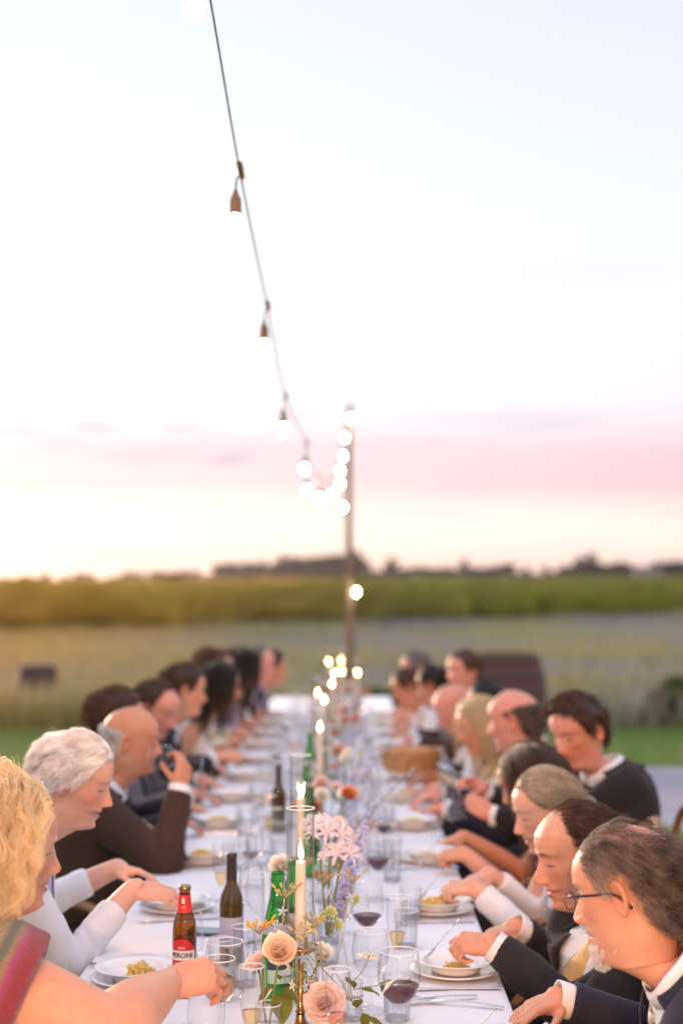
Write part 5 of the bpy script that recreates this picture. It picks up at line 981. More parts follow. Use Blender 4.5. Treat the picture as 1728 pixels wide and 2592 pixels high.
def fork_mesh():
    mb = MB(); w = [(-.10, .0055), (-.05, .0045), (.0, .0032), (.03, .0032), (.045, .007), (.058, .0115), (.064, .012)]; z = lambda y: .004 + .006 * math.sin((y + .1) / .2 * 3.1) + .004 * max(0, (y - .04) / .06)
    P = np.array([[(s * ww, y, z(y) + dz) for s, dz in ((-1, 0), (-.5, .0012), (.5, .0012), (1, 0), (.5, -.0012), (-.5, -.0012))] for y, ww in w]); mb.grid(P, closed_v=True)
    for k in (-1.5, -.5, .5, 1.5): mb.tube([(k * .0064, .062, z(.062)), (k * .0064, .085, z(.085) - .001), (k * .0062, .106, z(.1) + .0035)], [.0022, .0018, .0010], 6)
    return mb.mesh('fork', M_steel)
def knife_mesh():
    mb = MB(); P = []
    for y, a, b, t in ((-.115, -.006, .006, .003), (-.05, -.005, .005, .003), (0, -.004, .004, .0026), (.01, -.007, .006, .0012), (.06, -.010, .007, .001), (.09, -.009, .007, .001), (.108, -.002, .006, .0008), (.112, .003, .005, .0006)): P.append([(a, y, .003), ((a + b) / 2, y, .003 + t), (b, y, .003), ((a + b) / 2, y, .003 - t)])
    return mb.grid(np.array(P), closed_v=True).mesh('knife', M_steel)
ME['fork'], ME['knife'] = fork_mesh(), knife_mesh()
def napkin_mesh(seed):
    mb = MB(); r = np.random.default_rng(seed)
    for k in range(4):
        n = 10; u = np.linspace(-1, 1, n); P = np.zeros((n, n, 3)); s = (.052, .095)
        for i in range(n):
            for j in range(n): P[i, j] = (u[i] * s[0] + .002 * r.normal() * (abs(u[i]) > .9), u[j] * s[1] + .002 * k, .0015 + .0042 * k + .0018 * math.sin(u[j] * 3 + k * 1.3) + .0015 * math.sin(u[i] * 4 + k))
        mb.grid(P, flip=True)
        edge = np.stack([np.stack([np.full(n, -s[0] - .002), P[0, :, 1], P[0, :, 2] - .002], -1), P[0]]); mb.grid(edge)
    return mb.mesh('napkin', M_linen)
ME['napkin'] = [napkin_mesh(1), napkin_mesh(2)]
# glasses : (profile, rim radius, rim height), bowls measured from the base
def rim_of(mb, r, z, t=.0011, n=40):
    a = np.linspace(0, 2 * math.pi, 9); P = np.array([[((r + t * math.cos(q)) * math.cos(p), (r + t * math.cos(q)) * math.sin(p), z + t * math.sin(q)) for q in a[:-1]] for p in np.linspace(0, 2 * math.pi, n, endpoint=False)]); mb.grid(P, closed_u=True, closed_v=True, mi=1); return mb
GP = {'wine': [(0, .0025), (.032, .001), (.034, .002), (.020, .005), (.006, .010), (.0038, .03), (.0036, .06), (.0048, .078), (.010, .084), (.022, .094), (.033, .108), (.0395, .124), (.041, .140), (.039, .158), (.0345, .183)],
      'big': [(0, .0025), (.034, .001), (.036, .002), (.020, .006), (.006, .012), (.004, .03), (.004, .055), (.006, .070), (.016, .076), (.030, .090), (.038, .108), (.041, .128), (.0395, .150), (.036, .172)],
      'flute': [(0, .0025), (.028, .001), (.030, .002), (.016, .005), (.005, .011), (.0036, .03), (.004, .062), (.009, .078), (.016, .098), (.0215, .125), (.0245, .155), (.0245, .180), (.0235, .200)],
      'stemless': [(0, .003), (.024, .002), (.029, .004), (.035, .014), (.0395, .034), (.0395, .05), (.0365, .078), (.0325, .106)],
      'tumbler': [(0, .006), (.024, .006), (.025, .0), (.027, .002), (.0285, .05), (.031, .092)], 'tall': [(0, .008), (.023, .008), (.024, 0), (.026, .002), (.0275, .06), (.030, .135)]}
FILL = {'red': (M_wine, .40), 'rose': (M_rose, .45), 'champ': (M_champ, .40), 'water': (M_water, .6), None: (None, 0)}
def glass_mesh(kind, fill=None, level=None):
    key = ('g', kind)
    if key not in ME:
        pr = GP[kind]; mb = MB().lathe([(a, b) for a, b in spline(np.array(pr), 40)] if kind in ('wine', 'big', 'flute', 'stemless') else pr, 40); rim_of(mb, pr[-1][0], pr[-1][1], .0013)
        if kind in ('tumbler', 'tall'):
            for k in range(12): a = k * math.pi / 6; mb.tube([(math.cos(a) * .0268, math.sin(a) * .0268, .01), (math.cos(a) * .0292, math.sin(a) * .0292, pr[-1][1] * .62)], .0012, 5, mi=0)
        ME[key] = mb.mesh(kind + '_glass', [M_thick if kind in ('tumbler', 'tall') else M_gl, M_rim])
    if fill is None: return ME[key], None
    k2 = ('f', kind, fill, level)
    if k2 not in ME:
        pr = spline(np.array(GP[kind]), 80); z0 = {'wine': .084, 'big': .077, 'flute': .075, 'stemless': .004, 'tumbler': .007, 'tall': .009}[kind]; z1 = z0 + (pr[-1][1] - z0) * (level or FILL[fill][1]); q = [(max(a - .0013, .0005), b + .0012) for a, b in pr if z0 <= b <= z1]
        q = [(0, q[0][1])] + q; q.append((q[-1][0], q[-1][1] + .0002)); q.append((0, q[-1][1])); ME[k2] = MB().lathe(q, 32).mesh('drink', FILL[fill][0])
    return ME[key], ME[k2]
NAME = {'wine': 'wine_glass', 'big': 'wine_glass', 'flute': 'champagne_flute', 'stemless': 'stemless_glass', 'tumbler': 'tumbler', 'tall': 'tall_tumbler'}
def put_glass(kind, x, y, label, fill=None, level=None, group=None, s=1.0, z=TZ + .0015):
    a, b = glass_mesh(kind, fill, level); o = obj(NAME[kind], a, None, (x, y, z)); o.scale = (s, s, s); o.rotation_euler[2] = (x * 37 + y * 11) % 6.28; props(o, label, 'glass', group)
    if b: obj('drink', b, o)
    return o
# hero glasses at the near end
put_glass('stemless', -.292, 2.99, 'empty stemless glass nearest the camera on the left, in front of the reaching hand')
put_glass('flute', -.183, 2.76, 'champagne flute a third full, between the stemless glass and the peach rose', 'champ', .34)
HELD = put_glass('big', -.265, 2.98, 'glass of pale rose wine held by the woman in the striped top', 'rose', .52, s=.92)
put_glass('stemless', -.275, 3.24, 'empty glass just behind the rose wine held by the blond woman', s=1.22)
put_glass('tall', -.240, 3.36, 'tall clear tumbler behind the held rose wine and left of the green bottle', 'water', .3)
put_glass('tumbler', -.300, 3.42, 'small straight tumbler in front of the dark wine bottle', 'water', .35)
put_glass('wine', -.224, 3.72, 'empty wine glass half hidden behind the front green bottle')
put_glass('big', .104, 2.93, 'red wine glass nearest the camera, right of the pink rose', 'red', .36, s=1.08)
put_glass('tumbler', .105, 3.10, 'ribbed tumbler of water directly behind the front red wine stem', 'water', .5)
put_glass('big', .050, 3.16, 'empty stemmed glass with a white cosmos leaning in front of it')
put_glass('wine', .048, 3.56, 'second red wine glass, standing further up the table behind the white cosmos', 'red', .30, s=1.02)
put_glass('flute', -.019, 2.74, 'flute of pink-orange wine in front of the big pink rose', 'rose', .34, s=1.0)
put_glass('tall', -.047, 3.76, 'straight tall glass behind the candle holding small white flowers', 'water', .6)
put_glass('tumbler', .150, 3.72, 'faceted tumbler to the right of the second red wine', 'water', .5)
put_glass('flute', -.36, 4.10, 'flute standing left of the dark wine bottle', 'champ', .3)
put_glass('wine', .02, 4.05, 'empty wine glass behind the second red wine')
put_glass('wine', -.30, 4.45, 'red wine glass left of the second candle', 'red', .22)
rg = np.random.default_rng(42)
for k, (kd, x, y, fl, w) in enumerate((('stemless', -.40, 3.62, None, 'empty stemless glass between the beer bottle and the small tumbler'), ('wine', -.33, 4.22, None, 'empty wine glass just behind the dark wine bottle'), ('tall', -.20, 4.20, 'water', 'tall tumbler right of the dark wine bottle'), ('flute', .115, 3.38, 'champ', 'flute of champagne between the two red wines'),
        ('tumbler', .175, 4.02, 'water', 'tumbler of water left of the plate of the woman in the white cardigan'), ('wine', .09, 4.28, 'red', 'red wine glass behind the clear tumblers on the right'), ('stemless', .02, 3.86, None, 'empty stemless glass right of the second candle'), ('flute', -.24, 4.72, None, 'empty flute left of the rear green bottle'), ('big', -.03, 4.42, None, 'large empty wine glass before the orange votive'), ('tall', .14, 4.55, 'water', 'tall water tumbler before the clear bottle on the right'))): put_glass(kd, x, y, w, fl, .35)

# place settings along both sides
LY = [2.70, 3.39, 4.14, 4.86, 5.58, 6.28, 6.97, 7.65, 8.32, 9.0, 9.68, 10.34]; RY = [2.79, 3.46, 4.12, 4.88, 5.56, 6.26, 6.95, 7.64, 8.32, 9.0, 9.68, 10.34]
def who(side, ys):
    g = [S for S in GUESTS if S['side'] == side]; used = set(); out = []
    for y in ys:
        k = min(range(len(g)), key=lambda i: abs(g[i]['y'] - y)); near_ = g[k]['short']
        if k in used:
            j = min((i for i in range(len(g)) if i != k), key=lambda i: abs(g[i]['y'] - y)); out.append('between %s and %s' % (near_, g[j]['short']))
        else: used.add(k); out.append('in front of ' + near_)
    return out
for side, ys in (('L', LY), ('R', RY)):
    sx = -1 if side == 'L' else 1
    for i, (y, w) in enumerate(zip(ys, who(side, ys))):
        x = -.500 if side == 'L' else .258; x += rg.normal(0, .008); z = TZ + .0015
        props(obj('under_plate', ME['plate'], None, (x, y, z)), 'white under plate ' + w, 'plate', 'white under plates')
        p2 = obj('soup_plate', ME['soup'], None, (x + rg.normal(0, .003), y + .002, z + .0065)); props(p2, 'white soup plate ' + w, 'plate', 'white soup plates')
        ps = obj('pasta_portion', ME['pasta'][i % 3], None, (x + rg.normal(0, .006), y + rg.normal(0, .006), z + .0145)); ps.rotation_euler[2] = rg.uniform(0, 6.28); ps.scale = (1.05, 1.05, 1.0); ps.scale = (rg.uniform(.75, 1.3), rg.uniform(.75, 1.3), rg.uniform(.6, 1.35)); props(ps, 'yellow pasta in the plate ' + w, 'pasta', 'pasta portions')
        k = obj('knife', ME['knife'], None, (x + sx * -.02, y - .135, z)); k.rotation_euler[2] = R(90 + rg.normal(0, 6)); props(k, 'knife by the plate ' + w, 'knife', 'table knives')
        if i != 1 or side == 'L': n = obj('napkin', ME['napkin'][i % 2], None, (x + sx * .035, y + .17 + rg.normal(0, .012), z)); n.rotation_euler[2] = R(90 + rg.normal(0, 5)); n.scale = (.9, .9, 1); props(n, 'folded napkin by the plate ' + w, 'napkin', 'folded napkins')
        if y > 4.3 or side == 'L' and y > 3.9:
            ff = obj('fork', ME['fork'], None, (x - sx * .02, y + .125, z)); ff.rotation_euler[2] = R(90 + rg.normal(0, 9)); props(ff, 'fork by the plate ' + w, 'fork', 'table forks')
        if y > 4.3:
            gx = x - sx * .15
            put_glass('wine', gx + rg.normal(0, .012), y + .05 + rg.normal(0, .03), 'wine glass by the plate ' + w, rg.choice([None, None, 'champ', 'red']), .25, 'glasses up the table')
            put_glass('tumbler', gx + sx * .01 + rg.normal(0, .015), y - .14 + rg.normal(0, .03), 'water tumbler by the plate ' + w, 'water', .5, 'glasses up the table')
            put_glass('stemless', gx - sx * .05 + rg.normal(0, .015), y - .06 + rg.normal(0, .03), 'stemless glass by the plate ' + w, rg.choice([None, 'rose', 'water']), .35, 'glasses up the table'); put_glass('tall', gx - sx * .11 + rg.normal(0, .012), y + .02 + rg.normal(0, .03), 'tall water tumbler by the plate ' + w, 'water', .5, 'glasses up the table')
            put_glass('flute', gx - sx * .075 + rg.normal(0, .012), y + .16 + rg.normal(0, .03), 'champagne flute by the plate ' + w, rg.choice([None, 'champ']), .4, 'glasses up the table')
f = obj('fork', ME['fork'], None, (.245, 3.20, TZ + .002)); f.rotation_euler[2] = R(74); props(f, 'spare fork lying on the cloth below the plate of the man with the yellow tie', 'fork', 'table forks')
f = obj('fork', ME['fork'], None, (.195, 3.225, TZ + .004)); f.rotation_euler[2] = R(108); props(f, 'second fork crossing the first below the plate of the man with the yellow tie', 'fork', 'table forks')
n = obj('napkin', ME['napkin'][0], None, (-.42, 2.98, TZ + .002)); n.rotation_euler[2] = R(80); props(n, 'folded white napkin lying under the outstretched forearm of the blond woman', 'napkin', 'folded napkins')

# bottles
def bottle(name, prof, m, x, y, label, liquid=None):
    o = empty(name, (x, y, TZ + .0015), rg.uniform(0, 6.28), label, 'bottle'); MB().lathe([(a, b) for a, b in prof], 40).build('glass_body', m, o); return o
def wrap(txt, r, z, size, m, parent, rot=0, name='lettering'):
    cu = bpy.data.curves.new('t', 'FONT'); cu.body = txt; cu.size = size; cu.align_x = 'CENTER'; cu.align_y = 'CENTER'; cu.offset = size * .02; cu.extrude = .0002; q = bpy.data.objects.new('t', cu); COL.objects.link(q)
    dg = bpy.context.evaluated_depsgraph_get(); dg.update(); me = bpy.data.meshes.new_from_object(q.evaluated_get(dg), depsgraph=dg); bpy.data.objects.remove(q)
    b = bmesh.new(); b.from_mesh(me); bmesh.ops.subdivide_edges(b, edges=[e for e in b.edges if e.calc_length() > size * .25], cuts=2); b.to_mesh(me); b.free(); c = co_of(me); a = c[:, 0] / r + rot; rr = r + .0006 + c[:, 2]; set_co(me, np.stack([rr * np.sin(a), -rr * np.cos(a), z + c[:, 1]], -1)); me.materials.clear(); me.materials.append(m); me.name = name; return link(bpy.data.objects.new(name, me), parent)
def label_patch(r, z0, z1, a0, a1, m, parent, name='label', shape=None, rot=0):
    n, k = 25, 15; P = np.zeros((k, n, 3))
    for i in range(k):
        z = z0 + (z1 - z0) * i / (k - 1); f = 1 if shape is None else shape((i / (k - 1)) * 2 - 1); t = np.linspace(a0 * f, a1 * f, n) + rot; rr = r(z) if callable(r) else r; P[i] = np.stack([rr * np.sin(t), -rr * np.cos(t), 0 * t + z], -1)
    return MB().grid(P).build(name, m, parent)
bp = [(0, .002), (.024, 0), (.0275, .004), (.028, .02), (.028, .118), (.0265, .138), (.0205, .158), (.0155, .176), (.0132, .205), (.0128, .214), (.0142, .216), (.0142, .222), (.0130, .224)]
B1 = bottle('beer_bottle', bp, M_amber, -.382, 3.38, 'brown beer bottle with a red and white label by the blond woman\'s hand'); B1.rotation_euler[2] = R(-8)
MB().lathe([(0, .226), (.0128, .226), (.0145, .221), (.0145, .2185)], 24).build('neck_rim', M_cap, B1)
MB().lathe([(.0002, .005), (.0255, .005), (.0262, .02), (.0262, .105), (0, .1055)], 32).build('beer', glass('beer', tint=(.72, .38, .08), edge=(.6, .5, .4), base=.02), B1)
label_patch(.0284, .030, .106, -1.15, 1.15, M_red, B1, 'label', lambda u: max(.30, math.sqrt(max(0, 1 - (abs(u)) ** 2.6))))
label_patch(.0287, .058, .080, -1.22, 1.22, M_wht, B1, 'label_band'); wrap('PERONI', .0287, .069, .0155, M_ink, B1); wrap('BIRRA', .0284, .0865, .006, M_wht, B1); wrap('QUALITA ITALIANA', .0284, .0515, .0038, M_wht, B1)
nr = lambda z: float(np.interp(z, [b for a, b in bp], [a for a, b in bp])) + .0004
label_patch(nr, .165, .205, -math.pi, math.pi, M_red, B1, 'neck_label'); label_patch(lambda z: nr(z) + .0003, .186, .199, -.22, .22, M_wht, B1, 'neck_crest', lambda u: .7 + .3 * math.cos(u * 1.4)); wrap('1846', .0150, .176, .006, M_wht, B1)
wp = [(0, .012), (.02, .004), (.030, 0), (.0325, .006), (.0325, .16), (.029, .185), (.018, .210), (.0140, .225), (.0132, .288), (.0146, .290), (.0146, .298), (.0125, .299)]
gpf = [(0, .008), (.028, 0), (.0345, .006), (.0355, .02), (.0355, .13), (.033, .155), (.026, .19), (.0185, .222), (.0140, .252), (.0138, .262), (.0155, .264), (.0155, .269), (.0140, .271), (.0140, .284)]
B2 = bottle('wine_bottle', wp, M_dark, -.286, 3.55, 'dark green wine bottle with dark neck foil behind the small tumbler'); MB().lathe([(.0146, .226), (.0138, .288), (.0151, .290), (.0151, .299), (0, .2995)], 24).build('foil', M_foil, B2); B2.scale = (.9, .9, .9); label_patch(.0329, .05, .13, -1.3, 1.3, mat('blue_grey_label', (.42, .44, .58), .6), B2, rot=1.5)
def green(x, y, label, rz):
    o = bottle('water_bottle', gpf, M_green, x, y, label); o.rotation_euler[2] = rz; lr = lambda z: float(np.interp(z, [b for a, b in gpf], [a for a, b in gpf])) + .0005
    label_patch(lr, .150, .172, -math.pi, math.pi, mat('silver_band_label', (.42, .42, .50), .4), o, 'neck_label'); label_patch(lr, .045, .125, -1.2, 1.2, mat('pale_green_label', (.45, .66, .50), .5), o, 'label'); label_patch(lambda z: lr(z) + .0004, .075, .10, -1.2, 1.2, mat('navy_label_band', (.03, .05, .12), .5), o, 'label_band'); return o
green(-.158, 3.24, 'green glass water bottle standing behind the peach rose', .6); green(-.122, 4.62, 'green glass water bottle beside the second candle', 2.0); green(-.165, 6.3, 'green glass water bottle up the table by the third candle', 1.0); green(-.128, 3.36, 'second green water bottle standing just behind the front one', 1.4)
cp = [(0, .004), (.030, 0), (.034, .006), (.034, .15), (.028, .185), (.014, .215), (.012, .262), (.0135, .264), (.0135, .272)]
for (x, y, lb) in ((-.252, 3.78, 'clear glass water bottle to the right of the dark wine bottle'), (.10, 4.95, 'clear glass water bottle up the right side of the table')): bottle('water_bottle', cp, M_thick, x, y, lb)
for (x, y, lb) in ((-.262, 5.45, 'dark wine bottle up the table left of the third candle'),):
    o = bottle('wine_bottle', wp, M_dark, x, y, lb); o.scale = (.85, .85, .85); MB().lathe([(.0146, .226), (.0138, .288), (.0151, .290), (.0151, .299), (0, .2995)], 24).build('foil', M_foil, o)

# candles : brass stick, ivory taper with a flame, tall glass chimney
M_flame = emitter('candle_flame', (1.0, .66, .30), 50); M_wick = mat('wick', (.02, .015, .012), .9)
def candle(x, y, label_w, zc=.93, zt=1.105, lean=.0, light=1.2, chim=True, hc=.285):
    st = empty('candlestick', (x, y, TZ + .0015), 0, 'slim aged-brass candlestick ' + label_w, 'candlestick', 'candlesticks down the middle of the table'); h = zc - TZ
    MB().lathe([(0, 0), (.052, 0), (.054, .004), (.040, .010), (.020, .016), (.011, .028), (.009, .040)], 32).build('base', M_brass, st)
    MB().lathe([(a, b * h) for a, b in [(.0088, .2), (.0072, .23), (.0115, .25), (.0120, .26), (.0078, .275), (.0085, .40), (.0098, .47), (.0085, .50), (.0074, .53), (.0072, .86), (.011, .9), (.013, .93)]], 20).build('stem', M_brass, st)
    MB().lathe([(.008, h - .018), (.024, h - .014), (.036, h - .004), (.0375, h), (.036, h - .001), (.024, h - .009), (0, h - .010)], 36).build('cup', M_brass, st)
    c = empty('taper_candle', (x, y, zc - .008), 0, 'lit ivory taper candle ' + label_w, 'candle', 'lit taper candles'); hh = zt - zc + .008
    MB().lathe([(0, 0), (.0116, 0), (.0114, hh * .4), (.0108, hh * .8), (.0104, hh - .004), (.0085, hh), (.004, hh - .0015), (0, hh - .002)], 24).build('wax', M_wax, c)
    MB().tube([(0, 0, hh - .002), (.0003, 0, hh + .004), (.001, 0, hh + .009)], .0007, 5).build('wick', M_wick, c)
    t = np.linspace(0, 1, 12); rr = .0058 * np.sin(np.clip(t * 1.15 + .12, 0, 1) * math.pi) ** .8 * (1 - t) ** .45 + .0004; MB().tube(np.stack([lean * t ** 1.3 * .03 + .0007, 0 * t, hh + .0045 + t * .034], -1), rr, 12).build('flame', M_flame, c)
    if chim:
        mb = MB().lathe([(.0285, 0), (.0285, hc)], 40); rim_of(mb, .0285, hc, .0015); mb.lathe([(.0268, hc), (.0268, 0)], 40)
        o = mb.build('glass_chimney', [M_gl, M_rim], None, loc=(x, y, zc - .001)); props(o, 'tall glass chimney round the taper candle ' + label_w, 'candle chimney', 'glass candle chimneys')
candle(-.098, 3.0, 'nearest the camera'); candle(-.130, 3.95, 'second from the camera, flame blown aside', zt=1.10, lean=.35); candle(-.106, 5.45, 'third from the camera', zt=1.13)
candle(-.115, 6.95, 'fourth from the camera', zt=1.12, light=.8); candle(-.155, 7.4, 'fifth from the camera, left of the fourth', zt=1.12, light=.8); candle(-.09, 8.1, 'sixth from the camera', zt=1.12, light=.8)
for (px, d, lb, zt) in ((846, 9.2, 'left of the far trio of flames', 1.12), (865, 9.35, 'in the middle of the far trio of flames', 1.12), (904, 9.2, 'standing alone at the right of the far flames', 1.12), (832, 10.5, 'at the far end on the left, tallest flame', 1.125), (863, 10.7, 'at the far end next to the tallest flame', 1.125)):
    candle((px - 880) * d / 3600, d, lb, zt=zt, light=.6)
M_tl = mat('tealight_glass', (.75, .30, .14), .2, coat=.5)
for (x, y, lb) in ((-.112, 2.80, 'small copper-coloured votive dish at the bottom of the picture by the candlestick foot'), (.005, 5.35, 'small orange votive further up the table right of the second candle'), (-.03, 4.75, 'small orange votive beside the lavender spike')):
    o = empty('votive', (x, y, TZ + .0015), 0, lb, 'votive'); MB().lathe([(0, .002), (.020, 0), (.027, .012), (.029, .030), (.0275, .030), (.025, .013), (0, .005)], 28).build('dish', M_tl, o); MB().lathe([(0, .014), (.024, .014), (.024, .0145), (0, .0146)], 20).build('wax', M_wax, o)
# things held in the hand
o = put_glass('wine', -.491, 4.86, 'wine glass tilted to the lips of the bald man in brown'); o.location = (-.491, 4.86, 1.085); o.rotation_euler = (0, R(-82), 0)
def held_fork(h, label, dx=0):
    a, b = Vector(h) + Vector((-.072, .02, -.048)), Vector(h) + Vector((.004, -.04, .062)); d = (a - b); q = obj('fork', ME['fork']); s = d.length / .206
    q.matrix_world = Matrix.Translation((a + b) / 2) @ d.normalized().to_track_quat('Y', 'Z').to_matrix().to_4x4() @ Matrix.Scale(s, 4); props(q, label, 'fork', 'forks in hands')
held_fork((.262, 3.41, .840), 'fork held over the pasta by the man with the yellow tie'); held_fork((.278, 4.09, .828), 'fork held over the plate by the woman in the white cardigan'); held_fork((.30, 4.66, .815), 'fork held by the girl in the pink dress'); held_fork((.272, 2.70, .838), 'fork in the hand of the man with spectacles')
q = bottle('water_bottle', cp, M_thick, .40, 5.27, 'clear glass bottle held up in both hands by the young man with the bow tie'); q.location = (.40, 5.25, .83); q.rotation_euler = (R(-6), R(-12), 0)
# phone lying on the cloth
o = MB().box((-.035, -.07, 0), (.035, .07, .008)).build('phone', mat('dark_blue_phone', (.02, .07, .12), .25, coat=.5), None, smooth=False, loc=(-.36, 3.86, TZ + .002)); o.rotation_euler[2] = R(80); o.modifiers.new('b', 'BEVEL').width = .003; props(o, 'dark blue phone lying flat on the cloth left of the wine bottle', 'phone')
# wicker bread basket
M_wick2 = mat('wicker', (.48, .27, .12), .7, var=.25, vscale=40, bump=.6, bscale=120)
bk = empty('bread_basket', (.285, 6.52, TZ + .10), .2, 'woven wicker bread basket passed along the right side of the table', 'basket')
for k in range(9): z = .004 + k * .011; rx, ry = .115 + .004 * k, .075 + .003 * k; t = np.linspace(0, 2 * math.pi, 49); MB().tube(np.stack([(rx + .003 * np.sin(t * 12 + (k % 2) * 3.14)) * np.cos(t), (ry + .003 * np.sin(t * 12 + (k % 2) * 3.14)) * np.sin(t), 0 * t + z], -1), .0062, 6, caps=False).build('wicker_band', M_wick2, bk)
for k in range(24): a = k * math.pi / 12; MB().tube([(math.cos(a) * .112, math.sin(a) * .073, 0), (math.cos(a) * .147, math.sin(a) * .099, .10)], .004, 5).build('upright', M_wick2, bk)
MB().lathe([(0, .002), (.1, .002)], 24).build('bottom', M_wick2, bk)
M_bread = mat('crust', (.52, .28, .11), .7, var=.3, vscale=25, bump=.4, bscale=60)
for k, (x, y, s) in enumerate(((-.05, .01, .05), (.04, -.01, .055), (0, .03, .045))): o = MB().ball((0, 0, 0), (s, s * .8, s * .6), 20, 12).build('bread_roll', M_bread, None, loc=(.285 + x, 6.52 + y, TZ + .18)); props(o, ['golden bread roll at the left of the wicker basket', 'largest golden bread roll at the right of the wicker basket', 'smallest golden bread roll at the back of the wicker basket'][k], 'bread roll', 'bread rolls')
# ================================================================== POLE AND STRING LIGHTS
M_pole = mat('weathered_pole', (.20, .12, .085), .85, var=.3, vscale=4, stretch=(12, 12, 1), bump=.5, bscale=12); M_cable = mat('black_cable', (.03, .04, .035), .9, spec=.1); M_sock = mat('lamp_socket', (.17, .095, .05), .5)
M_bulb = emitter('lit_bulb', (1.0, .80, .50), 110)
po = empty('light_pole', (.02, 13.0, 0), 0, 'slim wooden pole beyond the end of the table carrying the string lights', 'pole'); MB().tube([(0, 0, -.3), (.004, 0, 1.2), (-.006, 0, 2.4), (0, 0, 3.36)], [.034, .031, .027, .022], 14).build('shaft', M_pole, po)
MB().tube([(-.03, -.035, 3.26), (.0, -.045, 3.25), (.02, -.04, 3.22)], .006, 6).build('hook', M_cable, po)
# (pixel column, pixel row of the glowing bulb, distance)
spec = [(485, 6, 3.15), (593, 562, 4.0), (667, 880, 5.2), (716, 1090, 6.6), (771, 1191, 8.0), (776, 1244, 9.0), (809, 1264, 9.8), (820, 1272, 10.4), (840, 1255, 11.0), (860, 1228, 11.4), (860, 1194, 11.8), (868, 1156, 12.2), (873, 1110, 12.6), (888, 1060, 12.94)]
bul = [np.array(at(*s)) for s in spec]
back = [np.array((-.36, 2.3, 3.10)), np.array((-.36, .9, 3.08)), np.array((-.34, -.8, 2.85)), np.array((-.30, -2.6, 2.42)), np.array((-.2, -4.3, 2.02)), np.array((-.1, -6.0, 1.82)), np.array((0, -7.6, 1.85))]  # unseen added run, set low to warm the sides facing the camera
drop = .155; hang = [b + np.array((.012, .02, drop)) for b in bul]; hb = [b + np.array((.0, 0, drop)) for b in back]
chain = list(reversed(hb)) + hang; chain = chain[:-1] + [np.array((.02, 12.96, 3.27))]
cb = MB(); sp = spline(chain, 240); cb.tube(sp, .0026, 6); cab = cb.build('light_cable', M_cable); props(cab, 'thin dark cable of the string lights sagging from overhead down to the pole', 'cable', 'string light cables')
sock_me = MB().lathe([(0, .085), (.006, .084), (.010, .070), (.017, .055), (.0195, .040), (.0195, .012), (.021, .006), (.021, 0), (.012, -.002)], 18).mesh('socket', M_sock); bulb_me = MB().lathe([(0, -.068), (.012, -.065), (.021, -.054), (.0255, -.038), (.0245, -.02), (.019, -.005), (.013, .004), (.012, .012)], 20).mesh('bulb_glass', M_bulb)
conn_me = MB().lathe([(0, -.045), (.008, -.044), (.010, -.03), (.0095, .03), (.008, .044), (0, .045)], 12).mesh('cable_joint', M_sock)
pos_lab = ['string light bulb cut by the top edge of the picture', 'string light bulb hanging highest in the open sky', 'second string light bulb down the sky', 'third string light bulb down the sky', 'fourth string light bulb, just before the sag', 'bulb just below the fourth at the start of the sag', 'left one of the two bulbs touching at the bottom of the sag', 'right one of the two bulbs touching at the bottom of the sag', 'first bulb rising from the sag towards the pole', 'second bulb rising from the sag towards the pole', 'third bulb rising from the sag towards the pole', 'fourth bulb rising from the sag towards the pole', 'bulb just below the top one beside the pole', 'bulb at the very top of the pole']
def bulb(b, h, label, e, joint=True):
    o = empty('string_light', tuple(b), 0, label, 'light bulb', 'string light bulbs'); s = obj('socket', sock_me, o, (0, 0, .034)); g = obj('bulb_glass', bulb_me, o, (0, 0, .031)); s.scale = g.scale = (.85 if b[1] < 7 else .68,) * 3
    rel = np.array(h) - np.array(b); MB().tube(spline([(0, 0, .10), rel * .5 + np.array((-.004, 0, .06)), rel], 8), .0026, 6).build('drop_cord', M_cable, o)
    if joint:
        c = obj('cable_joint', conn_me, o, tuple(rel + np.array((0, 0, .012)))); i = int(np.argmin(((sp - np.array(h)) ** 2).sum(1))); tv = sp[min(i + 2, len(sp) - 1)] - sp[max(i - 2, 0)]; c.rotation_euler = Vector(tv).to_track_quat('Z', 'Y').to_euler()
    if e:
        ld = bpy.data.lights.new('warm_fill_light', 'POINT'); ld.energy = e; ld.color = (1, .47, .17); ld.shadow_soft_size = .03; lo = link(bpy.data.objects.new('warm_fill_light', ld), o); lo.location = (0, 0, -.075)  # extra warm fill, only under the bulbs out of view
for i, (b, h) in enumerate(zip(bul, hang)): bulb(b, h, pos_lab[i], 0, i < 6)
for i, (b, h) in enumerate(zip(back, hb)): bulb(b, h, 'string light bulb overhead behind the camera, number %s along the cable' % ['one', 'two', 'three', 'four', 'five', 'six', 'seven', 'eight'][i], BACK_FILL_E if i > 2 else 18)  # unseen added bulbs, all but the first three boosted as warm fill
# a short lower run tied down the pole
low = [np.array(at(868, 1286, 12.5)), np.array(at(902, 1501, 12.9))]
lc = spline([np.array((.02, 12.95, 3.0)), low[0] + (0, 0, .13), np.array((-.02, 12.7, 2.0)), low[1] + (0, 0, .13)], 40); o = MB().tube(lc, .0034, 6).build('light_cable', M_cable); props(o, 'short loose cable end hanging down beside the pole', 'cable', 'string light cables')
bulb(low[0], low[0] + (0, 0, .13), 'bulb hanging left of the pole below the sag', 0, False); bulb(low[1], low[1] + (0, 0, .13), 'lowest bulb, against the dark vineyard beside the pole', 0, False)

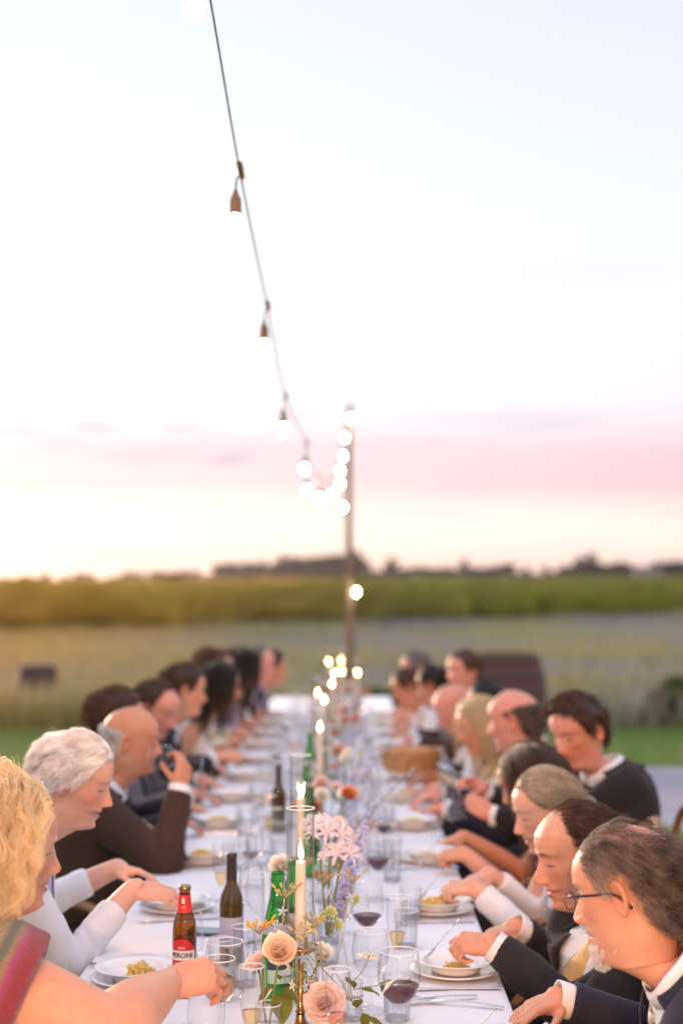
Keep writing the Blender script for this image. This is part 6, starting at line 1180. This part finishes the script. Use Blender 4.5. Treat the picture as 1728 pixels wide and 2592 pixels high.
# ================================================================== CHAIRS
M_bent = mat('bentwood', (.28, .135, .06), .42, var=.25, vscale=9, stretch=(1, 1, 1), coat=.15); M_cush = mat('seat_cushion', (.74, .70, .70), .9, bump=.15, bscale=500)
def chair_proto():
    o = empty('armchair'); 
    # seat ring, cushion, back-and-arm hoop, inner hoop, four legs; local +Y faces the table
    t = np.linspace(0, 2 * math.pi, 41); MB().tube(np.stack([.21 * np.cos(t), .20 * np.sin(t), 0 * t + .43], -1), .018, 8, caps=False).build('seat_ring', M_bent, o)
    MB().lathe([(0, .44), (.19, .44), (.205, .455), (.205, .475), (.185, .49), (0, .492)], 36).build('cushion', M_cush, o)
    MB().tube(spline([(.235, .17, .44), (.262, .165, .60), (.262, .05, .665), (.25, -.12, .68), (.19, -.235, .70), (0, -.285, .71), (-.19, -.235, .70), (-.25, -.12, .68), (-.262, .05, .665), (-.262, .165, .60), (-.235, .17, .44)], 70), .0155, 9).build('arm_hoop', M_bent, o)
    MB().tube(spline([(.185, -.13, .44), (.19, -.22, .62), (.16, -.26, .82), (0, -.29, .90), (-.16, -.26, .82), (-.19, -.22, .62), (-.185, -.13, .44)], 50), .0150, 9).build('back_hoop', M_bent, o)
    MB().tube(spline([(.11, -.17, .44), (.115, -.235, .62), (.09, -.265, .76), (0, -.28, .81), (-.09, -.265, .76), (-.115, -.235, .62), (-.11, -.17, .44)], 40), .009, 8).build('inner_hoop', M_bent, o)
    for sx in (-1, 1):
        MB().tube([(sx * .17, .15, .43), (sx * .18, .17, .2), (sx * .185, .175, 0)], [.018, .016, .012], 9).build('leg', M_bent, o); MB().tube([(sx * .16, -.14, .43), (sx * .175, -.19, .2), (sx * .185, -.235, 0)], [.018, .016, .012], 9).build('leg', M_bent, o)
    return o
ch0 = chair_proto()
for i, S in enumerate(GUESTS):
    o = ch0 if i == 0 else copy_tree(ch0); s = -1 if S['side'] == 'L' else 1
    o.location = (S['hip'] + s * .02, S['y'], 0); o.rotation_euler[2] = R(-90 if s < 0 else 90); props(o, 'bentwood armchair with pale cushion under ' + S['short'], 'chair', 'bentwood armchairs along the table')
# ================================================================== FLOWERS
def petal_mat(name, c, rim):
    """petal: paler towards the tip (the petal's own colouring, along its length)"""
    m, nt, b, N, L = new_mat(name); at_ = N('ShaderNodeAttribute'); at_.attribute_name = 'tint'; sp_ = N('ShaderNodeSeparateXYZ'); L(at_.outputs['Vector'], sp_.inputs[0]); mx = N('ShaderNodeMix'); mx.data_type = 'RGBA'; L(sp_.outputs[0], mx.inputs[0]); mx.inputs[6].default_value = (*c, 1); mx.inputs[7].default_value = (*rim, 1)
    tc = N('ShaderNodeTexCoord'); mp = N('ShaderNodeMapping'); mp.inputs['Scale'].default_value = (500, 40, 40); L(tc.outputs['Object'], mp.inputs[0]); nz = N('ShaderNodeTexNoise'); L(mp.outputs[0], nz.inputs[0]); nz.inputs['Scale'].default_value = 1; bp_ = N('ShaderNodeBump'); bp_.inputs['Strength'].default_value = .15; bp_.inputs['Distance'].default_value = .001; L(nz.outputs[0], bp_.inputs['Height']); L(bp_.outputs[0], b.inputs['Normal'])
    L(mx.outputs[2], b.inputs['Base Color']); b.inputs['Roughness'].default_value = .6; b.inputs['Specular IOR Level'].default_value = .2; t = N('ShaderNodeBsdfTranslucent'); L(mx.outputs[2], t.inputs[0]); ms = N('ShaderNodeMixShader'); ms.inputs[0].default_value = .45; L(b.outputs[0], ms.inputs[1]); L(t.outputs[0], ms.inputs[2]); L(ms.outputs[0], nt.nodes['Material Output'].inputs[0]); return m
PM = {'peach': petal_mat('peach_petal', (.98, .60, .30), (.98, .84, .70)), 'pink': petal_mat('pink_petal', (.97, .60, .55), (.98, .84, .78)), 'white': petal_mat('white_petal', (.92, .86, .66), (.94, .90, .84)), 'blush': petal_mat('blush_petal', (.94, .60, .46), (.95, .78, .70)),
      'nerine': petal_mat('pale_pink_petal', (.88, .62, .68), (.92, .86, .88)), 'blue': petal_mat('delphinium_petal', (.50, .50, .78), (.70, .70, .90)), 'sky': petal_mat('tweedia_petal', (.40, .50, .72), (.58, .66, .82)), 'yellow': petal_mat('yellow_petal', (.65, .36, .03), (.72, .48, .06)), 'lime': petal_mat('green_white_petal', (.52, .58, .18), (.72, .74, .48)), 'orange': petal_mat('coral_petal', (.75, .20, .08), (.82, .36, .18))}
M_stem = mat('flower_stem', (.16, .22, .05), .5); M_stem2 = mat('olive_stem', (.42, .33, .12), .5); M_leaf = leafy('rose_leaf', (.13, .15, .018), (.20, .20, .03), 60, .4); M_bud = mat('seed_bud', (.50, .38, .13), .55)
def petal_me(L_, wd, cup, curl, pm, nu=7, nv=7, tip=.0, ruff=.0):
    key = ('p', L_, wd, cup, curl, pm.name, tip, ruff)
    if key in ME: return ME[key]
    P = np.zeros((nu, nv, 3)); c = np.zeros((nu, nv))
    for i in range(nu):
        t = i / (nu - 1)
        w = wd * (math.sin(min(1, t * 1.06 + .08) * math.pi * .62) ** .8) * (1 - tip * t ** 3)
        ang = cup * (1 - t) + curl * t
        y = L_ * t; z0 = L_ * (cup * (t - t * t * .5) * .9 + curl * t * t * t * .5)
        for j in range(nv):
            s = (j / (nv - 1)) * 2 - 1; P[i, j] = (w * s, y - .12 * L_ * s * s * t, z0 * .35 + abs(s) ** 2 * w * .55 * (1 - .3 * t) + ruff * L_ * math.sin(s * 7 + t * 2) * t); c[i, j] = t
    mb = MB().grid(P, flip=True); me = mb.mesh('petal', pm); a = me.color_attributes.new('tint', 'FLOAT_COLOR', 'POINT'); q = np.ones((nu * nv, 4), np.float32); q[:, 0] = c.ravel() ** 1.3; a.data.foreach_set('color', q.ravel()); ME[key] = me; return me
def put(me, name, parent, M): o = obj(name, me, parent); o.matrix_local = M; return o
def aim(v, roll=0): return Vector(v).to_track_quat('Z', 'Y').to_matrix().to_4x4() @ Matrix.Rotation(roll, 4, 'Z')
def stem_to(base, head, parent, m, r=.0018, bow=(.0, 0, 0)):
    b, h = np.array(base), np.array(head); MB().tube(spline([b, (b + h) / 2 + np.array(bow), h], 12), r, 6).build('stem', m, parent)
def leaf_me(L_, w):
    key = ('leaf', L_, w)
    if key not in ME:
        P = np.zeros((9, 5, 3))
        for i in range(9):
            t = i / 8; ww = w * math.sin(math.pi * min(1, t ** .8)) ** .85 + .0004
            for j in range(5): s = (j - 2) / 2; P[i, j] = (ww * s, L_ * t, -.25 * L_ * t * t + abs(s) * ww * .28 + .002 * math.sin(t * 9 + s))
        ME[key] = MB().grid(P, flip=True).mesh('leaf', M_leaf)
    return ME[key]
def rose(x, y, z, r, face, pm, label, base=None, inner=None, seed=0, nlay=None, group='roses in the table flowers', leaves=()):
    """cupped garden rose: rings of petals from tight heart to open outer guard"""
    rr = np.random.default_rng(seed); o = empty('rose', (x, y, z), 0, label, 'flower', group); Mh = aim(face, rr.uniform(0, 6)); lay = nlay or [(5, .34, 78, .42), (6, .52, 70, .40), (7, .70, 58, .30), (7, .86, 42, .2), (6, 1.0, 24, .05)]
    for li, (n_, s, tilt, dz) in enumerate(lay):
        me = petal_me(r * 1.0, r * .62, 1.35, .9 if li < 3 else .35, (inner or pm) if li < 2 else pm, ruff=.03)
        for k in range(n_):
            a = k * 2 * math.pi / n_ + li * .7 + rr.normal(0, .1); M = Mh @ Matrix.Rotation(a, 4, 'Z') @ Matrix.Translation((0, r * .10 * s, -r * .38 + r * dz * .3)) @ Matrix.Rotation(R(tilt + rr.normal(0, 5)), 4, 'X') @ Matrix.Diagonal((s * (1.05 if li > 2 else .9), s * .92 if li > 2 else .62 + .3 * s, s, 1)); put(me, 'petal', o, M)
    cz = Mh @ Matrix.Translation((0, 0, -r * .42)); 
    for k in range(5): put(leaf_me(r * .55, r * .10), 'sepal', o, cz @ Matrix.Rotation(k * 1.2566, 4, 'Z') @ Matrix.Rotation(R(10), 4, 'X'))
    if base is not None: stem_to(np.array(base) - (x, y, z), (Mh @ Matrix.Translation((0, 0, -r * .4))).translation, o, M_stem, .0022)
    for (lx, ly, lz, dx, dy, dz, L_, w) in leaves: put(leaf_me(L_, w), 'leaf', o, Matrix.Translation((lx, ly, lz)) @ Vector((dx, dy, dz)).to_track_quat('Y', 'Z').to_matrix().to_4x4())
    return o
def daisy(x, y, z, r, face, pm, n_, label, base, cup=20, cat='flower', cent=M_bud, name='cosmos', group='small open flowers', wd=.34, tip=.2):
    o = empty(name, (x, y, z), 0, label, cat, group); Mh = aim(face); me = petal_me(r, r * wd, .5, .1, pm, tip=tip)
    for k in range(n_): put(me, 'petal', o, Mh @ Matrix.Rotation(k * 2 * math.pi / n_, 4, 'Z') @ Matrix.Translation((0, r * .08, 0)) @ Matrix.Rotation(R(cup), 4, 'X'))
    MB().ball((0, 0, 0), (r * .16, r * .16, r * .1), 8, 6).build('centre', cent, o).matrix_local = Mh
    if base is not None: stem_to(np.array(base) - (x, y, z), (0, 0, -.001), o, M_stem2, .0011, (.006, 0, 0))
    return o
def curl_me(L_, w, pm):
    key = ('curl', L_, w, pm.name)
    if key not in ME:
        P = np.zeros((14, 4, 3)); c = np.zeros((14, 4)); p = np.zeros(2); 
        for i in range(14):
            t = i / 13; a = R(38 - 25 * t - 250 * max(0, t - .45) ** 1.6 * 1.6); 
            if i: p = p + np.array((math.cos(a), math.sin(a))) * L_ / 13
            ww = w * (.5 + .5 * math.sin(math.pi * min(1, t * 1.1))) * (1 - .5 * t ** 4)
            for j in range(4): s = (j - 1.5) / 1.5; P[i, j] = (ww * s, p[0], p[1] + .0008 * math.sin(i * 1.7 + j)); c[i, j] = .35 + .65 * t
        me = MB().grid(P, flip=True).mesh('petal', pm); a_ = me.color_attributes.new('tint', 'FLOAT_COLOR', 'POINT'); q = np.ones((56, 4), np.float32); q[:, 0] = c.ravel(); a_.data.foreach_set('color', q.ravel()); ME[key] = me
    return ME[key]
def nerine(x, y, z, s, label, base, seed=0):
    rr = np.random.default_rng(seed); o = empty('nerine', (x, y, z), 0, label, 'flower', 'curly pale lilies'); 
    for k in range(7):
        a = k * .9; v = np.array((math.cos(a) * .7, math.sin(a) * .7, .35 + .4 * rr.uniform())); v /= np.linalg.norm(v); h = v * s * .55; MB().tube([(0, 0, 0), h * .6, h], .0009, 5).build('stalk', M_stem, o); M = Matrix.Translation(h) @ aim(v, rr.uniform(0, 6))
        for q in range(6): put(curl_me(s * .62, s * .055, PM['nerine']), 'petal', o, M @ Matrix.Rotation(q * 1.0472, 4, 'Z'))
    stem_to(np.array(base) - (x, y, z), (0, 0, 0), o, M_stem, .0028)
def delphinium(p0, p1, label, pm='blue', seed=0, w=.020, n_=34):
    rr = np.random.default_rng(seed); p0, p1 = np.array(p0), np.array(p1); o = empty('delphinium', tuple(p0), 0, label, 'flower', 'blue flower spikes'); d = p1 - p0; stem_to((0, 0, 0), d, o, M_stem, .002); me = petal_me(w * .62, w * .30, .3, .1, PM[pm])
    fm = ('floret', w, pm)
    if fm not in ME:
        mb = MB(); cl = []
        for k in range(5):
            M = Matrix.Rotation(k * 1.2566, 4, 'Z') @ Matrix.Rotation(R(25), 4, 'X'); mb.add(xf(M, co_of(me)), [tuple(p.vertices) for p in me.polygons])
        f = mb.mesh('floret', PM[pm]); a_ = f.color_attributes.new('tint', 'FLOAT_COLOR', 'POINT'); q = np.ones((len(f.vertices), 4), np.float32); q[:, 0] = np.tile(np.linspace(0, 1, 7).repeat(7), 5); a_.data.foreach_set('color', q.ravel()); ME[fm] = f
    dn = d / np.linalg.norm(d); s0 = np.cross(dn, (.3, 1, .2)); s0 /= np.linalg.norm(s0); s1 = np.cross(dn, s0)
    for k in range(n_):
        t = .28 + .72 * k / n_; a = k * 2.4; v = s0 * math.cos(a) + s1 * math.sin(a); h = d * t + v * w * .55 * (1.25 - .8 * t); sc_ = 1.25 - .75 * (t - .28) / .72; put(ME[fm], 'floret', o, Matrix.Translation(h) @ aim(v + dn * .35) @ Matrix.Diagonal((sc_, sc_, sc_, 1)))
M_vase = glass('ribbed_vase_glass', gain=.9, base=.12, edge=(.6, .62, .66), power=2.0)
def vase(x, y, r, h, label, group='small glass bud vases'):
    n = 64; t = np.arange(n) / n * 2 * math.pi; rib = 1 + .035 * np.cos(t * 16); z = np.array([0, .004, h * .25, h * .6, h * .85, h]); rr = r * np.array([.86, .95, 1, 1, .98, .97]); P = np.stack([rr[:, None] * rib * np.cos(t), rr[:, None] * rib * np.sin(t), np.repeat(z[:, None], n, 1)], -1); mb = MB().grid(P, closed_v=True); mb.lathe([(0, .004), (r * .9, .004)], 32); rim_of(mb, r * .97, h, .0014)
    o = mb.build('bud_vase', [M_vase, M_rim], None, loc=(x, y, TZ + .0015)); props(o, label, 'vase', group); MB().lathe([(0, .006), (r * .88, .006), (r * .9, h * .55), (0, h * .552)], 28).build('water', M_water, o)
T_ = TZ
# --- the near arrangement
vase(-.160, 2.915, .027, .085, 'ribbed bud vase holding the peach rose, left of the candlestick'); vase(-.040, 3.02, .024, .075, 'ribbed bud vase right of the candlestick under the pink rose'); vase(.01, 3.10, .022, .08, 'clear bud vase holding the white cosmos'); vase(-.09, 3.22, .026, .09, 'ribbed bud vase behind the candle with the white rose'); vase(-.05, 3.55, .028, .11, 'bud vase behind the candle holding the curly pale lilies')
px = lambda a, b, d: at(a, b, d)
x, y, z = px(710, 2392, 2.94); rose(x, y, z, .042, (.06, -.78, .62), PM['peach'], 'full peach garden rose in front, left of the candle', (-.160, 2.915, .78), seed=2, leaves=[(.002, .0, -.085, .15, -.75, -.75, .062, .022), (.0, .0, -.075, .8, -.3, -.35, .052, .017), (-.006, .0, -.07, -.8, -.35, -.45, .05, .017), (0, .01, -.06, .3, .7, .1, .045, .015)])
x, y, z = px(650, 2425, 3.0); rose(x, y, z, .031, (-.55, -.2, .75), PM['blush'], 'blush rose half hidden behind the front peach rose', (-.165, 2.93, .79), seed=3)
x, y, z = px(822, 2520, 2.97); rose(x, y, z, .046, (-.15, -.85, .45), PM['pink'], 'large ruffled pink rose in front of the camera behind a flute', (-.040, 3.02, .78), inner=PM['pink'], seed=4, nlay=[(6, .3, 80, .4), (8, .48, 72, .4), (9, .66, 60, .32), (9, .82, 46, .2), (9, .95, 30, .1), (7, 1.02, 16, .0)])
x, y, z = px(816, 2400, 3.12); rose(x, y, z, .030, (.25, -.5, .8), PM['white'], 'cream white rose right of the candle cup', (-.09, 3.22, .79), seed=5)
x, y, z = px(782, 2485, 3.06); rose(x, y, z, .022, (.3, -.8, .3), PM['blush'], 'small salmon rose behind the large pink rose', (-.050, 3.03, .78), seed=6, inner=PM['orange'])
x, y, z = px(713, 2185, 3.62); rose(x, y, z, .036, (-.1, -.7, .7), PM['white'], 'cream rose with peach heart behind the green bottles', (-.12, 3.6, .80), inner=PM['peach'], seed=7)
vase(-.13, 3.60, .024, .09, 'bud vase holding the cream rose behind the green bottles')
x, y, z = px(735, 2335, 3.3); rose(x, y, z, .032, (0, -.7, .7), PM['blush'], 'pale pink rose seen through the candle chimney', (-.09, 3.25, .80), seed=8)
x, y, z = px(935, 2396, 3.02); daisy(x, y, z, .026, (-.15, -.35, -.75), PM['white'], 8, 'white cosmos seen from behind against the empty stemmed glass', (.012, 3.10, .83), cup=10, wd=.36); x, y, z = px(976, 2470, 2.88); daisy(x, y, z, .022, (.55, -.15, -.5), PM['white'], 7, 'white cosmos in front of the near red wine', (.012, 3.08, .82), cup=14, wd=.36)
o = empty('leafy_sprig', (.012, 3.08, .80), 0, 'trailing sprig of green leaves under the white cosmos', 'sprig'); stem_to((0, 0, 0), (.02, -.10, .035), o, M_stem2, .0012)
for (dx, dy, dz, vx, vy, vz, L_, w) in ((.0, -.03, .03, -.3, -.4, .8, .042, .012), (.012, -.05, .035, .7, -.5, .1, .05, .010), (.02, -.09, -.01, .9, -.35, -.28, .075, .011), (.006, -.05, -.005, .15, -.5, .75, .036, .012), (.02, -.10, .0, .2, -.4, -.8, .035, .011)): put(leaf_me(L_, w), 'leaf', o, Matrix.Translation((dx, dy, dz)) @ Vector((vx, vy, vz)).to_track_quat('Y', 'Z').to_matrix().to_4x4())
x, y, z = px(836, 2128, 3.52); nerine(x, y, z, .085, 'curly pale pink nerine right of the candle chimney', (-.05, 3.55, .82), 1); x, y, z = px(862, 2175, 3.5); nerine(x, y, z, .075, 'second curly nerine, lower and nearer the blue spike', (-.048, 3.55, .82), 2); x, y, z = px(806, 2100, 3.58); nerine(x, y, z, .065, 'white curly nerine seen through the edge of the chimney', (-.052, 3.55, .82), 3)
delphinium((-.045, 3.56, .82), px(925, 2075, 3.72), 'tall violet-blue delphinium spike leaning right of the candle', seed=1, n_=38, w=.024); delphinium((-.04, 3.57, .82), px(884, 2200, 3.6), 'short blue delphinium behind the curly lilies', seed=2, n_=24, w=.022)
tw = [(742, 2378, 2.97), (766, 2410, 2.95), (705, 2330, 3.0), (718, 2296, 3.0), (745, 2475, 2.93), (800, 2385, 2.98), (781, 2440, 2.95), (760, 2372, 2.96), (735, 2430, 2.95), (771, 2480, 2.94), (790, 2250, 3.05), (838, 2246, 3.3), (780, 2330, 3.02), (884, 2262, 3.3), (722, 2450, 2.97)]
hosts = ['left of the candle', 'over the brass stem', 'over the green bottle label', 'high on the green bottle', 'low beside the brass stem', 'on the brass cup', 'right of the brass stem', 'at the candle foot', 'under the peach rose', 'lowest beside the pink rose', 'inside the line of the chimney', 'above the tall glass', 'on the candle itself', 'left of the second red wine', 'against the bottle foot']
for k, ((a, b, d), w) in enumerate(zip(tw, hosts)): x, y, z = px(a, b, d); daisy(x, y, z, .0125, (rg.normal(0, .5), -.8, rg.normal(.2, .4)), PM['sky' if k % 4 else 'white'], 5, 'tiny pale blue star flower ' + w, (-.11 + .06 * (k % 3), 3.06, .80), cup=12, name='star_flower', cent=M_bud, wd=.26, tip=.75)
def budspray(p, base, label, n_=9, seed=0, m=M_bud):
    rr = np.random.default_rng(seed); p = np.array(p); o = empty('bud_sprig', tuple(p), 0, label, 'sprig', 'sprigs of small buds'); stem_to(np.array(base) - p, (0, 0, 0), o, M_stem2, .0014, (.004, 0, 0))
    for k in range(n_):
        a = k * 2.4; v = np.array((math.cos(a) * .75, math.sin(a) * .5, .45 + .4 * rr.uniform())); h = v * rr.uniform(.018, .042); MB().tube([(0, 0, -.004 * k % .01), h * .6 + (0, 0, -.002), h], .0009, 5).build('stalk', M_stem2, o); MB().lathe([(0, -.006), (.0022, -.004), (.0032, 0), (.0022, .006), (0, .009)], 7).build('bud', m, o).matrix_local = Matrix.Translation(h) @ aim(v)
budspray(px(722, 2262, 2.98), (-.155, 2.93, .82), 'sprig of tan pointed buds in front of the green bottle neck', 9, 1); budspray(px(770, 2360, 2.93), (-.10, 3.05, .80), 'thin sprig of buds crossing the candle foot', 7, 2); budspray(px(795, 2330, 2.99), (-.07, 3.1, .80), 'sprig of buds right of the candle', 7, 3); budspray(px(660, 2352, 3.02), (-.165, 2.94, .82), 'tuft of tiny yellow blossoms left of the green bottle', 14, 4, mat('yellow_blossom', (.68, .38, .03), .6)); budspray(px(893, 2225, 3.45), (-.05, 3.55, .82), 'sprig of green buds above the second red wine', 8, 5); budspray(px(815, 2225, 3.5), (-.05, 3.55, .82), 'orange-brown filler sprig below the curly lilies', 12, 6, mat('amber_blossom', (.50, .22, .04), .6))
for k, (a, b, d, w) in enumerate(((835, 2300, 3.42, 'right of the chimney'), (850, 2330, 3.40, 'lower right of the chimney'), (822, 2312, 3.46, 'just right of the chimney edge'), (900, 2270, 3.40, 'left of the second red wine rim'))): x, y, z = px(a, b, d); daisy(x, y, z, .019, (rg.normal(0, .4), -.7, .6), PM['lime'], 6, 'greenish white blossom ' + w, (-.045, 3.52, .82), cup=35, name='blossom', wd=.42)
# --- up the table: looser clusters, out of focus
ynames = ['behind the second candle', 'left of the third candle', 'by the third candle', 'right of the lavender spikes', 'before the fourth candle', 'by the fourth candle', 'behind the fourth candle', 'before the far trio', 'by the far trio', 'at the far end']
for k, yy in enumerate((4.25, 4.75, 5.25, 5.8, 6.4, 7.0, 7.65, 8.4, 9.4, 10.2)):
    rr = np.random.default_rng(60 + k); x0 = -.04 + rr.normal(0, .03); wn = ynames[k]; vase(x0, yy, .028, .10, 'bud vase up the table ' + wn)
    for q in range(4):
        c = ['pink', 'white', 'peach', 'blush', 'orange', 'white'][int(rr.integers(0, 6))]; p = (x0 + rr.normal(0, .055), yy + rr.normal(0, .05), T_ + rr.uniform(.13, .25)); rose(*p, rr.uniform(.024, .036), (rr.normal(0, .4), -.7, .6), PM[c], '%s rose %s, %s of its cluster' % ({'pink': 'pink', 'white': 'cream', 'peach': 'peach', 'blush': 'blush', 'orange': 'coral'}[c], wn, ['first', 'second', 'third', 'fourth'][q]), (x0, yy, T_ + .04), seed=k * 9 + q, nlay=[(5, .5, 66, .4), (6, .8, 44, .2), (5, 1.0, 22, .0)])
    for q in range(2 if k in (1, 3, 5) else 1): sx = rr.choice([-1, 1]); delphinium((x0, yy, T_ + .05), (x0 + .05 + abs(rr.normal(0, .09)), yy + rr.normal(0, .08), T_ + rr.uniform(.20, .34)), '%s lavender-blue spike %s' % (['leaning', 'upright'][q], wn), seed=k * 5 + q, n_=16, w=.02)

# sequins on the striped top
Bq = BODIES.get('the blond woman in stripes')
if Bq:
    tp_ = [o for o in Bq.o.children if o.name.startswith('striped_top')][0]; cv = co_of(tp_.data); nv = no_of(tp_.data); r9 = np.random.default_rng(5); pk = r9.choice(len(cv), 240, replace=False); mbq = MB()
    for i in pk:
        if nv[i] @ np.array((.0, 0, .0)) < -1: continue
        M = Matrix.Translation(cv[i] + nv[i] * .0012) @ aim(nv[i] + r9.normal(0, .35, 3)); t = np.arange(7) / 7 * 2 * math.pi; rq = r9.uniform(.0009, .0018); mbq.add(xf(M, np.stack([rq * np.cos(t), rq * np.sin(t), 0 * t], -1)), [tuple(range(7))])
    q = mbq.build('sequin', mat('sequin', (.8, .72, .8), .08, metal=1), tp_, smooth=False); q['kind'] = 'stuff'
# ================================================================== HAZE over the fields, added in place of the sunset's lens veil
hz_m = bpy.data.materials.new('flare_haze'); hz_m.use_nodes = True; _nt = hz_m.node_tree; _nt.nodes.clear(); _o = _nt.nodes.new('ShaderNodeOutputMaterial'); _v = _nt.nodes.new('ShaderNodeVolumePrincipled')
_v.inputs['Color'].default_value = (.95, .90, .86, 1); _v.inputs['Density'].default_value = .00018; _v.inputs['Anisotropy'].default_value = .80; _nt.links.new(_v.outputs[0], _o.inputs['Volume'])
hzo = MB().box((-1100, -400, -2), (1100, 2500, 22)).build('lens_veil_haze', hz_m, smooth=False); props(hzo, kind='stuff')
